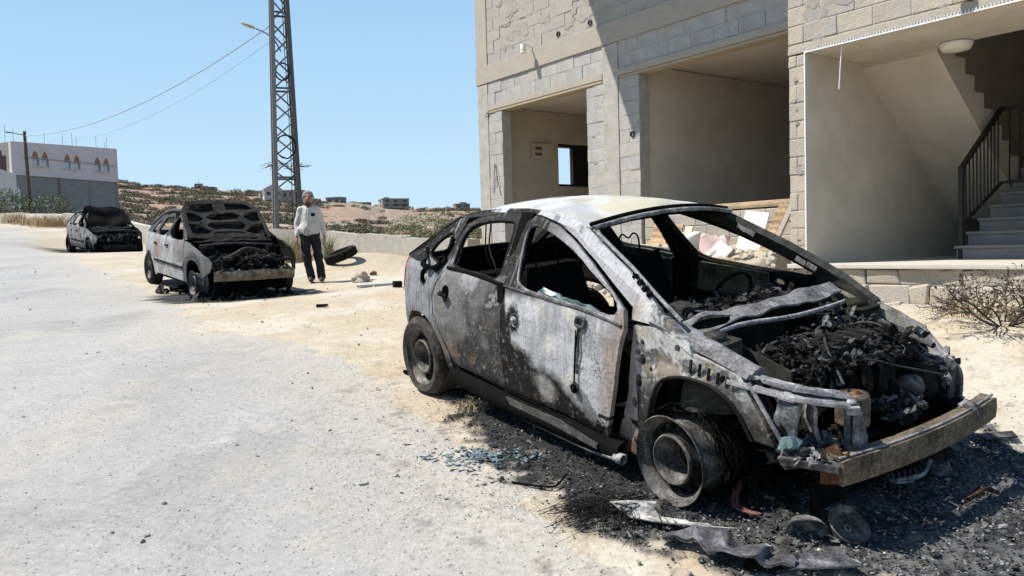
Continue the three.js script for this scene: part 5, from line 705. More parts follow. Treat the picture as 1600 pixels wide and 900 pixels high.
  for (const z of [-0.17, -0.06, 0.05]) part('intake_pipe', rumple(tube([[3.0, 0.70, z], [3.08, 0.705, z + 0.01], [3.14, 0.65 + z * 0.2, z + 0.02], [3.14, 0.55, z]], 0.022, 8, 14), 0.03, 9, z * 9), burnt([0.03, 0.0295, 0.029], 0.8), C);
  part('melted_plastic', charHeap(520, [2.7, 3.16, 0.68, 0.79, -0.40, 0.30], [0.004, 0.018], [[0.008, 0.008, 0.008], [0.014, 0.014, 0.014], [0.03, 0.03, 0.03], [0.15, 0.15, 0.155]], 59), X.vc, C);
  part('alternator', [lathe([[0.001, -0.07], [0.05, -0.07], [0.065, -0.05], [0.065, 0.04], [0.05, 0.06], [0.001, 0.06]], 18, 'z').translate(3.14, 0.50, -0.30)], burnt([0.16, 0.155, 0.15], 0.7), C); part('pulley', lathe([[0.02, 0.02], [0.085, 0.02], [0.078, 0.0], [0.085, -0.02], [0.02, -0.02]], 22, 'z').translate(3.02, 0.50, 0.40), X.grey, C);
  part('wiring_loom', [tube([[2.5, 0.76, -0.5], [2.65, 0.73, -0.25], [2.75, 0.76, 0.0], [2.72, 0.74, 0.25], [2.8, 0.70, 0.42]], 0.011, 6, 30), tube([[2.75, 0.76, 0.0], [2.9, 0.80, 0.08], [3.05, 0.77, 0.24], [3.2, 0.66, 0.34]], 0.007, 5, 24), tube([[2.72, 0.74, -0.3], [2.9, 0.79, -0.34], [3.08, 0.75, -0.30], [3.2, 0.62, -0.38]], 0.008, 5, 24), tube([[3.05, 0.7, 0.3], [3.15, 0.72, 0.1], [3.22, 0.66, -0.1], [3.3, 0.6, -0.3]], 0.005, 5, 24)], burnt([0.09, 0.085, 0.08], 0.8), C);
  part('heater_hose', tube([[2.46, 0.62, -0.12], [2.56, 0.66, -0.14], [2.66, 0.70, -0.08], [2.78, 0.70, -0.05]], 0.019, 7, 18), X.sootMetal, C); part('lower_crossmember', tube([[3.33, 0.31, 0.52], [3.36, 0.30, 0], [3.33, 0.31, -0.52]], 0.022, 6, 20), X.sootMetal, C);
  const can = part('canister', [lathe([[0.001, 0], [0.085, 0], [0.09, 0.02], [0.09, 0.15], [0.08, 0.175], [0.05, 0.18], [0.045, 0.15], [0.001, 0.15]], 22).scale(0.84, 0.84, 0.84).translate(3.22, 0.47, 0.30)], burnt([0.25, 0.205, 0.16], 0.8), C); part('canister_core', lathe([[0.001, 0], [0.045, 0], [0.04, 0.02], [0.02, 0.03], [0.001, 0.02]], 14).translate(3.22, 0.60, 0.30), X.rust, can);
  part('alternator_wreck', charHeap(50, [3.12, 3.26, 0.40, 0.50, -0.25, 0.0], [0.01, 0.03], [[0.14, 0.14, 0.145], [0.25, 0.25, 0.26], [0.05, 0.05, 0.05]], 47), X.vc, C);
  part('hose', tube([[2.75, 0.74, -0.40], [2.85, 0.76, -0.5], [3.0, 0.70, -0.55], [3.15, 0.68, -0.5]], 0.016, 6), X.grey, C); part('hose', [tube([[2.55, 0.72, 0.34], [2.62, 0.70, 0.42], [2.7, 0.69, 0.50], [2.78, 0.66, 0.5]], 0.024, 7)], X.grey, C);
  part('copper_wires', [0, 1, 2, 3].map((i) => tube([[3.02 + i * 0.01, 0.66, -0.28 - i * 0.02], [3.06, 0.58, -0.29 - i * 0.015], [3.08 + i * 0.006, 0.48, -0.28]], 0.005, 5)), mat([0.30, 0.10, 0.05], 0.6, { metalness: 0.4 }), C);
  part('bay_debris', [charHeap(70, [2.55, 2.85, 0.70, 0.82, -0.62, -0.30], [0.008, 0.03], [[0.18, 0.185, 0.19], [0.28, 0.285, 0.29], [0.04, 0.04, 0.04]], 53)], X.vc, C);
  part('battery_tray', [lump(0.22, 0.16, 0.18, 0.03, 9, 21, 3.10, 0.53, -0.42, 8)], burnt([0.03, 0.03, 0.03], 0.7), C);
  part('bonnet_stay', tube([[2.75, 0.78, -0.60], [2.92, 0.70, -0.59], [3.08, 0.62, -0.58]], 0.006, 5), X.ash, C);
  // --- wheels and what is left of the tyres ---
  const rims = { disc: burnt([0.05, 0.049, 0.048], 0.7), rim: burnt([0.25, 0.242, 0.23], 0.65), hub: burnt([0.03, 0.029, 0.028], 0.7), tyre: X.rubberDust };
  wheel(C, 0, 0.285, 0.745, 0.305, 0.225, 1, 0.255, { ...rims, rim: burnt([0.30, 0.29, 0.265], 0.6, { metalness: 0.2 }) });
  wheel(C, 0, 0.285, -0.745, 0.305, 0.225, -1, 0.255, rims);
  for (const s of [1, -1]) { const w = wheel(C, 2.608, 0.255, s * 0.76, 0.3, 0.222, s, 0, rims, 0); w.rotation.z = 0; part('brake_drum', lathe([[0.001, -0.1], [0.14, -0.1], [0.15, -0.06], [0.12, -0.05], [0.001, -0.05]], 20, 'z'), X.rust, w); }
  { // steel cords of the burnt front tyre: a rusty mat over the rim
    reseed(71); const cords = []; for (let i = 0; i < 150; i++) { const a0 = rr(-0.4, 2.7), z0 = rr(-0.12, 0.06), r0 = rr(0.232, 0.262), pts = []; for (let k = 0; k < 5; k++) { const a = a0 + k * rr(0.08, 0.2); pts.push([2.608 + Math.cos(a) * (r0 + rr(-0.01, 0.012)), 0.255 + Math.sin(a) * (r0 + rr(-0.01, 0.012)), 0.72 + z0 + rr(-0.015, 0.015)]); } cords.push(tube(pts, rr(0.0015, 0.003), 4, 8)); }
    const m = part('tyre_cords', cords, X.sootMetal, C); m.userData.kind = 'stuff';
    part('tyre_carcass', rumple(lathe([[0.20, -0.10], [0.226, -0.11], [0.236, -0.06], [0.234, 0.0], [0.226, 0.03], [0.21, 0.03]], 40, 'z').translate(2.608, 0.255, 0.69), 0.02, 12), X.char, C);
  }
}
// ---------- the two farther wrecks, bonnets thrown open ----------
function farWreck(name, label, frame, p) {
  const C = thing(name, label, 'car'); C.position.copy(frame.position); C.rotation.copy(frame.rotation);
  const wb = p.wb, W = p.W, rf = p.roof;
  const zSide = (x, y) => W * (interp(y, [0.1, 0.25, 0.5, 0.75, 0.92, rf - 0.04, rf + 0.05], [0.93, 0.97, 1, 1, 0.965, 0.66, 0.55]) - interp(x, [-0.8, -0.6, -0.3, 0.2, wb - 0.1, wb + 0.4, wb + 0.7], [0.42, 0.2, 0.06, 0, 0, 0.06, 0.2]));
  const U = [1 / 4.2, 1 / 1.6, -0.85, 0], S = (o = 0) => (x, y) => [x, y, zSide(x, y) + o];
  const tx = tex(512, 208, (u, v) => { const x = u * 4.2 - 0.85, y = v * 1.6, n = fbm(x * 4, y * 4, p.seed, 5), f = noise(x * 30, y * 30, p.seed); return p.paint(x, y, n, f).map((q) => Math.pow(clamp(q * (1 + 0.14 * f)), 1 / 2.2)); }, true, false);
  const flank = mat(null, 0.7, { map: tx, metalness: 0.05, specularIntensity: 0.4, bumpMap: rep(burntBump, 3), bumpScale: 0.002 }); flank.color.setRGB(1, 1, 1);
  const arch = (cx, r) => Array.from({ length: 11 }, (_, i) => { const a = -0.25 + (Math.PI + 0.5) * i / 10; return [cx + Math.cos(a) * r, 0.30 + Math.sin(a) * r]; });
  const D0 = 0.44, D1 = D0 + 0.66, D2 = wb - 0.44; // door seams
  const top = (x) => interp(x, [-0.55, -0.1, 0.25, 0.6, 1.0, 1.35, D2 - 0.02], [0.98, rf - 0.22, rf - 0.06, rf, rf + 0.01, rf - 0.03, 0.93]);
  const quarter = [...arch(0, 0.335), [-0.40, 0.22], [-0.66, 0.26], [-0.74, 0.5], [-0.70, 0.82], [-0.55, 0.95], [-0.1, rf - 0.24], [0.25, rf - 0.08], [D0 + 0.02, rf - 0.05], [D0 - 0.03, 0.95], [D0 - 0.12, 0.7], [D0 - 0.01, 0.42], [D0, 0.22]];
  const qWin = [[0.08, 0.98], [0.34, 0.97], [0.36, rf - 0.16], [0.22, rf - 0.19]];
  const rD = [[D0 + 0.01, 0.26], [D1 - 0.008, 0.26], [D1 - 0.008, 0.93], [D1 - 0.06, rf - 0.02], [D0 + 0.2, rf - 0.035], [D0 + 0.03, rf - 0.07], [D0 - 0.02, 0.95], [D0 - 0.11, 0.7], [D0, 0.42]];
  const rW = smooth([[D0 + 0.04, 0.96], [D1 - 0.05, 0.945], [D1 - 0.10, rf - 0.08], [D0 + 0.16, rf - 0.095], [D0 + 0.06, rf - 0.13]], 1);
  const fD = [[D1 + 0.008, 0.26], [D2, 0.25], [D2 + 0.03, 0.55], [D2 + 0.03, 0.90], [1.42, rf - 0.055], [1.15, rf - 0.02], [D1 - 0.045, rf - 0.02], [D1 + 0.008, 0.93]];
  const fW = smooth([[D1 + 0.05, 0.94], [D2 - 0.07, 0.92], [D2 - 0.09, 0.97], [1.40, rf - 0.115], [1.15, rf - 0.08], [D1 + 0.01, rf - 0.08]], 1);
  const fen = [[D2 + 0.015, 0.25], [D2 + 0.045, 0.55], [D2 + 0.045, 0.93], [D2 + 0.3, 0.90], [wb + 0.25, 0.80], [wb + 0.52, 0.70], [wb + 0.60, 0.62], [wb + 0.55, 0.48], [wb + 0.40, 0.40], ...arch(wb, 0.345)];
  const both = (nm, o, h, off, th, m2) => { const g = panel(o, h, S(off), { uvScale: U, th, L: 0.09, dent: p.dent, ds: p.seed }); const a = part(nm, g, flank, C), b = part(nm, mirrorZ(g), m2 ?? X.soot, C); return [a, b]; };
  both('rear_quarter', quarter, [qWin], 0, 0.02); const [rdr] = both('rear_door', rD, [rW], 0.003, 0.03), [fdr] = both('front_door', fD, [fW], 0.003, 0.03), [fnd] = both('front_wing', fen, [], 0, 0.02, X.sootMetal);
  for (const [d, x] of [[rdr, D0 + 0.12], [fdr, D1 + 0.12]]) part('door_handle', cham(0.13, 0.03, 0.03, 0.008, x, 0.80, zSide(x, 0.8) + 0.018), X.soot, d);
  part('rub_strip', tube([[D0 + 0.03, 0.50, zSide(1, 0.5) + 0.008], [D1 - 0.02, 0.49, zSide(1, 0.5) + 0.008]], 0.02, 6), X.sootMetal, rdr); part('rub_strip', tube([[D1 + 0.03, 0.49, zSide(1, 0.5) + 0.008], [D2 - 0.02, 0.48, zSide(1, 0.5) + 0.008]], 0.02, 6), X.sootMetal, fdr);
  for (const s of [1, -1]) part('windscreen_pillar', tube([[D2 + 0.06, 0.92, s * (zSide(D2, 0.92) - 0.03)], [1.75, 1.14, s * (zSide(1.7, 1.14) - 0.02)], [1.40, rf - 0.01, s * (zSide(1.4, rf) - 0.01)], [0.9, rf + 0.025, s * zSide(0.9, rf)], [0.3, rf - 0.02, s * zSide(0.3, rf)], [-0.2, rf - 0.24, s * (zSide(-0.1, rf - 0.24) - 0.02)], [-0.5, 0.97, s * (zSide(-0.5, 0.97) - 0.03)]], 0.035, 7, 40), s > 0 ? X.grey : X.soot, C);
  const ro = []; for (let i = 0; i <= 8; i++) ro.push([0.22 + 1.22 * i / 8, -1]); for (let i = 8; i >= 0; i--) ro.push([0.22 + 1.22 * i / 8, 1]);
  part('roof', boxUV(panel(ro, [], (x, t) => [x, top(x) + 0.02 + 0.04 * (1 - t * t), t * zSide(x, rf)], { th: -0.02, L: 0.15 })), p.roofMat, C);
  part('boot_lid', boxUV(panel([[0, -0.95], [0.55, -0.95], [0.55, 0.95], [0, 0.95]], [], (a, t) => [-0.55 - 0.2 * sst(0.05, 0.2, a) - 0.0 * a, 0.97 - a * 1.2, t * zSide(-0.5, 0.8)], { th: 0.02, L: 0.15 })), p.roofMat, C);
  part('floor_pan', [bx(wb + 0.6, 0.08, W * 1.8, wb / 2 - 0.2, 0.24, 0), bx(0.05, 0.65, W * 1.6, wb - 0.42, 0.58, 0), bx(0.8, 0.3, W * 1.6, -0.25, 0.45, 0)], X.soot, C);
  for (const s of [1, -1]) { part('door_post', bar(V(D1, 0.25, s * W * 0.94), V(D1 - 0.05, rf - 0.02, s * W * 0.66), 0.1, 0.05), X.soot, C); part('seat_frame', [lump(0.45, 0.14, 0.48, 0.05, 6, s, 1.35, 0.42, s * 0.35, 6), place(lump(0.1, 0.62, 0.44, 0.05, 6, s + 3, 0, 0, 0, 6), 1.06, 0.72, s * 0.35, 0, 0, 0.28)], X.char, C); }
  part('dashboard', lump(0.3, 0.3, 1.25, 0.06, 6, p.seed, wb - 0.62, 0.70, 0, 8), X.char, C);
  // engine bay
  part('engine_block', [lump(0.5, 0.35, 0.9, 0.08, 6, p.seed + 1, wb + 0.18, 0.48, 0, 18)], X.char, C);
  part('engine_residue', charHeap(420, [wb - 0.3, wb + 0.5, 0.5, 0.72, -0.62, 0.62], [0.012, 0.04], [[0.012, 0.012, 0.012], [0.02, 0.02, 0.02], [0.05, 0.05, 0.05], [0.13, 0.13, 0.13]], p.seed * 3 + 1), X.vc, C);
  part('scuttle_panel', rumple(boxUV(panel([[-0.66, 0], [0.66, 0], [0.66, 0.14], [-0.66, 0.14]], [], (z, t) => [wb - 0.42 + t, 0.93 - t * 0.3 + 0.02 * (1 - z * z), z], { th: 0.02 })), 0.03, 7), X.sootMetal, C);
  for (const s of [1, -1]) part('strut_tower', [cyl(0.12, 0.16, 0.34, 14, wb, 0.66, s * 0.55), lathe([[0.05, 0], [0.05, 0.03], [0.001, 0.035]], 12).translate(wb, 0.83, s * 0.55)], X.soot, C);
  part('upper_rail', tube(p.slam.map(([x, y, z]) => [wb + x, y, z]), 0.035, 7, 30), burnt([0.07, 0.068, 0.065], 0.7), C);
  part('scuttle_rail', tube([[wb - 0.2, 0.84, 0.62], [wb - 0.2, 0.87, 0.2], [wb - 0.2, 0.86, -0.2], [wb - 0.2, 0.83, -0.62]], 0.025, 6, 20), X.grey, C);
  for (const s of [1, -1]) part('radiator_post', bar(V(wb + 0.56, 0.66, s * 0.48), V(wb + 0.58, 0.25, s * 0.48), 0.06, 0.05), X.soot, C);
  const bm = part('crash_beam', boxUV(panel([[-p.bw, p.by - 0.06], [-p.bw, p.by + 0.06], [p.bw, p.by + 0.06], [p.bw, p.by - 0.06]], [], (z, y) => [wb + 0.66 - 0.07 * (z / 0.7) ** 2 - 5 * (y - p.by) ** 2, y, z], { th: 0.03, L: 0.08 })), p.beamMat, C);
  part('beam_edge', tube([-1, -0.5, 0, 0.5, 1].map((t) => [wb + 0.64 - 0.07 * (t * p.bw / 0.7) ** 2, p.by + 0.07, t * p.bw]), 0.02, 6, 20), X.grey, bm);
  part('front_residue', charHeap(60, [wb + 0.45, wb + 0.62, 0.40, 0.62, -0.6, 0.6], [0.02, 0.05], [[0.015, 0.015, 0.015], [0.03, 0.03, 0.03], [0.2, 0.2, 0.2]], p.seed * 3 + 2), X.vc, C);
  part('under_shield', lump(0.4, 0.16, 1.15, 0.09, 5, p.seed + 4, wb + 0.28, 0.22, 0, 12), X.char, C);
  part('ground_residue', charHeap(240, [wb - 0.1, wb + 0.95, 0.0, 0.03, -0.75, 0.95], [0.012, 0.05], [[0.012, 0.012, 0.012], [0.02, 0.02, 0.02], [0.12, 0.12, 0.12], [0.2, 0.2, 0.2]], p.seed * 3 + 5), X.vc, C);
  // bonnet leaning back over the windscreen, ribbed underside towards us
  const [hx, hy] = p.hinge, ang = p.open, hl = 0.98, dirx = -Math.cos(ang), diry = Math.sin(ang), nx = Math.sin(ang), ny = Math.cos(ang);
  const HM = (o) => (z, t) => { const b = 0.05 * (1 - (z / 0.7) ** 2) * -1 + o + p.warp * noise(z * 2 + p.seed, t * 2); return [hx + dirx * t + nx * b, hy + diry * t + ny * b, z]; };
  const hood = [[-0.70, 0], [0.70, 0], [0.70, 0.4], [0.66, 0.72], [0.55, 0.90], [0.3, hl - 0.01], [-0.3, hl - 0.01], [-0.55, 0.90], [-0.66, 0.72], [-0.70, 0.4]];
  const cut = [[[-0.64, 0.10], [-0.40, 0.10], [-0.28, 0.17], [-0.50, 0.34], [-0.64, 0.34]], [[0.64, 0.10], [0.40, 0.10], [0.28, 0.17], [0.50, 0.34], [0.64, 0.34]], [[-0.30, 0.10], [0.30, 0.10], [0.22, 0.15], [-0.22, 0.15]], [[-0.24, 0.21], [0.24, 0.21], [0.34, 0.31], [0.26, 0.40], [-0.26, 0.40], [-0.34, 0.31]], [[-0.63, 0.40], [-0.46, 0.40], [-0.34, 0.50], [-0.46, 0.62], [-0.62, 0.62]], [[0.63, 0.40], [0.46, 0.40], [0.34, 0.50], [0.46, 0.62], [0.62, 0.62]], [[-0.20, 0.46], [0.20, 0.46], [0.30, 0.54], [0.18, 0.63], [-0.18, 0.63], [-0.30, 0.54]], [[-0.56, 0.70], [-0.40, 0.66], [-0.10, 0.71], [-0.10, 0.88], [-0.34, 0.88], [-0.50, 0.82]], [[0.56, 0.70], [0.40, 0.66], [0.10, 0.71], [0.10, 0.88], [0.34, 0.88], [0.50, 0.82]]];
  const hd = part('bonnet', boxUV(panel(hood, [], HM(-0.03), { th: 0.01, L: 0.1 })), p.hoodMat, C);
  if (p.ribs) part('bonnet_frame', boxUV(panel(hood, cut, HM(0.004), { th: 0.03, L: 0.06, dent: 0 })), p.ribMat, hd);
  for (const s of [1, -1]) part('bonnet_hinge', bar(V(hx + 0.02, hy - 0.1, s * 0.6), V(hx - 0.05, hy + 0.06, s * 0.6), 0.03, 0.05), X.soot, hd);
  const rm = { rim: p.rimMat, hub: X.grey, tyre: X.rubber };
  wheel(C, 0, 0.295, W - 0.10, 0.30, 0.205, 1, 0.285, rm); wheel(C, 0, 0.295, -W + 0.10, 0.30, 0.205, -1, 0.285, rm);
  wheel(C, wb, p.fy, W - 0.10, 0.30, 0.205, 1, p.ftyre, rm); wheel(C, wb, p.fy, -W + 0.10, 0.30, 0.205, -1, p.ftyre, rm);
  return C;
}
farWreck('burnt_saloon', 'burnt white saloon with its ribbed bonnet thrown open, beside the standing man', CAR2, {
  wb: 2.52, W: 0.82, roof: 1.36, seed: 5, dent: 0.006, hinge: [2.12, 0.95], open: 0.72, warp: 0.05, ribs: true, bw: 0.66, by: 0.41, fy: 0.26, ftyre: 0, roofMat: burnt([0.26, 0.255, 0.24], 0.8), hoodMat: burnt([0.045, 0.042, 0.038], 0.85), ribMat: burnt([0.085, 0.08, 0.072], 0.8), beamMat: burnt([0.62, 0.50, 0.35], 0.85), rimMat: burnt([0.28, 0.28, 0.28], 0.6),
  slam: [[0.42, 0.62, 0.62], [0.44, 0.70, 0.35], [0.40, 0.82, 0.05], [0.42, 0.74, -0.25], [0.46, 0.62, -0.42], [0.44, 0.64, -0.64]],
  paint: (x, y, n, f) => { let c = mix3([0.30, 0.298, 0.295], [0.13, 0.126, 0.12], sst(-0.1, 0.25, n + 0.4 * fbm(x * 12, y * 3, 66))); const fire = sst(1.3, 2.2, x + 0.8 * n); c = mix3(c, [0.30, 0.29, 0.28], sst(0.0, 0.3, n) * 0.5); c = mix3(c, [0.20, 0.115, 0.075], 0.6 * sst(0.28, 0.05, Math.hypot((x - 0.62) * 1.0, (y - 0.68) * 0.8) + 0.5 * n)); c = mix3(c, [0.25, 0.20, 0.12], 0.6 * sst(0.3, 0.1, Math.hypot(x - 1.75, (y - 0.85)) + 0.4 * n)); c = mix3(c, [0.12, 0.118, 0.115], 0.9 * fire * sst(0.30, 0.55, y + 0.3 * n + sst(1.9, 2.3, x) * 0.5)); c = mix3(c, [0.02, 0.02, 0.02], sst(0.10, -0.05, Math.abs(Math.hypot(x - 2.52, y - 0.3) - 0.38) - 0.03 + 0.25 * n) * 0.8); c = mix3(c, [0.03, 0.03, 0.035], sst(0.93, 0.98, y + 0.05 * n)); if (y < 0.55 && x < 2.0) c = mix3(c, [0.34, 0.335, 0.32], 0.6 * sst(0.0, 0.2, 0.2 - n)); return c; },
});
farWreck('burnt_small_hatchback', 'small burnt grey hatchback farthest up the road with its sooty bonnet open', CAR3, {
  wb: 2.44, W: 0.80, roof: 1.40, seed: 9, dent: 0.01, hinge: [2.02, 1.0], open: 0.72, warp: 0.1, ribs: false, bw: 0.5, by: 0.30, fy: 0.27, ftyre: 0.26, roofMat: X.grey, hoodMat: X.soot, ribMat: X.soot, beamMat: X.sootMetal, rimMat: X.sootMetal,
  slam: [[0.34, 0.80, 0.66], [0.40, 0.84, 0.35], [0.42, 0.85, 0], [0.42, 0.84, -0.35], [0.34, 0.80, -0.66]],
  paint: (x, y, n, f) => { let c = mix3([0.15, 0.15, 0.156], [0.06, 0.06, 0.06], sst(-0.05, 0.25, n)); c = mix3(c, [0.02, 0.02, 0.02], sst(0.95, 1.0, y + 0.1 * n)); c = mix3(c, [0.22, 0.22, 0.228], sst(0.05, 0.25, fbm(x * 3, y * 3, 77))); c = mix3(c, [0.03, 0.03, 0.03], sst(0.42, 0.3, y + 0.1 * n)); return c; },
});
// ---------- the man standing by the second wreck ----------
function sdfGeo(fn, c, half, res) { // mesh of the surface where the distance is 0
  const mc = new MarchingCubes(res, new THREE.MeshStandardMaterial(), false, false, 200000); mc.isolation = 0; const h = res / 2;
  for (let k = 0; k < res; k++) for (let j = 0; j < res; j++) for (let i = 0; i < res; i++) mc.field[i + j * res + k * res * res] = -fn(c[0] + (i - h) / h * half[0], c[1] + (j - h) / h * half[1], c[2] + (k - h) / h * half[2]) * 10;
  mc.update(); const n = mc.count, g = new THREE.BufferGeometry(), p = mc.positionArray.slice(0, n * 3);
  for (let i = 0; i < n; i++) { p[i * 3] = p[i * 3] * half[0] + c[0]; p[i * 3 + 1] = p[i * 3 + 1] * half[1] + c[1]; p[i * 3 + 2] = p[i * 3 + 2] * half[2] + c[2]; }
  g.setAttribute('position', new THREE.BufferAttribute(p, 3)); let m = mergeVertices(g, 1e-5); m.computeVertexNormals(); m.setAttribute('uv', new THREE.BufferAttribute(new Float32Array(m.attributes.position.count * 2), 2)); return boxUV(m);
}
const cap = (x, y, z, a, b, ra, rb) => { const ex = b[0] - a[0], ey = b[1] - a[1], ez = b[2] - a[2], t = clamp(((x - a[0]) * ex + (y - a[1]) * ey + (z - a[2]) * ez) / (ex * ex + ey * ey + ez * ez)); return Math.hypot(x - a[0] - ex * t, y - a[1] - ey * t, z - a[2] - ez * t) - lerp(ra, rb, t); };
const ell = (x, y, z, c, r) => { const k = Math.hypot((x - c[0]) / r[0], (y - c[1]) / r[1], (z - c[2]) / r[2]); return (k - 1) * Math.min(...r); };
const smin = (a, b, k = 0.04) => { const h = Math.max(k - Math.abs(a - b), 0) / k; return Math.min(a, b) - h * h * k * 0.25; };
{
  const gp = [-3.91, -15.62], T = thing('person', 'grey-haired person in a white shirt and dark trousers looking up beside the saloon', 'person', [gp[0], G(...gp) + 0.012, gp[1]], 0.10);
  // joints, metres; x to the viewer's right, z towards the viewer
  const J = { hipL: [-0.09, 0.92, 0], hipR: [0.09, 0.92, 0], kneeL: [-0.07, 0.50, 0.03], kneeR: [0.15, 0.50, 0.02], ankL: [0.0, 0.09, 0], ankR: [0.205, 0.09, 0.02], shL: [-0.165, 1.40, 0], shR: [0.165, 1.40, 0], elL: [-0.235, 1.13, -0.02], elR: [0.25, 1.13, -0.02], wrL: [-0.235, 0.865, 0.05], wrR: [0.285, 0.88, 0.04] };
  const hand = (x, y, z, w, s) => { // palm, four fingers and a thumb, half curled
    let d = ell(x, y, z, [w[0], w[1] - 0.055, w[2] + 0.01], [0.022, 0.05, 0.042]); const lens = [0.07, 0.08, 0.075, 0.06];
    for (let i = 0; i < 4; i++) { const fz = w[2] + 0.04 - i * 0.02, a = [w[0], w[1] - 0.09, fz], b = [w[0] - s * 0.008, w[1] - 0.09 - lens[i] * 0.6, fz + 0.004], c = [w[0] - s * 0.03, w[1] - 0.09 - lens[i], fz + 0.002]; d = Math.min(d, cap(x, y, z, a, b, 0.009, 0.008), cap(x, y, z, b, c, 0.008, 0.007)); }
    const a = [w[0] - s * 0.005, w[1] - 0.03, w[2] + 0.04], b = [w[0] - s * 0.02, w[1] - 0.075, w[2] + 0.062]; return smin(d, cap(x, y, z, a, b, 0.011, 0.009), 0.01);
  };
  const HC = [0.0, 1.605, 0.02];
  const headD = (x, y, z) => { // tilted slightly back
    let d = ell(x, y, z, HC, [0.076, 0.115, 0.095]); d = smin(d, ell(x, y, z, [0, 1.545, 0.045], [0.055, 0.062, 0.06]), 0.03); d = smin(d, cap(x, y, z, [0, 1.62, 0.105], [0, 1.585, 0.13], 0.012, 0.017), 0.015);
    for (const s of [-1, 1]) { d = smin(d, ell(x, y, z, [s * 0.078, 1.60, 0.01], [0.012, 0.032, 0.02]), 0.01); d = Math.max(d, -ell(x, y, z, [s * 0.032, 1.625, 0.115], [0.017, 0.012, 0.018])); d = smin(d, ell(x, y, z, [s * 0.032, 1.624, 0.096], [0.012, 0.009, 0.012]), 0.004); d = smin(d, cap(x, y, z, [s * 0.014, 1.648, 0.108], [s * 0.052, 1.645, 0.095], 0.007, 0.007), 0.01); }
    d = smin(d, cap(x, y, z, [-0.02, 1.553, 0.102], [0.02, 1.553, 0.102], 0.007, 0.007), 0.012); return d;
  };
  const torso = (x, y, z) => { let d = ell(x, y, z, [0, 1.24, 0], [0.168, 0.24, 0.112]); d = smin(d, ell(x, y, z, [0, 1.02, 0.012], [0.165, 0.17, 0.125]), 0.1); d = smin(d, cap(x, y, z, [-0.12, 1.41, -0.005], [0.12, 1.41, -0.005], 0.055, 0.055), 0.06); return d; };
  const arms = (x, y, z, e) => { let d = 9; for (const s of ['L', 'R']) d = Math.min(d, smin(cap(x, y, z, J['sh' + s], J['el' + s], 0.052 + e, 0.042 + e), cap(x, y, z, J['el' + s], J['wr' + s], 0.040 + e, 0.028 + e), 0.03)); return d; };
  const legs = (x, y, z, e) => { let d = 9; for (const s of ['L', 'R']) d = Math.min(d, smin(cap(x, y, z, J['hip' + s], J['knee' + s], 0.082 + e, 0.06 + e), cap(x, y, z, J['knee' + s], J['ank' + s], 0.058 + e, 0.04 + e * 1.6), 0.04)); return smin(d, ell(x, y, z, [0, 0.93, 0], [0.15 + e, 0.12, 0.105 + e]), 0.05); };
  const body = (x, y, z) => smin(smin(smin(torso(x, y, z) + 0.02, arms(x, y, z, -0.008), 0.04), legs(x, y, z, -0.008), 0.05), cap(x, y, z, [0, 1.42, 0], [0, 1.54, 0.015], 0.052, 0.05), 0.05);
  const hands = (x, y, z) => Math.min(hand(x, y, z, J.wrL, -1), hand(x, y, z, J.wrR, 1));
  const skin = mat([0.30, 0.145, 0.095], 0.6), shirtM = mat([0.66, 0.63, 0.60], 0.9, { map: rep(plasterMap, 3) }), trouserM = mat([0.026, 0.028, 0.036], 0.9, { map: rep(burntMap, 2) }), hairM = mat([0.23, 0.22, 0.21], 0.95), shoeM = mat([0.06, 0.055, 0.05], 0.7);
  const big = (g) => g.translate(0, -1.50, -0.02).scale(1.16, 1.16, 1.16).translate(0, 1.50, 0.02);
  part('body', [sdfGeo(body, [0.02, 0.78, 0], [0.42, 0.86, 0.42], 70), big(sdfGeo((x, y, z) => smin(headD(x, y, z), cap(x, y, z, [0, 1.45, 0], [0, 1.54, 0.015], 0.05, 0.048), 0.03), [0, 1.58, 0.02], [0.16, 0.19, 0.17], 76)), ...['L', 'R'].map((s) => sdfGeo((x, y, z) => smin(hand(x, y, z, J['wr' + s], s === 'L' ? -1 : 1), cap(x, y, z, J['wr' + s], J['el' + s], 0.024, 0.03), 0.02), [J['wr' + s][0], J['wr' + s][1] - 0.07, J['wr' + s][2]], [0.13, 0.13, 0.13], 64))], skin, T);
  const fold = (x, y, z) => 0.014 * noise(x * 9, y * 7, z * 9) + 0.006 * noise(x * 24, y * 12, z * 24);
  const shirtD = (x, y, z) => { let d = smin(torso(x, y, z) - 0.010 - 0.014 * sst(1.15, 0.95, y), arms(x, y, z, 0.013), 0.045) + fold(x, y, z); d = Math.max(d, 0.905 + 0.025 * Math.sin(x * 11) - y > 0 && Math.abs(x) < 0.225 ? 0.905 + 0.025 * Math.sin(x * 11) - y : -9); d = Math.max(d, ell(x, y, z, [0, 1.50, 0.04], [0.08, 0.085, 0.10]) * -1); for (const s of ['L', 'R']) d = Math.max(d, J['wr' + s][1] + 0.015 - y > 0 ? (Math.abs(x) > 0.2 ? J['wr' + s][1] + 0.015 - y : -9) : -9); return d; };
  const shirt = part('shirt', sdfGeo(shirtD, [0.01, 1.17, 0], [0.40, 0.33, 0.33], 84), shirtM, T);
  part('collar', [tube([[-0.07, 1.475, -0.03], [-0.075, 1.465, 0.03], [-0.03, 1.43, 0.085], [0, 1.40, 0.10]], 0.014, 6), tube([[0.07, 1.475, -0.03], [0.075, 1.465, 0.03], [0.03, 1.43, 0.085], [0, 1.40, 0.10]], 0.014, 6)], shirtM, shirt);
  part('button_placket', tube([[0.0, 1.40, 0.105], [0.002, 1.3, 0.128], [0.004, 1.15, 0.135], [0.004, 1.0, 0.15], [0.0, 0.92, 0.152]], 0.010, 5), shirtM, shirt);
  part('chest_pocket', cham(0.11, 0.13, 0.02, 0.006, 0.095, 1.235, 0.128, -0.12, 0.2, 0), shirtM, shirt);
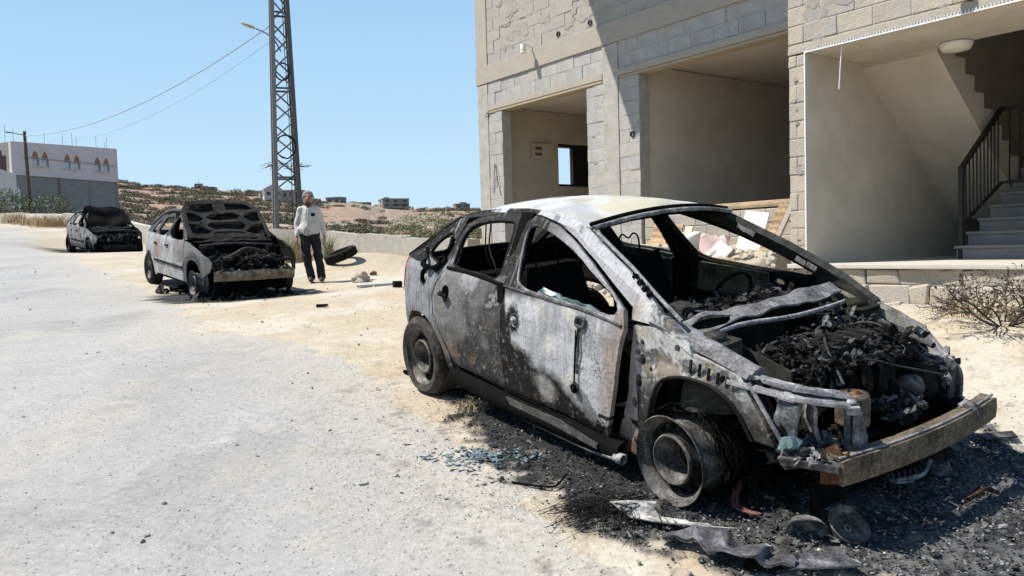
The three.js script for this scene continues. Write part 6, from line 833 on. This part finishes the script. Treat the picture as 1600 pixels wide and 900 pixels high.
  part('phone', cham(0.075, 0.06, 0.018, 0.005, 0.095, 1.30, 0.128, -0.15, 0.2, 0), X.char, shirt);
  part('trousers', sdfGeo((x, y, z) => Math.max(legs(x, y, z, 0.022) + 0.9 * fold(x, y, z), y - 0.975, 0.045 - y), [0.04, 0.5, 0], [0.40, 0.52, 0.40], 84), trouserM, T);
  for (const s of ['L', 'R']) part('shoe', sdfGeo((x, y, z) => Math.max(smin(ell(x, y, z, [J['ank' + s][0], 0.045, J['ank' + s][2] + 0.06], [0.048, 0.05, 0.135]), ell(x, y, z, [J['ank' + s][0], 0.07, J['ank' + s][2]], [0.045, 0.06, 0.06]), 0.04), 0.0 - y), [J['ank' + s][0], 0.06, J['ank' + s][2] + 0.05], [0.2, 0.2, 0.2], 44), shoeM, T);
  part('hair', big(sdfGeo((x, y, z) => Math.max(ell(x, y, z, [0, 1.625, 0.005], [0.092, 0.112, 0.108]) + 0.012 * noise(x * 30, y * 30, z * 30), -(ell(x, y, z, [0, 1.58, 0.14], [0.088, 0.118, 0.118])), 1.535 - y), [0, 1.63, 0], [0.15, 0.15, 0.15], 60)), hairM, T);
  part('beard', big(sdfGeo((x, y, z) => Math.max(ell(x, y, z, [0, 1.522, 0.055], [0.058, 0.048, 0.060]) + 0.008 * noise(x * 40, y * 40, z * 40), -ell(x, y, z, [0, 1.60, 0.10], [0.06, 0.048, 0.07])), [0, 1.54, 0.05], [0.11, 0.11, 0.11], 44)), mat([0.06, 0.055, 0.05], 0.95), T);
}
// ---------- plants ----------
const leafG = mat([0.16, 0.17, 0.075], 0.8), leafDry = mat([0.36, 0.28, 0.15], 0.9), twigM = mat([0.055, 0.045, 0.035], 0.95), twigPale = mat([0.20, 0.155, 0.10], 0.95), leafOlive = mat([0.105, 0.12, 0.06], 0.85);
function blades(n, r, h, w, lean, s) { reseed(s); const pos = [], idx = []; for (let i = 0; i < n; i++) { const a = rr(0, 6.28), d = r * Math.sqrt(rnd()), x = Math.cos(a) * d, z = Math.sin(a) * d, H = h * rr(0.5, 1.1), la = rr(0, 6.28), L = H * lean * rr(0.2, 1), ww = w * rr(0.6, 1.2), ca = Math.cos(a + 1.57) * ww, sa = Math.sin(a + 1.57) * ww, b = pos.length / 3; for (let k = 0; k < 4; k++) { const t = k / 3, cx = x + Math.cos(la) * L * t * t, cz = z + Math.sin(la) * L * t * t, cy = H * (t - 0.25 * lean * t * t), q = (1 - t * 0.9); pos.push(cx - ca * q, cy, cz - sa * q, cx + ca * q, cy, cz + sa * q); } for (let k = 0; k < 3; k++) idx.push(b + k * 2, b + k * 2 + 1, b + k * 2 + 2, b + k * 2 + 1, b + k * 2 + 3, b + k * 2 + 2); } const g = new THREE.BufferGeometry(); g.setAttribute('position', new THREE.Float32BufferAttribute(pos, 3)); g.setIndex(idx); g.computeVertexNormals(); return clean(g); }
function leafCloud(n, box, size, s) { reseed(s); const gs = []; const [cx, cy, cz, rx, ry, rz] = box, pos = []; for (let i = 0; i < n; i++) { const a = rr(0, 6.28), q = Math.acos(rr(-1, 1)), d = Math.cbrt(rr(0.15, 1)) * (1 + 0.35 * noise(Math.cos(a) * 2 + s, Math.cos(q) * 2, Math.sin(a) * 2)), p = V(cx + rx * d * Math.sin(q) * Math.cos(a), cy + ry * d * Math.cos(q), cz + rz * d * Math.sin(q) * Math.sin(a)), u = V(rr(-1, 1), rr(-1, 1), rr(-1, 1)).normalize(), v = V(rr(-1, 1), rr(-1, 1), rr(-1, 1)).cross(u).normalize(), L = size * rr(0.6, 1.4), c = p.clone().addScaledVector(u, L), m1 = p.clone().addScaledVector(u, L * 0.5).addScaledVector(v, L * 0.28), m2 = p.clone().addScaledVector(u, L * 0.5).addScaledVector(v, -L * 0.28); for (const w of [p, m1, c, p, c, m2]) pos.push(w.x, Math.max(w.y, 0.01), w.z); } const g = new THREE.BufferGeometry(); g.setAttribute('position', new THREE.Float32BufferAttribute(pos, 3)); g.computeVertexNormals(); return clean(g); }
function branches(out, p, d, L, r, depth) { const q = p.clone().addScaledVector(d, L), m = p.clone().lerp(q, 0.5).add(V(rr(-1, 1), rr(-1, 1), rr(-1, 1)).multiplyScalar(L * 0.12)); out.push(tube([p, m, q], r, depth > 1 ? 5 : 4, 3)); if (depth > 0) for (let i = 0, n = 3 + (rnd() > 0.5 ? 1 : 0); i < n; i++) branches(out, p.clone().lerp(q, rr(0.45, 1)), d.clone().add(V(rr(-1, 1), rr(-0.6, 0.8), rr(-1, 1)).multiplyScalar(0.85)).normalize(), L * rr(0.5, 0.75), r * 0.6, depth - 1); }
function shrub(name, label, x, z, scale, s, o) {
  reseed(s); const T = thing(name, label, o.cat ?? 'shrub', [x, (o.y ?? G(x, z)), z], rr(0, 6)), tw = []; for (let i = 0; i < o.stems; i++) { const a = rr(0, 6.28); branches(tw, V(Math.cos(a) * 0.05, -0.02, Math.sin(a) * 0.05).multiplyScalar(scale), V(Math.cos(a) * o.spread, rr(0.5, 1), Math.sin(a) * o.spread).normalize(), 0.42 * scale, 0.012 * scale * (o.thick ?? 1), o.depth ?? 2); }
  if (tw.length) part('stem', tw, o.twig ?? twigM, T); if (o.leaves) part('foliage', leafCloud(o.leaves, o.box.map((q) => q * scale), o.leaf, s + 1), o.mat, T); return T;
}
{
  const near = (u, v) => { const p = px(u, v); return [p.x, p.z]; };
  let p = near(1545, 512); shrub('dry_bush', 'leafless burnt bush of dark twigs at the foot of the stair plinth', p[0] + 0.12, p[1], 0.85, 900, { stems: 13, spread: 1.2, thick: 0.7, depth: 3, leaves: 900, box: [0, 0.28, 0, 0.6, 0.25, 0.5], leaf: 0.03, mat: mat([0.10, 0.075, 0.05], 0.95) });
  p = near(1600, 470); shrub('dry_bush', 'tangled brown dry bush against the plinth at the right edge', p[0], p[1], 1.1, 905, { thick: 0.7, stems: 10, spread: 0.9, depth: 3, leaves: 500, box: [0, 0.5, 0, 0.5, 0.4, 0.5], leaf: 0.03, mat: leafDry, twig: twigPale });
  { const q = near(1560, 500), T = thing('straw_clump', 'pale dry straw lying by the burnt bush under the plinth', 'grass', [q[0] - 0.1, G(q[0] - 0.1, q[1] - 0.25), q[1] - 0.25]); part('blades', blades(240, 0.45, 0.3, 0.004, 1.6, 12), leafDry, T); }
  p = near(448, 420); { const T = thing('weed_clump', 'tall yellow-green weeds at the parapet between the saloon and the man', 'weeds', [-5.6, G(-5.6, -20.5), -20.5]); part('blades', blades(420, 0.55, 0.95, 0.010, 0.8, 21), mat([0.22, 0.21, 0.10], 0.9), T); part('dry_blades', blades(300, 0.7, 0.6, 0.008, 1.1, 22), leafDry, T); }
  { const T = thing('weed_clump', 'slim green weeds against the parapet just right of the man', 'weeds', [-4.9, G(-4.9, -21.6), -21.6]); part('blades', blades(130, 0.22, 0.8, 0.011, 0.5, 31), leafG, T); part('dry_blades', blades(60, 0.3, 0.5, 0.008, 0.9, 32), leafDry, T); }
  shrub('roadside_shrub', 'green leafy shrub just behind the parapet left of the block building', -2.6, -24, 1.5, 910, { y: landH(-2.6, -24), stems: 6, spread: 0.9, depth: 2, leaves: 6000, box: [0, 0.6, 0, 1.1, 0.5, 0.8], leaf: 0.05, mat: mat([0.16, 0.175, 0.09], 0.85), twig: twigPale });
  shrub('roadside_shrub', 'second leafy shrub behind the parapet, seen through the near wreck', -0.9, -23, 1.4, 911, { y: landH(-0.9, -23), stems: 5, spread: 0.9, depth: 2, leaves: 4500, box: [0, 0.6, 0, 0.9, 0.5, 0.8], leaf: 0.05, mat: mat([0.14, 0.155, 0.08], 0.85), twig: twigPale });
  shrub('roadside_shrub', 'round dark shrub beside the wooden pole', POLE.x - 0.6, POLE.z + 1.0, 2.0, 915, { y: ground0(POLE.x, POLE.z) - 0.1, stems: 5, spread: 0.8, leaves: 2600, box: [0, 0.55, 0, 1.0, 0.5, 0.6], leaf: 0.13, mat: leafOlive });
  shrub('roadside_shrub', 'grey-green shrub before the blank wall right of the wooden pole', POLE.x + 1.7, POLE.z + 0.6, 2.0, 918, { y: ground0(POLE.x, POLE.z) - 0.15, stems: 5, spread: 0.8, leaves: 2400, box: [0, 0.5, 0, 0.85, 0.42, 0.6], leaf: 0.13, mat: mat([0.13, 0.14, 0.085], 0.85) });
  let k = 0; for (const [u, v, n, h, lb] of [[8, 352, 160, 0.5, 'dry yellow grass tuft at the far left end of the parapet'], [60, 350, 120, 0.3, 'low dry grass tuft by the parapet below the wooden pole'], [78, 357, 160, 0.35, 'broad brown grass tuft before the parapet left of the small hatchback'], [98, 359, 160, 0.42, 'brown grass tuft against the parapet beside the small hatchback']]) { const i = [-24.6, -21.8, -20.3, -18.9][k], z = [-40.2, -36.6, -34.9, -33.2][k++], T = thing('grass_tuft', lb, 'grass', [i, G(i, z), z]); part('blades', blades(n * 2, 0.9, h * 1.5, 0.02, 0.9, 40 + k), mat([0.34, 0.24, 0.12], 0.95), T); }
}
// ---------- tyre, stones and litter by the man ----------
const lay = (name, label, cat, geo, m, u, v, lift = 0, rot = [0, 0, 0], group) => { const p = px(u, v), o = solo(name, label, cat, geo, m, [p.x, G(p.x, p.z) + lift, p.z], group); o.rotation.set(...rot); return o; };
{
  const T = thing('loose_tyre', 'worn black car tyre lying tilted on the sand heap near the man', 'tyre', [0, 0, 0]); const p = px(533, 409); T.position.set(p.x, G(p.x, p.z) + 0.15, p.z); T.rotation.set(0.10, 0.25, 0.36, 'YXZ');
  const g = lathe([[0.23, -0.08], [0.26, -0.1], [0.335, -0.1], [0.365, -0.07], [0.372, 0], [0.365, 0.07], [0.335, 0.1], [0.26, 0.1], [0.23, 0.08], [0.24, 0], [0.23, -0.08]], 44); part('carcass', g, X.rubber, T);
  const tr = []; for (let i = 0; i < 60; i++) { const a = i / 60 * 6.283; for (const s of [-1, 1]) tr.push(bx(0.012, 0.05, 0.026, Math.cos(a) * 0.372, s * 0.038, Math.sin(a) * 0.372, 0, -a, 0)); } const m = part('tread_blocks', tr, X.rubber, T); m.userData.kind = 'stuff';
}
lay('limestone_rock', 'tan rounded rock on the verge right of the man', 'rock', rock(0.15, 3, 0.4, [1.1, 0.8, 1], 2), M.rough[0], 564, 441, 0.07);
lay('broken_board', 'pale broken board lying flat on the verge', 'board', rumple(bx(0.75, 0.03, 0.26), 0.02, 3), mat([0.34, 0.345, 0.335], 0.9), 592, 447, 0.035, [0.05, 0.1, 0.03]);
lay('broken_board', 'short grey board end beside the tan rock', 'board', rumple(bx(0.26, 0.035, 0.16), 0.015, 5), mat([0.40, 0.40, 0.40], 0.9), 569, 449, 0.035, [0.12, 0.3, -0.06]);
lay('black_box', 'small black box with a grey side lying near the parapet', 'box', cham(0.13, 0.10, 0.11, 0.01), X.sootMetal, 621, 450, 0.06, [0, 0.5, 0]);
lay('dark_scrap', 'dark flat scrap lying alone on the pale verge', 'scrap', rumple(bx(0.16, 0.02, 0.1), 0.03, 9), X.soot, 503, 480, 0.015);
lay('brown_stone', 'small brown stone at the foot of the sand heap', 'stone', rock(0.07, 5, 0.4), M.woodDark, 584, 430, 0.03);
{ const p = px(305, 458); const T = thing('burnt_tyre_strip', 'charred tyre strip curled under the saloon front wheel', 'tyre', [p.x, G(p.x, p.z), p.z]); part('strip', rumple(tube([[-0.4, 0.05, 0], [-0.2, 0.09, 0.05], [0.1, 0.10, 0], [0.35, 0.06, 0.06]], 0.06, 7, 20), 0.05, 9), X.soot, T); part('ash_rest', charHeap(60, [-0.5, 0.9, 0, 0.05, -0.15, 0.3], [0.015, 0.05], [[0.05, 0.05, 0.05], [0.25, 0.25, 0.25], [0.02, 0.02, 0.02]], 88), X.vc, T); }
// ---------- building waste in front of the second bay ----------
{
  const at = (u, v, w) => bld(u, v, w), T = thing('rubble_heap', 'heap of pale rubble and dust below the low block wall behind the near wreck', 'rubble');
  const g = new THREE.PlaneGeometry(3.4, 1.9, 60, 34).rotateX(-Math.PI / 2), p = g.attributes.position; for (let i = 0; i < p.count; i++) { const a = p.getX(i), b = p.getZ(i), e = sst(0, 0.35, Math.min(1.7 - Math.abs(a), 0.95 - b)), q = at(5.35 + a, 0, 0.94 + b), gy = G(q.x, q.z), h = e * (0.52 + 0.16 * fbm(a * 2, b * 2, 3) + 0.05 * noise(a * 9, b * 9)) * sst(1.1, -0.5, b); p.setXYZ(i, q.x, gy - 0.04 + h, q.z); } g.computeVertexNormals(); part('dust_mound', boxUV(g), mat([0.50, 0.44, 0.35], 0.97, { map: rep(smearMap, 1.5), bumpMap: rep(concBump, 2), bumpScale: 0.01 }), T);
  reseed(61); const st = []; for (let i = 0; i < 260; i++) { const a = rr(-1.6, 1.6), b = rr(-0.85, 0.85), q = at(5.35 + a, 0, 0.94 + b), h = 0.48 * sst(1.1, -0.5, b) * sst(0, 0.35, Math.min(1.7 - Math.abs(a), 0.95 - b)), r = rr(0.02, 0.075); st.push(place(rock(r, i, 0.5, [1, 0.7, 1]), q.x, G(q.x, q.z) - 0.04 + h + r * 0.4, q.z, rr(0, 3), rr(0, 3), 0)); } const m = part('rubble_stones', st, M.rough[2], T); m.userData.kind = 'stuff';
  const stand = (name, label, cat, geo, mt, u, v, w, rx, rz, turn = 0) => { const q = at(u, v, w), o = solo(name, label, cat, geo, mt, [q.x, q.y, q.z]); o.rotation.set(rx, -0.9419 + turn, rz, 'YXZ'); return o; };
  const bt = mat([0.55, 0.42, 0.28], 0.85, { map: rep(woodMap, 1) });
  stand('leaning_board', 'wide tan chipboard leaning on the low block wall', 'board', cham(0.30, 0.52, 0.02, 0.004), bt, 4.72, 0.02, 0.24, -0.25, -0.10); stand('leaning_board', 'tan chipboard with a dark edge leaning next to the widest board', 'board', cham(0.22, 0.50, 0.022, 0.004), bt, 5.02, 0.02, 0.26, -0.25, -0.10); stand('leaning_board', 'narrow pinkish board leaning at the end of the row', 'board', cham(0.13, 0.46, 0.02, 0.004), mat([0.55, 0.44, 0.36], 0.85), 5.24, 0.0, 0.26, -0.25, -0.08);
  stand('white_panel', 'white rectangular panel leaning on the block wall by the stair pier', 'panel', cham(0.36, 0.50, 0.018, 0.004), mat([0.62, 0.60, 0.56], 0.6), 6.28, 0.12, 0.22, -0.25, -0.14);
  for (const [i, u] of [[0, 6.62], [1, 6.70], [2, 6.79]]) stand('leaning_plank', ['brown plank leaning between white panel and stair pier, nearest the panel', 'middle brown plank leaning beside the stair pier', 'grey-brown plank leaning closest to the stair pier'][i], 'plank', cham(0.07, 0.75, 0.03, 0.004), i === 2 ? mat([0.30, 0.26, 0.21], 0.9) : M.wood, u, 0.08, 0.36 + i * 0.02, -0.28, -0.32);
  for (const [i, u, w, c] of [[0, 5.55, 0.62, [0.58, 0.55, 0.50]], [1, 5.95, 0.5, [0.55, 0.40, 0.37]], [2, 5.45, 1.0, [0.60, 0.56, 0.50]]]) { const q = at(u, 0, w); const o = solo('crumpled_sack', ['white crumpled sack on top of the rubble heap', 'pinkish crumpled sack at the right of the rubble heap', 'cream sack low on the rubble heap, nearest the road'][i], 'sack', lump(0.34, 0.22, 0.28, 0.09, 6, 20 + i, 0, 0, 0, 12), mat(c, 0.9), [q.x, G(q.x, q.z) + (i === 2 ? 0.36 : 0.52), q.z]); o.rotation.y = i; }
  stand('floor_tile', 'pale tile slab propped at an angle on the rubble', 'tile', cham(0.30, 0.30, 0.02, 0.003), mat([0.60, 0.55, 0.46], 0.6), 6.15, -0.14, 0.72, -0.6, -0.5);
  for (const [i, v] of [[0, 0], [1, 0.05], [2, 0.09]]) { const q = at(5.75 + i * 0.16, -0.30 + v * 0.7, 1.25 - i * 0.12), o = solo('flat_plank', ['long pale plank lying lowest on the rubble edge', 'pale plank lying across the middle of the rubble edge', 'short pale plank lying uppermost at the rubble edge'][i], 'plank', cham(1.5 - i * 0.2, 0.03, 0.14, 0.004), M.woodPale, [q.x, q.y + 0.03, q.z]); o.rotation.set(0, -0.9419 + 0.12 * (i - 1), 0.02); }
}
// ---------- wreckage on the ground round the near car ----------
lay('black_clip', 'black plastic clip lying left of the rear wheel of the near wreck', 'scrap', [bx(0.13, 0.02, 0.02), bx(0.02, 0.03, 0.05, -0.05, 0, 0.02), bx(0.12, 0.015, 0.015, 0, 0, 0.05)], X.soot, 642, 583, 0.015, [0, 0.4, 0]);
lay('metal_strip', 'thin curved bright metal strip under the near wreck behind its rear wheel', 'scrap', tube([[-0.18, 0.01, 0], [-0.05, 0.04, 0.02], [0.1, 0.03, 0], [0.2, 0.0, -0.02]], 0.012, 5), X.ash, 722, 616, 0.02);
{ const p = px(745, 642), T = thing('straw_tuft', 'small dry straw tuft poking from the soot beside the near wreck', 'grass', [p.x, G(p.x, p.z), p.z]); part('blades', blades(120, 0.12, 0.13, 0.004, 1.5, 77), mat([0.40, 0.32, 0.20], 0.95), T); }
{ const p = px(758, 716), T = thing('glass_shards', 'pool of teal window-glass crumbs on the ground beside the front door', 'glass', [p.x, G(p.x, p.z) + 0.012, p.z]); reseed(15); const gs = []; for (let i = 0; i < 240; i++) { const a = rr(0, 6.28), r = 0.26 * rnd(); gs.push(place(new THREE.BoxGeometry(rr(0.006, 0.035), 0.005, rr(0.006, 0.02)), Math.cos(a) * r * 1.5, rr(0, 0.012), Math.sin(a) * r, rr(-0.5, 0.5), rr(0, 3), rr(-0.5, 0.5))); } const m = part('shards', gs, mat([0.13, 0.175, 0.19], 0.4), T); m.userData.kind = 'stuff'; }
lay('bent_wire', 'bent dark wire forming a V on the pale ground', 'wire', tube([[-0.16, 0.01, -0.08], [0.0, 0.012, 0.02], [0.06, 0.015, 0.03], [0.10, 0.03, -0.02], [0.13, 0.05, -0.06]], 0.006, 5), X.soot, 848, 765, 0.008);
{ // fan of steel tyre cords
  const p = px(965, 805), T = thing('tyre_wire_nest', 'nest of black steel tyre wires fanned out on the ground before the front wheel', 'wire', [p.x, G(p.x, p.z), p.z]); reseed(19); const w = []; for (let i = 0; i < 150; i++) { const a = rr(2.0, 5.2), L = rr(0.10, 0.36), x = rr(-0.12, 0.18), z = rr(-0.14, 0.12); w.push(tube([[x, rr(0.01, 0.05), z], [x + Math.cos(a) * L * 0.5, rr(0.01, 0.09), z - Math.sin(a) * L * 0.35], [x + Math.cos(a) * L, 0.005, z - Math.sin(a) * L * 0.8 + rr(-0.05, 0.05)]], rr(0.001, 0.0022), 4, 6)); } const m = part('wires', w, X.sootMetal, T); m.userData.kind = 'stuff';
}
{ const p = px(1150, 800), T = thing('tyre_wire_nest', 'coil of rusty copper-red wire hoops below the headlamp of the near wreck', 'wire', [p.x, G(p.x, p.z), p.z]); reseed(23); const w = []; for (let i = 0; i < 16; i++) { const R = rr(0.13, 0.165), a0 = rr(1.5, 1.8), pts = []; for (let k = 0; k < 8; k++) { const a = a0 + k * rr(0.30, 0.36); pts.push([0.14 + Math.cos(a) * R, 0.03 + 0.10 * Math.max(0, Math.sin(a)) + rr(0, 0.006), 0.02 - Math.sin(a) * R * 0.9 + rr(-0.005, 0.005)]); } w.push(tube(pts, rr(0.0018, 0.003), 4, 14)); } part('copper_hoops', w, mat([0.15, 0.062, 0.035], 0.7), T).userData.kind = 'stuff'; const b = []; for (let i = 0; i < 130; i++) { const a = rr(-1.2, 3.6), L = rr(0.1, 0.3); b.push(tube([[0.05, rr(0, 0.1), -0.12], [0.05 + Math.cos(a) * L * 0.5, rr(0.05, 0.2), -0.12 + Math.sin(a) * L * 0.4], [0.05 + Math.cos(a) * L, rr(0, 0.08), -0.12 + Math.sin(a) * L * 0.7]], rr(0.001, 0.002), 4, 6)); } part('black_wires', b, X.sootMetal, T).userData.kind = 'stuff'; }
lay('torn_white_panel', 'torn white plastic panel with a melted edge on the soot', 'panel', rumple(boxUV(panel([[-0.20, 0.05], [-0.04, 0.06], [-0.05, 0.03], [-0.02, 0.0], [0.05, -0.02], [0.06, -0.045], [0.12, -0.05], [0.13, -0.075], [0.22, -0.10], [0.10, -0.085], [-0.06, -0.05]], [], (x, y) => [x, 0.01 + 0.06 * sst(0, 0.06, y), -y], { th: 0.006, L: 0.03 })), 0.012, 8).scale(1.45, 0.8, 1.0), X.white, 1048, 822, 0.03, [0.1, -0.12, 0]);
lay('twisted_sheet', 'long twisted grey metal sheet in the bottom foreground', 'scrap', rumple(boxUV(panel([[-0.26, 0.08], [-0.18, 0.12], [-0.08, 0.11], [0.02, 0.03], [0.14, -0.03], [0.30, -0.07], [0.31, -0.15], [0.12, -0.13], [-0.04, -0.08], [-0.10, 0.0], [-0.22, 0.03]], [], (x, y) => [x, 0.02 + 0.05 * Math.sin(x * 9 + 1) * sst(-0.12, 0.1, y) + 0.03, -y], { th: 0.01, L: 0.025 })), 0.04, 12), burnt([0.22, 0.22, 0.245], 0.7), 1120, 872, 0.025, [0.1, -0.25, 0]);
lay('grey_sheet', 'flat blue-grey metal sheet at the bottom edge below the lamp shells', 'scrap', rumple(boxUV(panel([[-0.14, -0.06], [0.16, -0.08], [0.10, 0.07], [-0.02, 0.05]], [], (x, y) => [x, 0.02 + 0.02 * x, -y], { th: 0.008, L: 0.03 })), 0.02, 9), burnt([0.24, 0.245, 0.27], 0.7), 1275, 893, 0.03, [0.1, 0, 0.05]);
lay('black_wedge', 'black plastic wedge beside the twisted grey sheet', 'scrap', rumple(boxUV(extrude([[-0.07, 0], [0.08, 0], [0.0, 0.05], [-0.03, 0.04]], 0.06, 0.004)), 0.01, 14), X.soot, 1186, 884, 0.01);
{ const sh = lathe([[0.001, 0], [0.04, 0.004], [0.075, 0.022], [0.092, 0.055], [0.088, 0.058], [0.07, 0.028], [0.036, 0.01], [0.001, 0.006]], 26); lay('lamp_shell', 'domed pale lamp reflector lying face down in the ash', 'lamp shell', rumple(sh.clone(), 0.012, 12), burnt([0.33, 0.33, 0.33], 0.7), 1262, 838, 0.075, [2.3, 0, 0.25]); lay('lamp_shell', 'thin curved shell fragment behind the domed reflector', 'lamp shell', rumple(lathe([[0.07, 0.028], [0.092, 0.06]], 26), 0.012, 12, 3), burnt([0.36, 0.36, 0.36], 0.7), 1288, 815, 0.04, [2.2, 0, 0.5]); const T2 = lay('lamp_shell', 'open round lamp bowl with its bulb socket facing up', 'lamp shell', rumple(sh.clone(), 0.010, 10, 5), burnt([0.22, 0.21, 0.19], 0.7), 1318, 842, 0.03, [0.75, 0.2, -0.2]); part('bulb_socket', tube(ring(0.01, 0.0, 0.014, 10).map(([a, b]) => [a, 0.02, b]), 0.005, 5, 18, true), X.ash, T2); }
{ const pts = []; for (let i = 0; i < 90; i++) { const a = i * 0.62; pts.push([i * 0.0036 - 0.16, 0.03 + Math.sin(a) * 0.024, Math.cos(a) * 0.024]); } lay('coil_spring', 'soot-grey coil spring lying under the crash beam', 'spring', tube(pts, 0.005, 5, 260), X.grey, 1420, 752, 0.01, [0, 0.35, 0.05]); }
lay('hose_stub', 'ribbed hose stub lying behind the coil spring', 'hose', rumple(tube([[-0.14, 0.03, 0], [0, 0.05, 0.02], [0.15, 0.06, 0]], 0.03, 8, 30), 0.012, 30), X.sootMetal, 1450, 735, 0.01, [0, 0.4, 0]);
lay('bent_bracket', 'pale bent bracket lying in front of the crash beam', 'scrap', [tube([[-0.12, 0.02, 0.01], [0, 0.03, 0], [0.06, 0.04, -0.02], [0.12, 0.09, -0.05]], 0.013, 6), bx(0.1, 0.01, 0.05, -0.09, 0.02, 0.01)], X.ash, 1432, 762, 0.02, [0, 0.2, 0]);
lay('clutch_disc', 'round scorched disc lying by the bent bracket', 'disc', rumple(lathe([[0.001, 0.02], [0.03, 0.03], [0.06, 0.02], [0.075, 0.0], [0.04, -0.01], [0.001, -0.01]], 22), 0.015, 14), X.grey, 1464, 745, 0.04, [0.2, 0, 0.1]);
lay('rusty_rod', 'rusty red rod with a bent end lying on the ash at the right', 'rod', [tube([[-0.14, 0.03, 0.03], [-0.02, 0.04, 0.0], [0.1, 0.05, -0.02], [0.14, 0.03, 0.03]].map((q) => q.map((w) => w * 0.75)), 0.011, 7)], burnt([0.14, 0.075, 0.045], 0.9), 1530, 785, 0.01, [0, 0.4, 0]);
lay('sill_scrap', 'grey flat offcut lying in the ash below the right end of the beam', 'scrap', rumple(bx(0.2, 0.01, 0.07), 0.03, 9), X.grey, 1560, 690, 0.03);
// ---------- loose crumbs: char, ash flakes, road grit ----------
{
  const q = new THREE.Quaternion(), e = new THREE.Euler(), m4 = new THREE.Matrix4();
  function scatter(name, label, cat, geo, m, list) { const im = shadows(new THREE.InstancedMesh(geo, m, list.length)); list.forEach(([p, s, c], i) => { e.set(rr(-0.5, 0.5), rr(0, 6.28), rr(-0.5, 0.5)); im.setMatrixAt(i, m4.compose(p, q.setFromEuler(e), V(...s))); im.setColorAt(i, new THREE.Color().setRGB(...c)); }); im.name = name; im.userData = { kind: 'stuff', label, category: cat }; scene.add(im); }
  reseed(1234); const white = mat([1, 1, 1], 0.95), whiteF = mat([1, 1, 1], 0.95), charL = [], ashL = [], gritL = [], litter = [];
  for (let i = 0; i < 110000 && charL.length < 12000; i++) { const x = rr(-1.6, 4.6), z = rr(-7.4, -1.8), s = sootAt(x, z); if (rnd() > s * 0.9) continue; const k = rr(0.0018, 0.0055) * (rnd() < 0.04 ? 2.6 : 1), v = rr(0.006, 0.05); charL.push([V(x, G(x, z) + 0.014, z), [k * rr(0.8, 1.8), k * rr(0.4, 1), k], [v, v, v]]); }
  for (let i = 0; i < 90000 && ashL.length < 5200; i++) { const x = rr(-1.2, 4.8), z = rr(-6.8, -1.8), s = sootAt(x, z), c = V(x, 0.3, z).applyMatrix4(CAR1INV), f = sst(2.2, 3.5, c.x) + 0.12; if (rnd() > s * f) continue; const k = rr(0.002, 0.007) * (rnd() < 0.05 ? 2.4 : 1), v = rr(0.05, 0.24); ashL.push([V(x, G(x, z) + rr(0.014, 0.03), z), [k * rr(0.7, 1.8), k * 0.5, k], [v, v, v * 1.02]]); }
  for (let i = 0; i < 9000; i++) { const d = 2.6 + 20 * Math.pow(rnd(), 1.6), a = rr(-0.72, 0.66), x = Math.sin(a) * d, z = -Math.cos(a) * d; if (beyond(x, z) > -0.3 || FN.dot(V(x, 0, z).sub(V(FO.x, 0, FO.z))) < 0.2 && x > -1) continue; const k = rr(0.0015, 0.0042) * (rnd() < 0.02 ? 2.6 : 1) * (1 + d * 0.03), t = rnd(), c = t < 0.2 ? [0.12, 0.11, 0.10] : t < 0.7 ? [0.30, 0.275, 0.24] : [0.48, 0.44, 0.37], v = rr(0.6, 1.2); gritL.push([V(x, G(x, z) + k * 0.5 + 0.006, z), [k * rr(0.8, 1.6), k * 0.8, k], c.map((w) => w * v)]); }
  for (let i = 0; i < 9000; i++) { const u = rr(480, 1000), v = rr(480, 880), d0 = ray(u, v), tt = 1.5 / -d0.y, p = V(d0.x * tt, 0, d0.z * tt), t = sst(1.9, 0, polyDist([p.x, p.z], sootPoly)); if (rnd() > t * t) continue; const k = rr(0.0012, 0.0035) * (rnd() < 0.02 ? 4 : 1), c = rr(0.01, 0.07); litter.push([V(p.x, G(p.x, p.z) + 0.012, p.z), [k * rr(0.8, 2.2), k * 0.4, k], [c, c, c]]); }
  const lumpG = rock(1, 7, 0.8), flakeG = rumple(clean(new THREE.BoxGeometry(2, 0.18, 1.4, 3, 1, 3)), 0.6, 1.1), stoneG = rock(1, 4, 0.4);
  scatter('char_crumbs', 'black charred crumbs strewn under the near wreck', 'char', lumpG, white, charL); scatter('ash_flakes', 'grey ash flakes strewn before the near wreck', 'ash', flakeG, whiteF, ashL); scatter('road_grit', 'grit and small pebbles scattered over the road and verge', 'gravel', stoneG, white, gritL); scatter('blown_scraps', 'small black scraps blown over the pale verge', 'scraps', flakeG, whiteF, litter);
}
renderer.render(scene, camera);
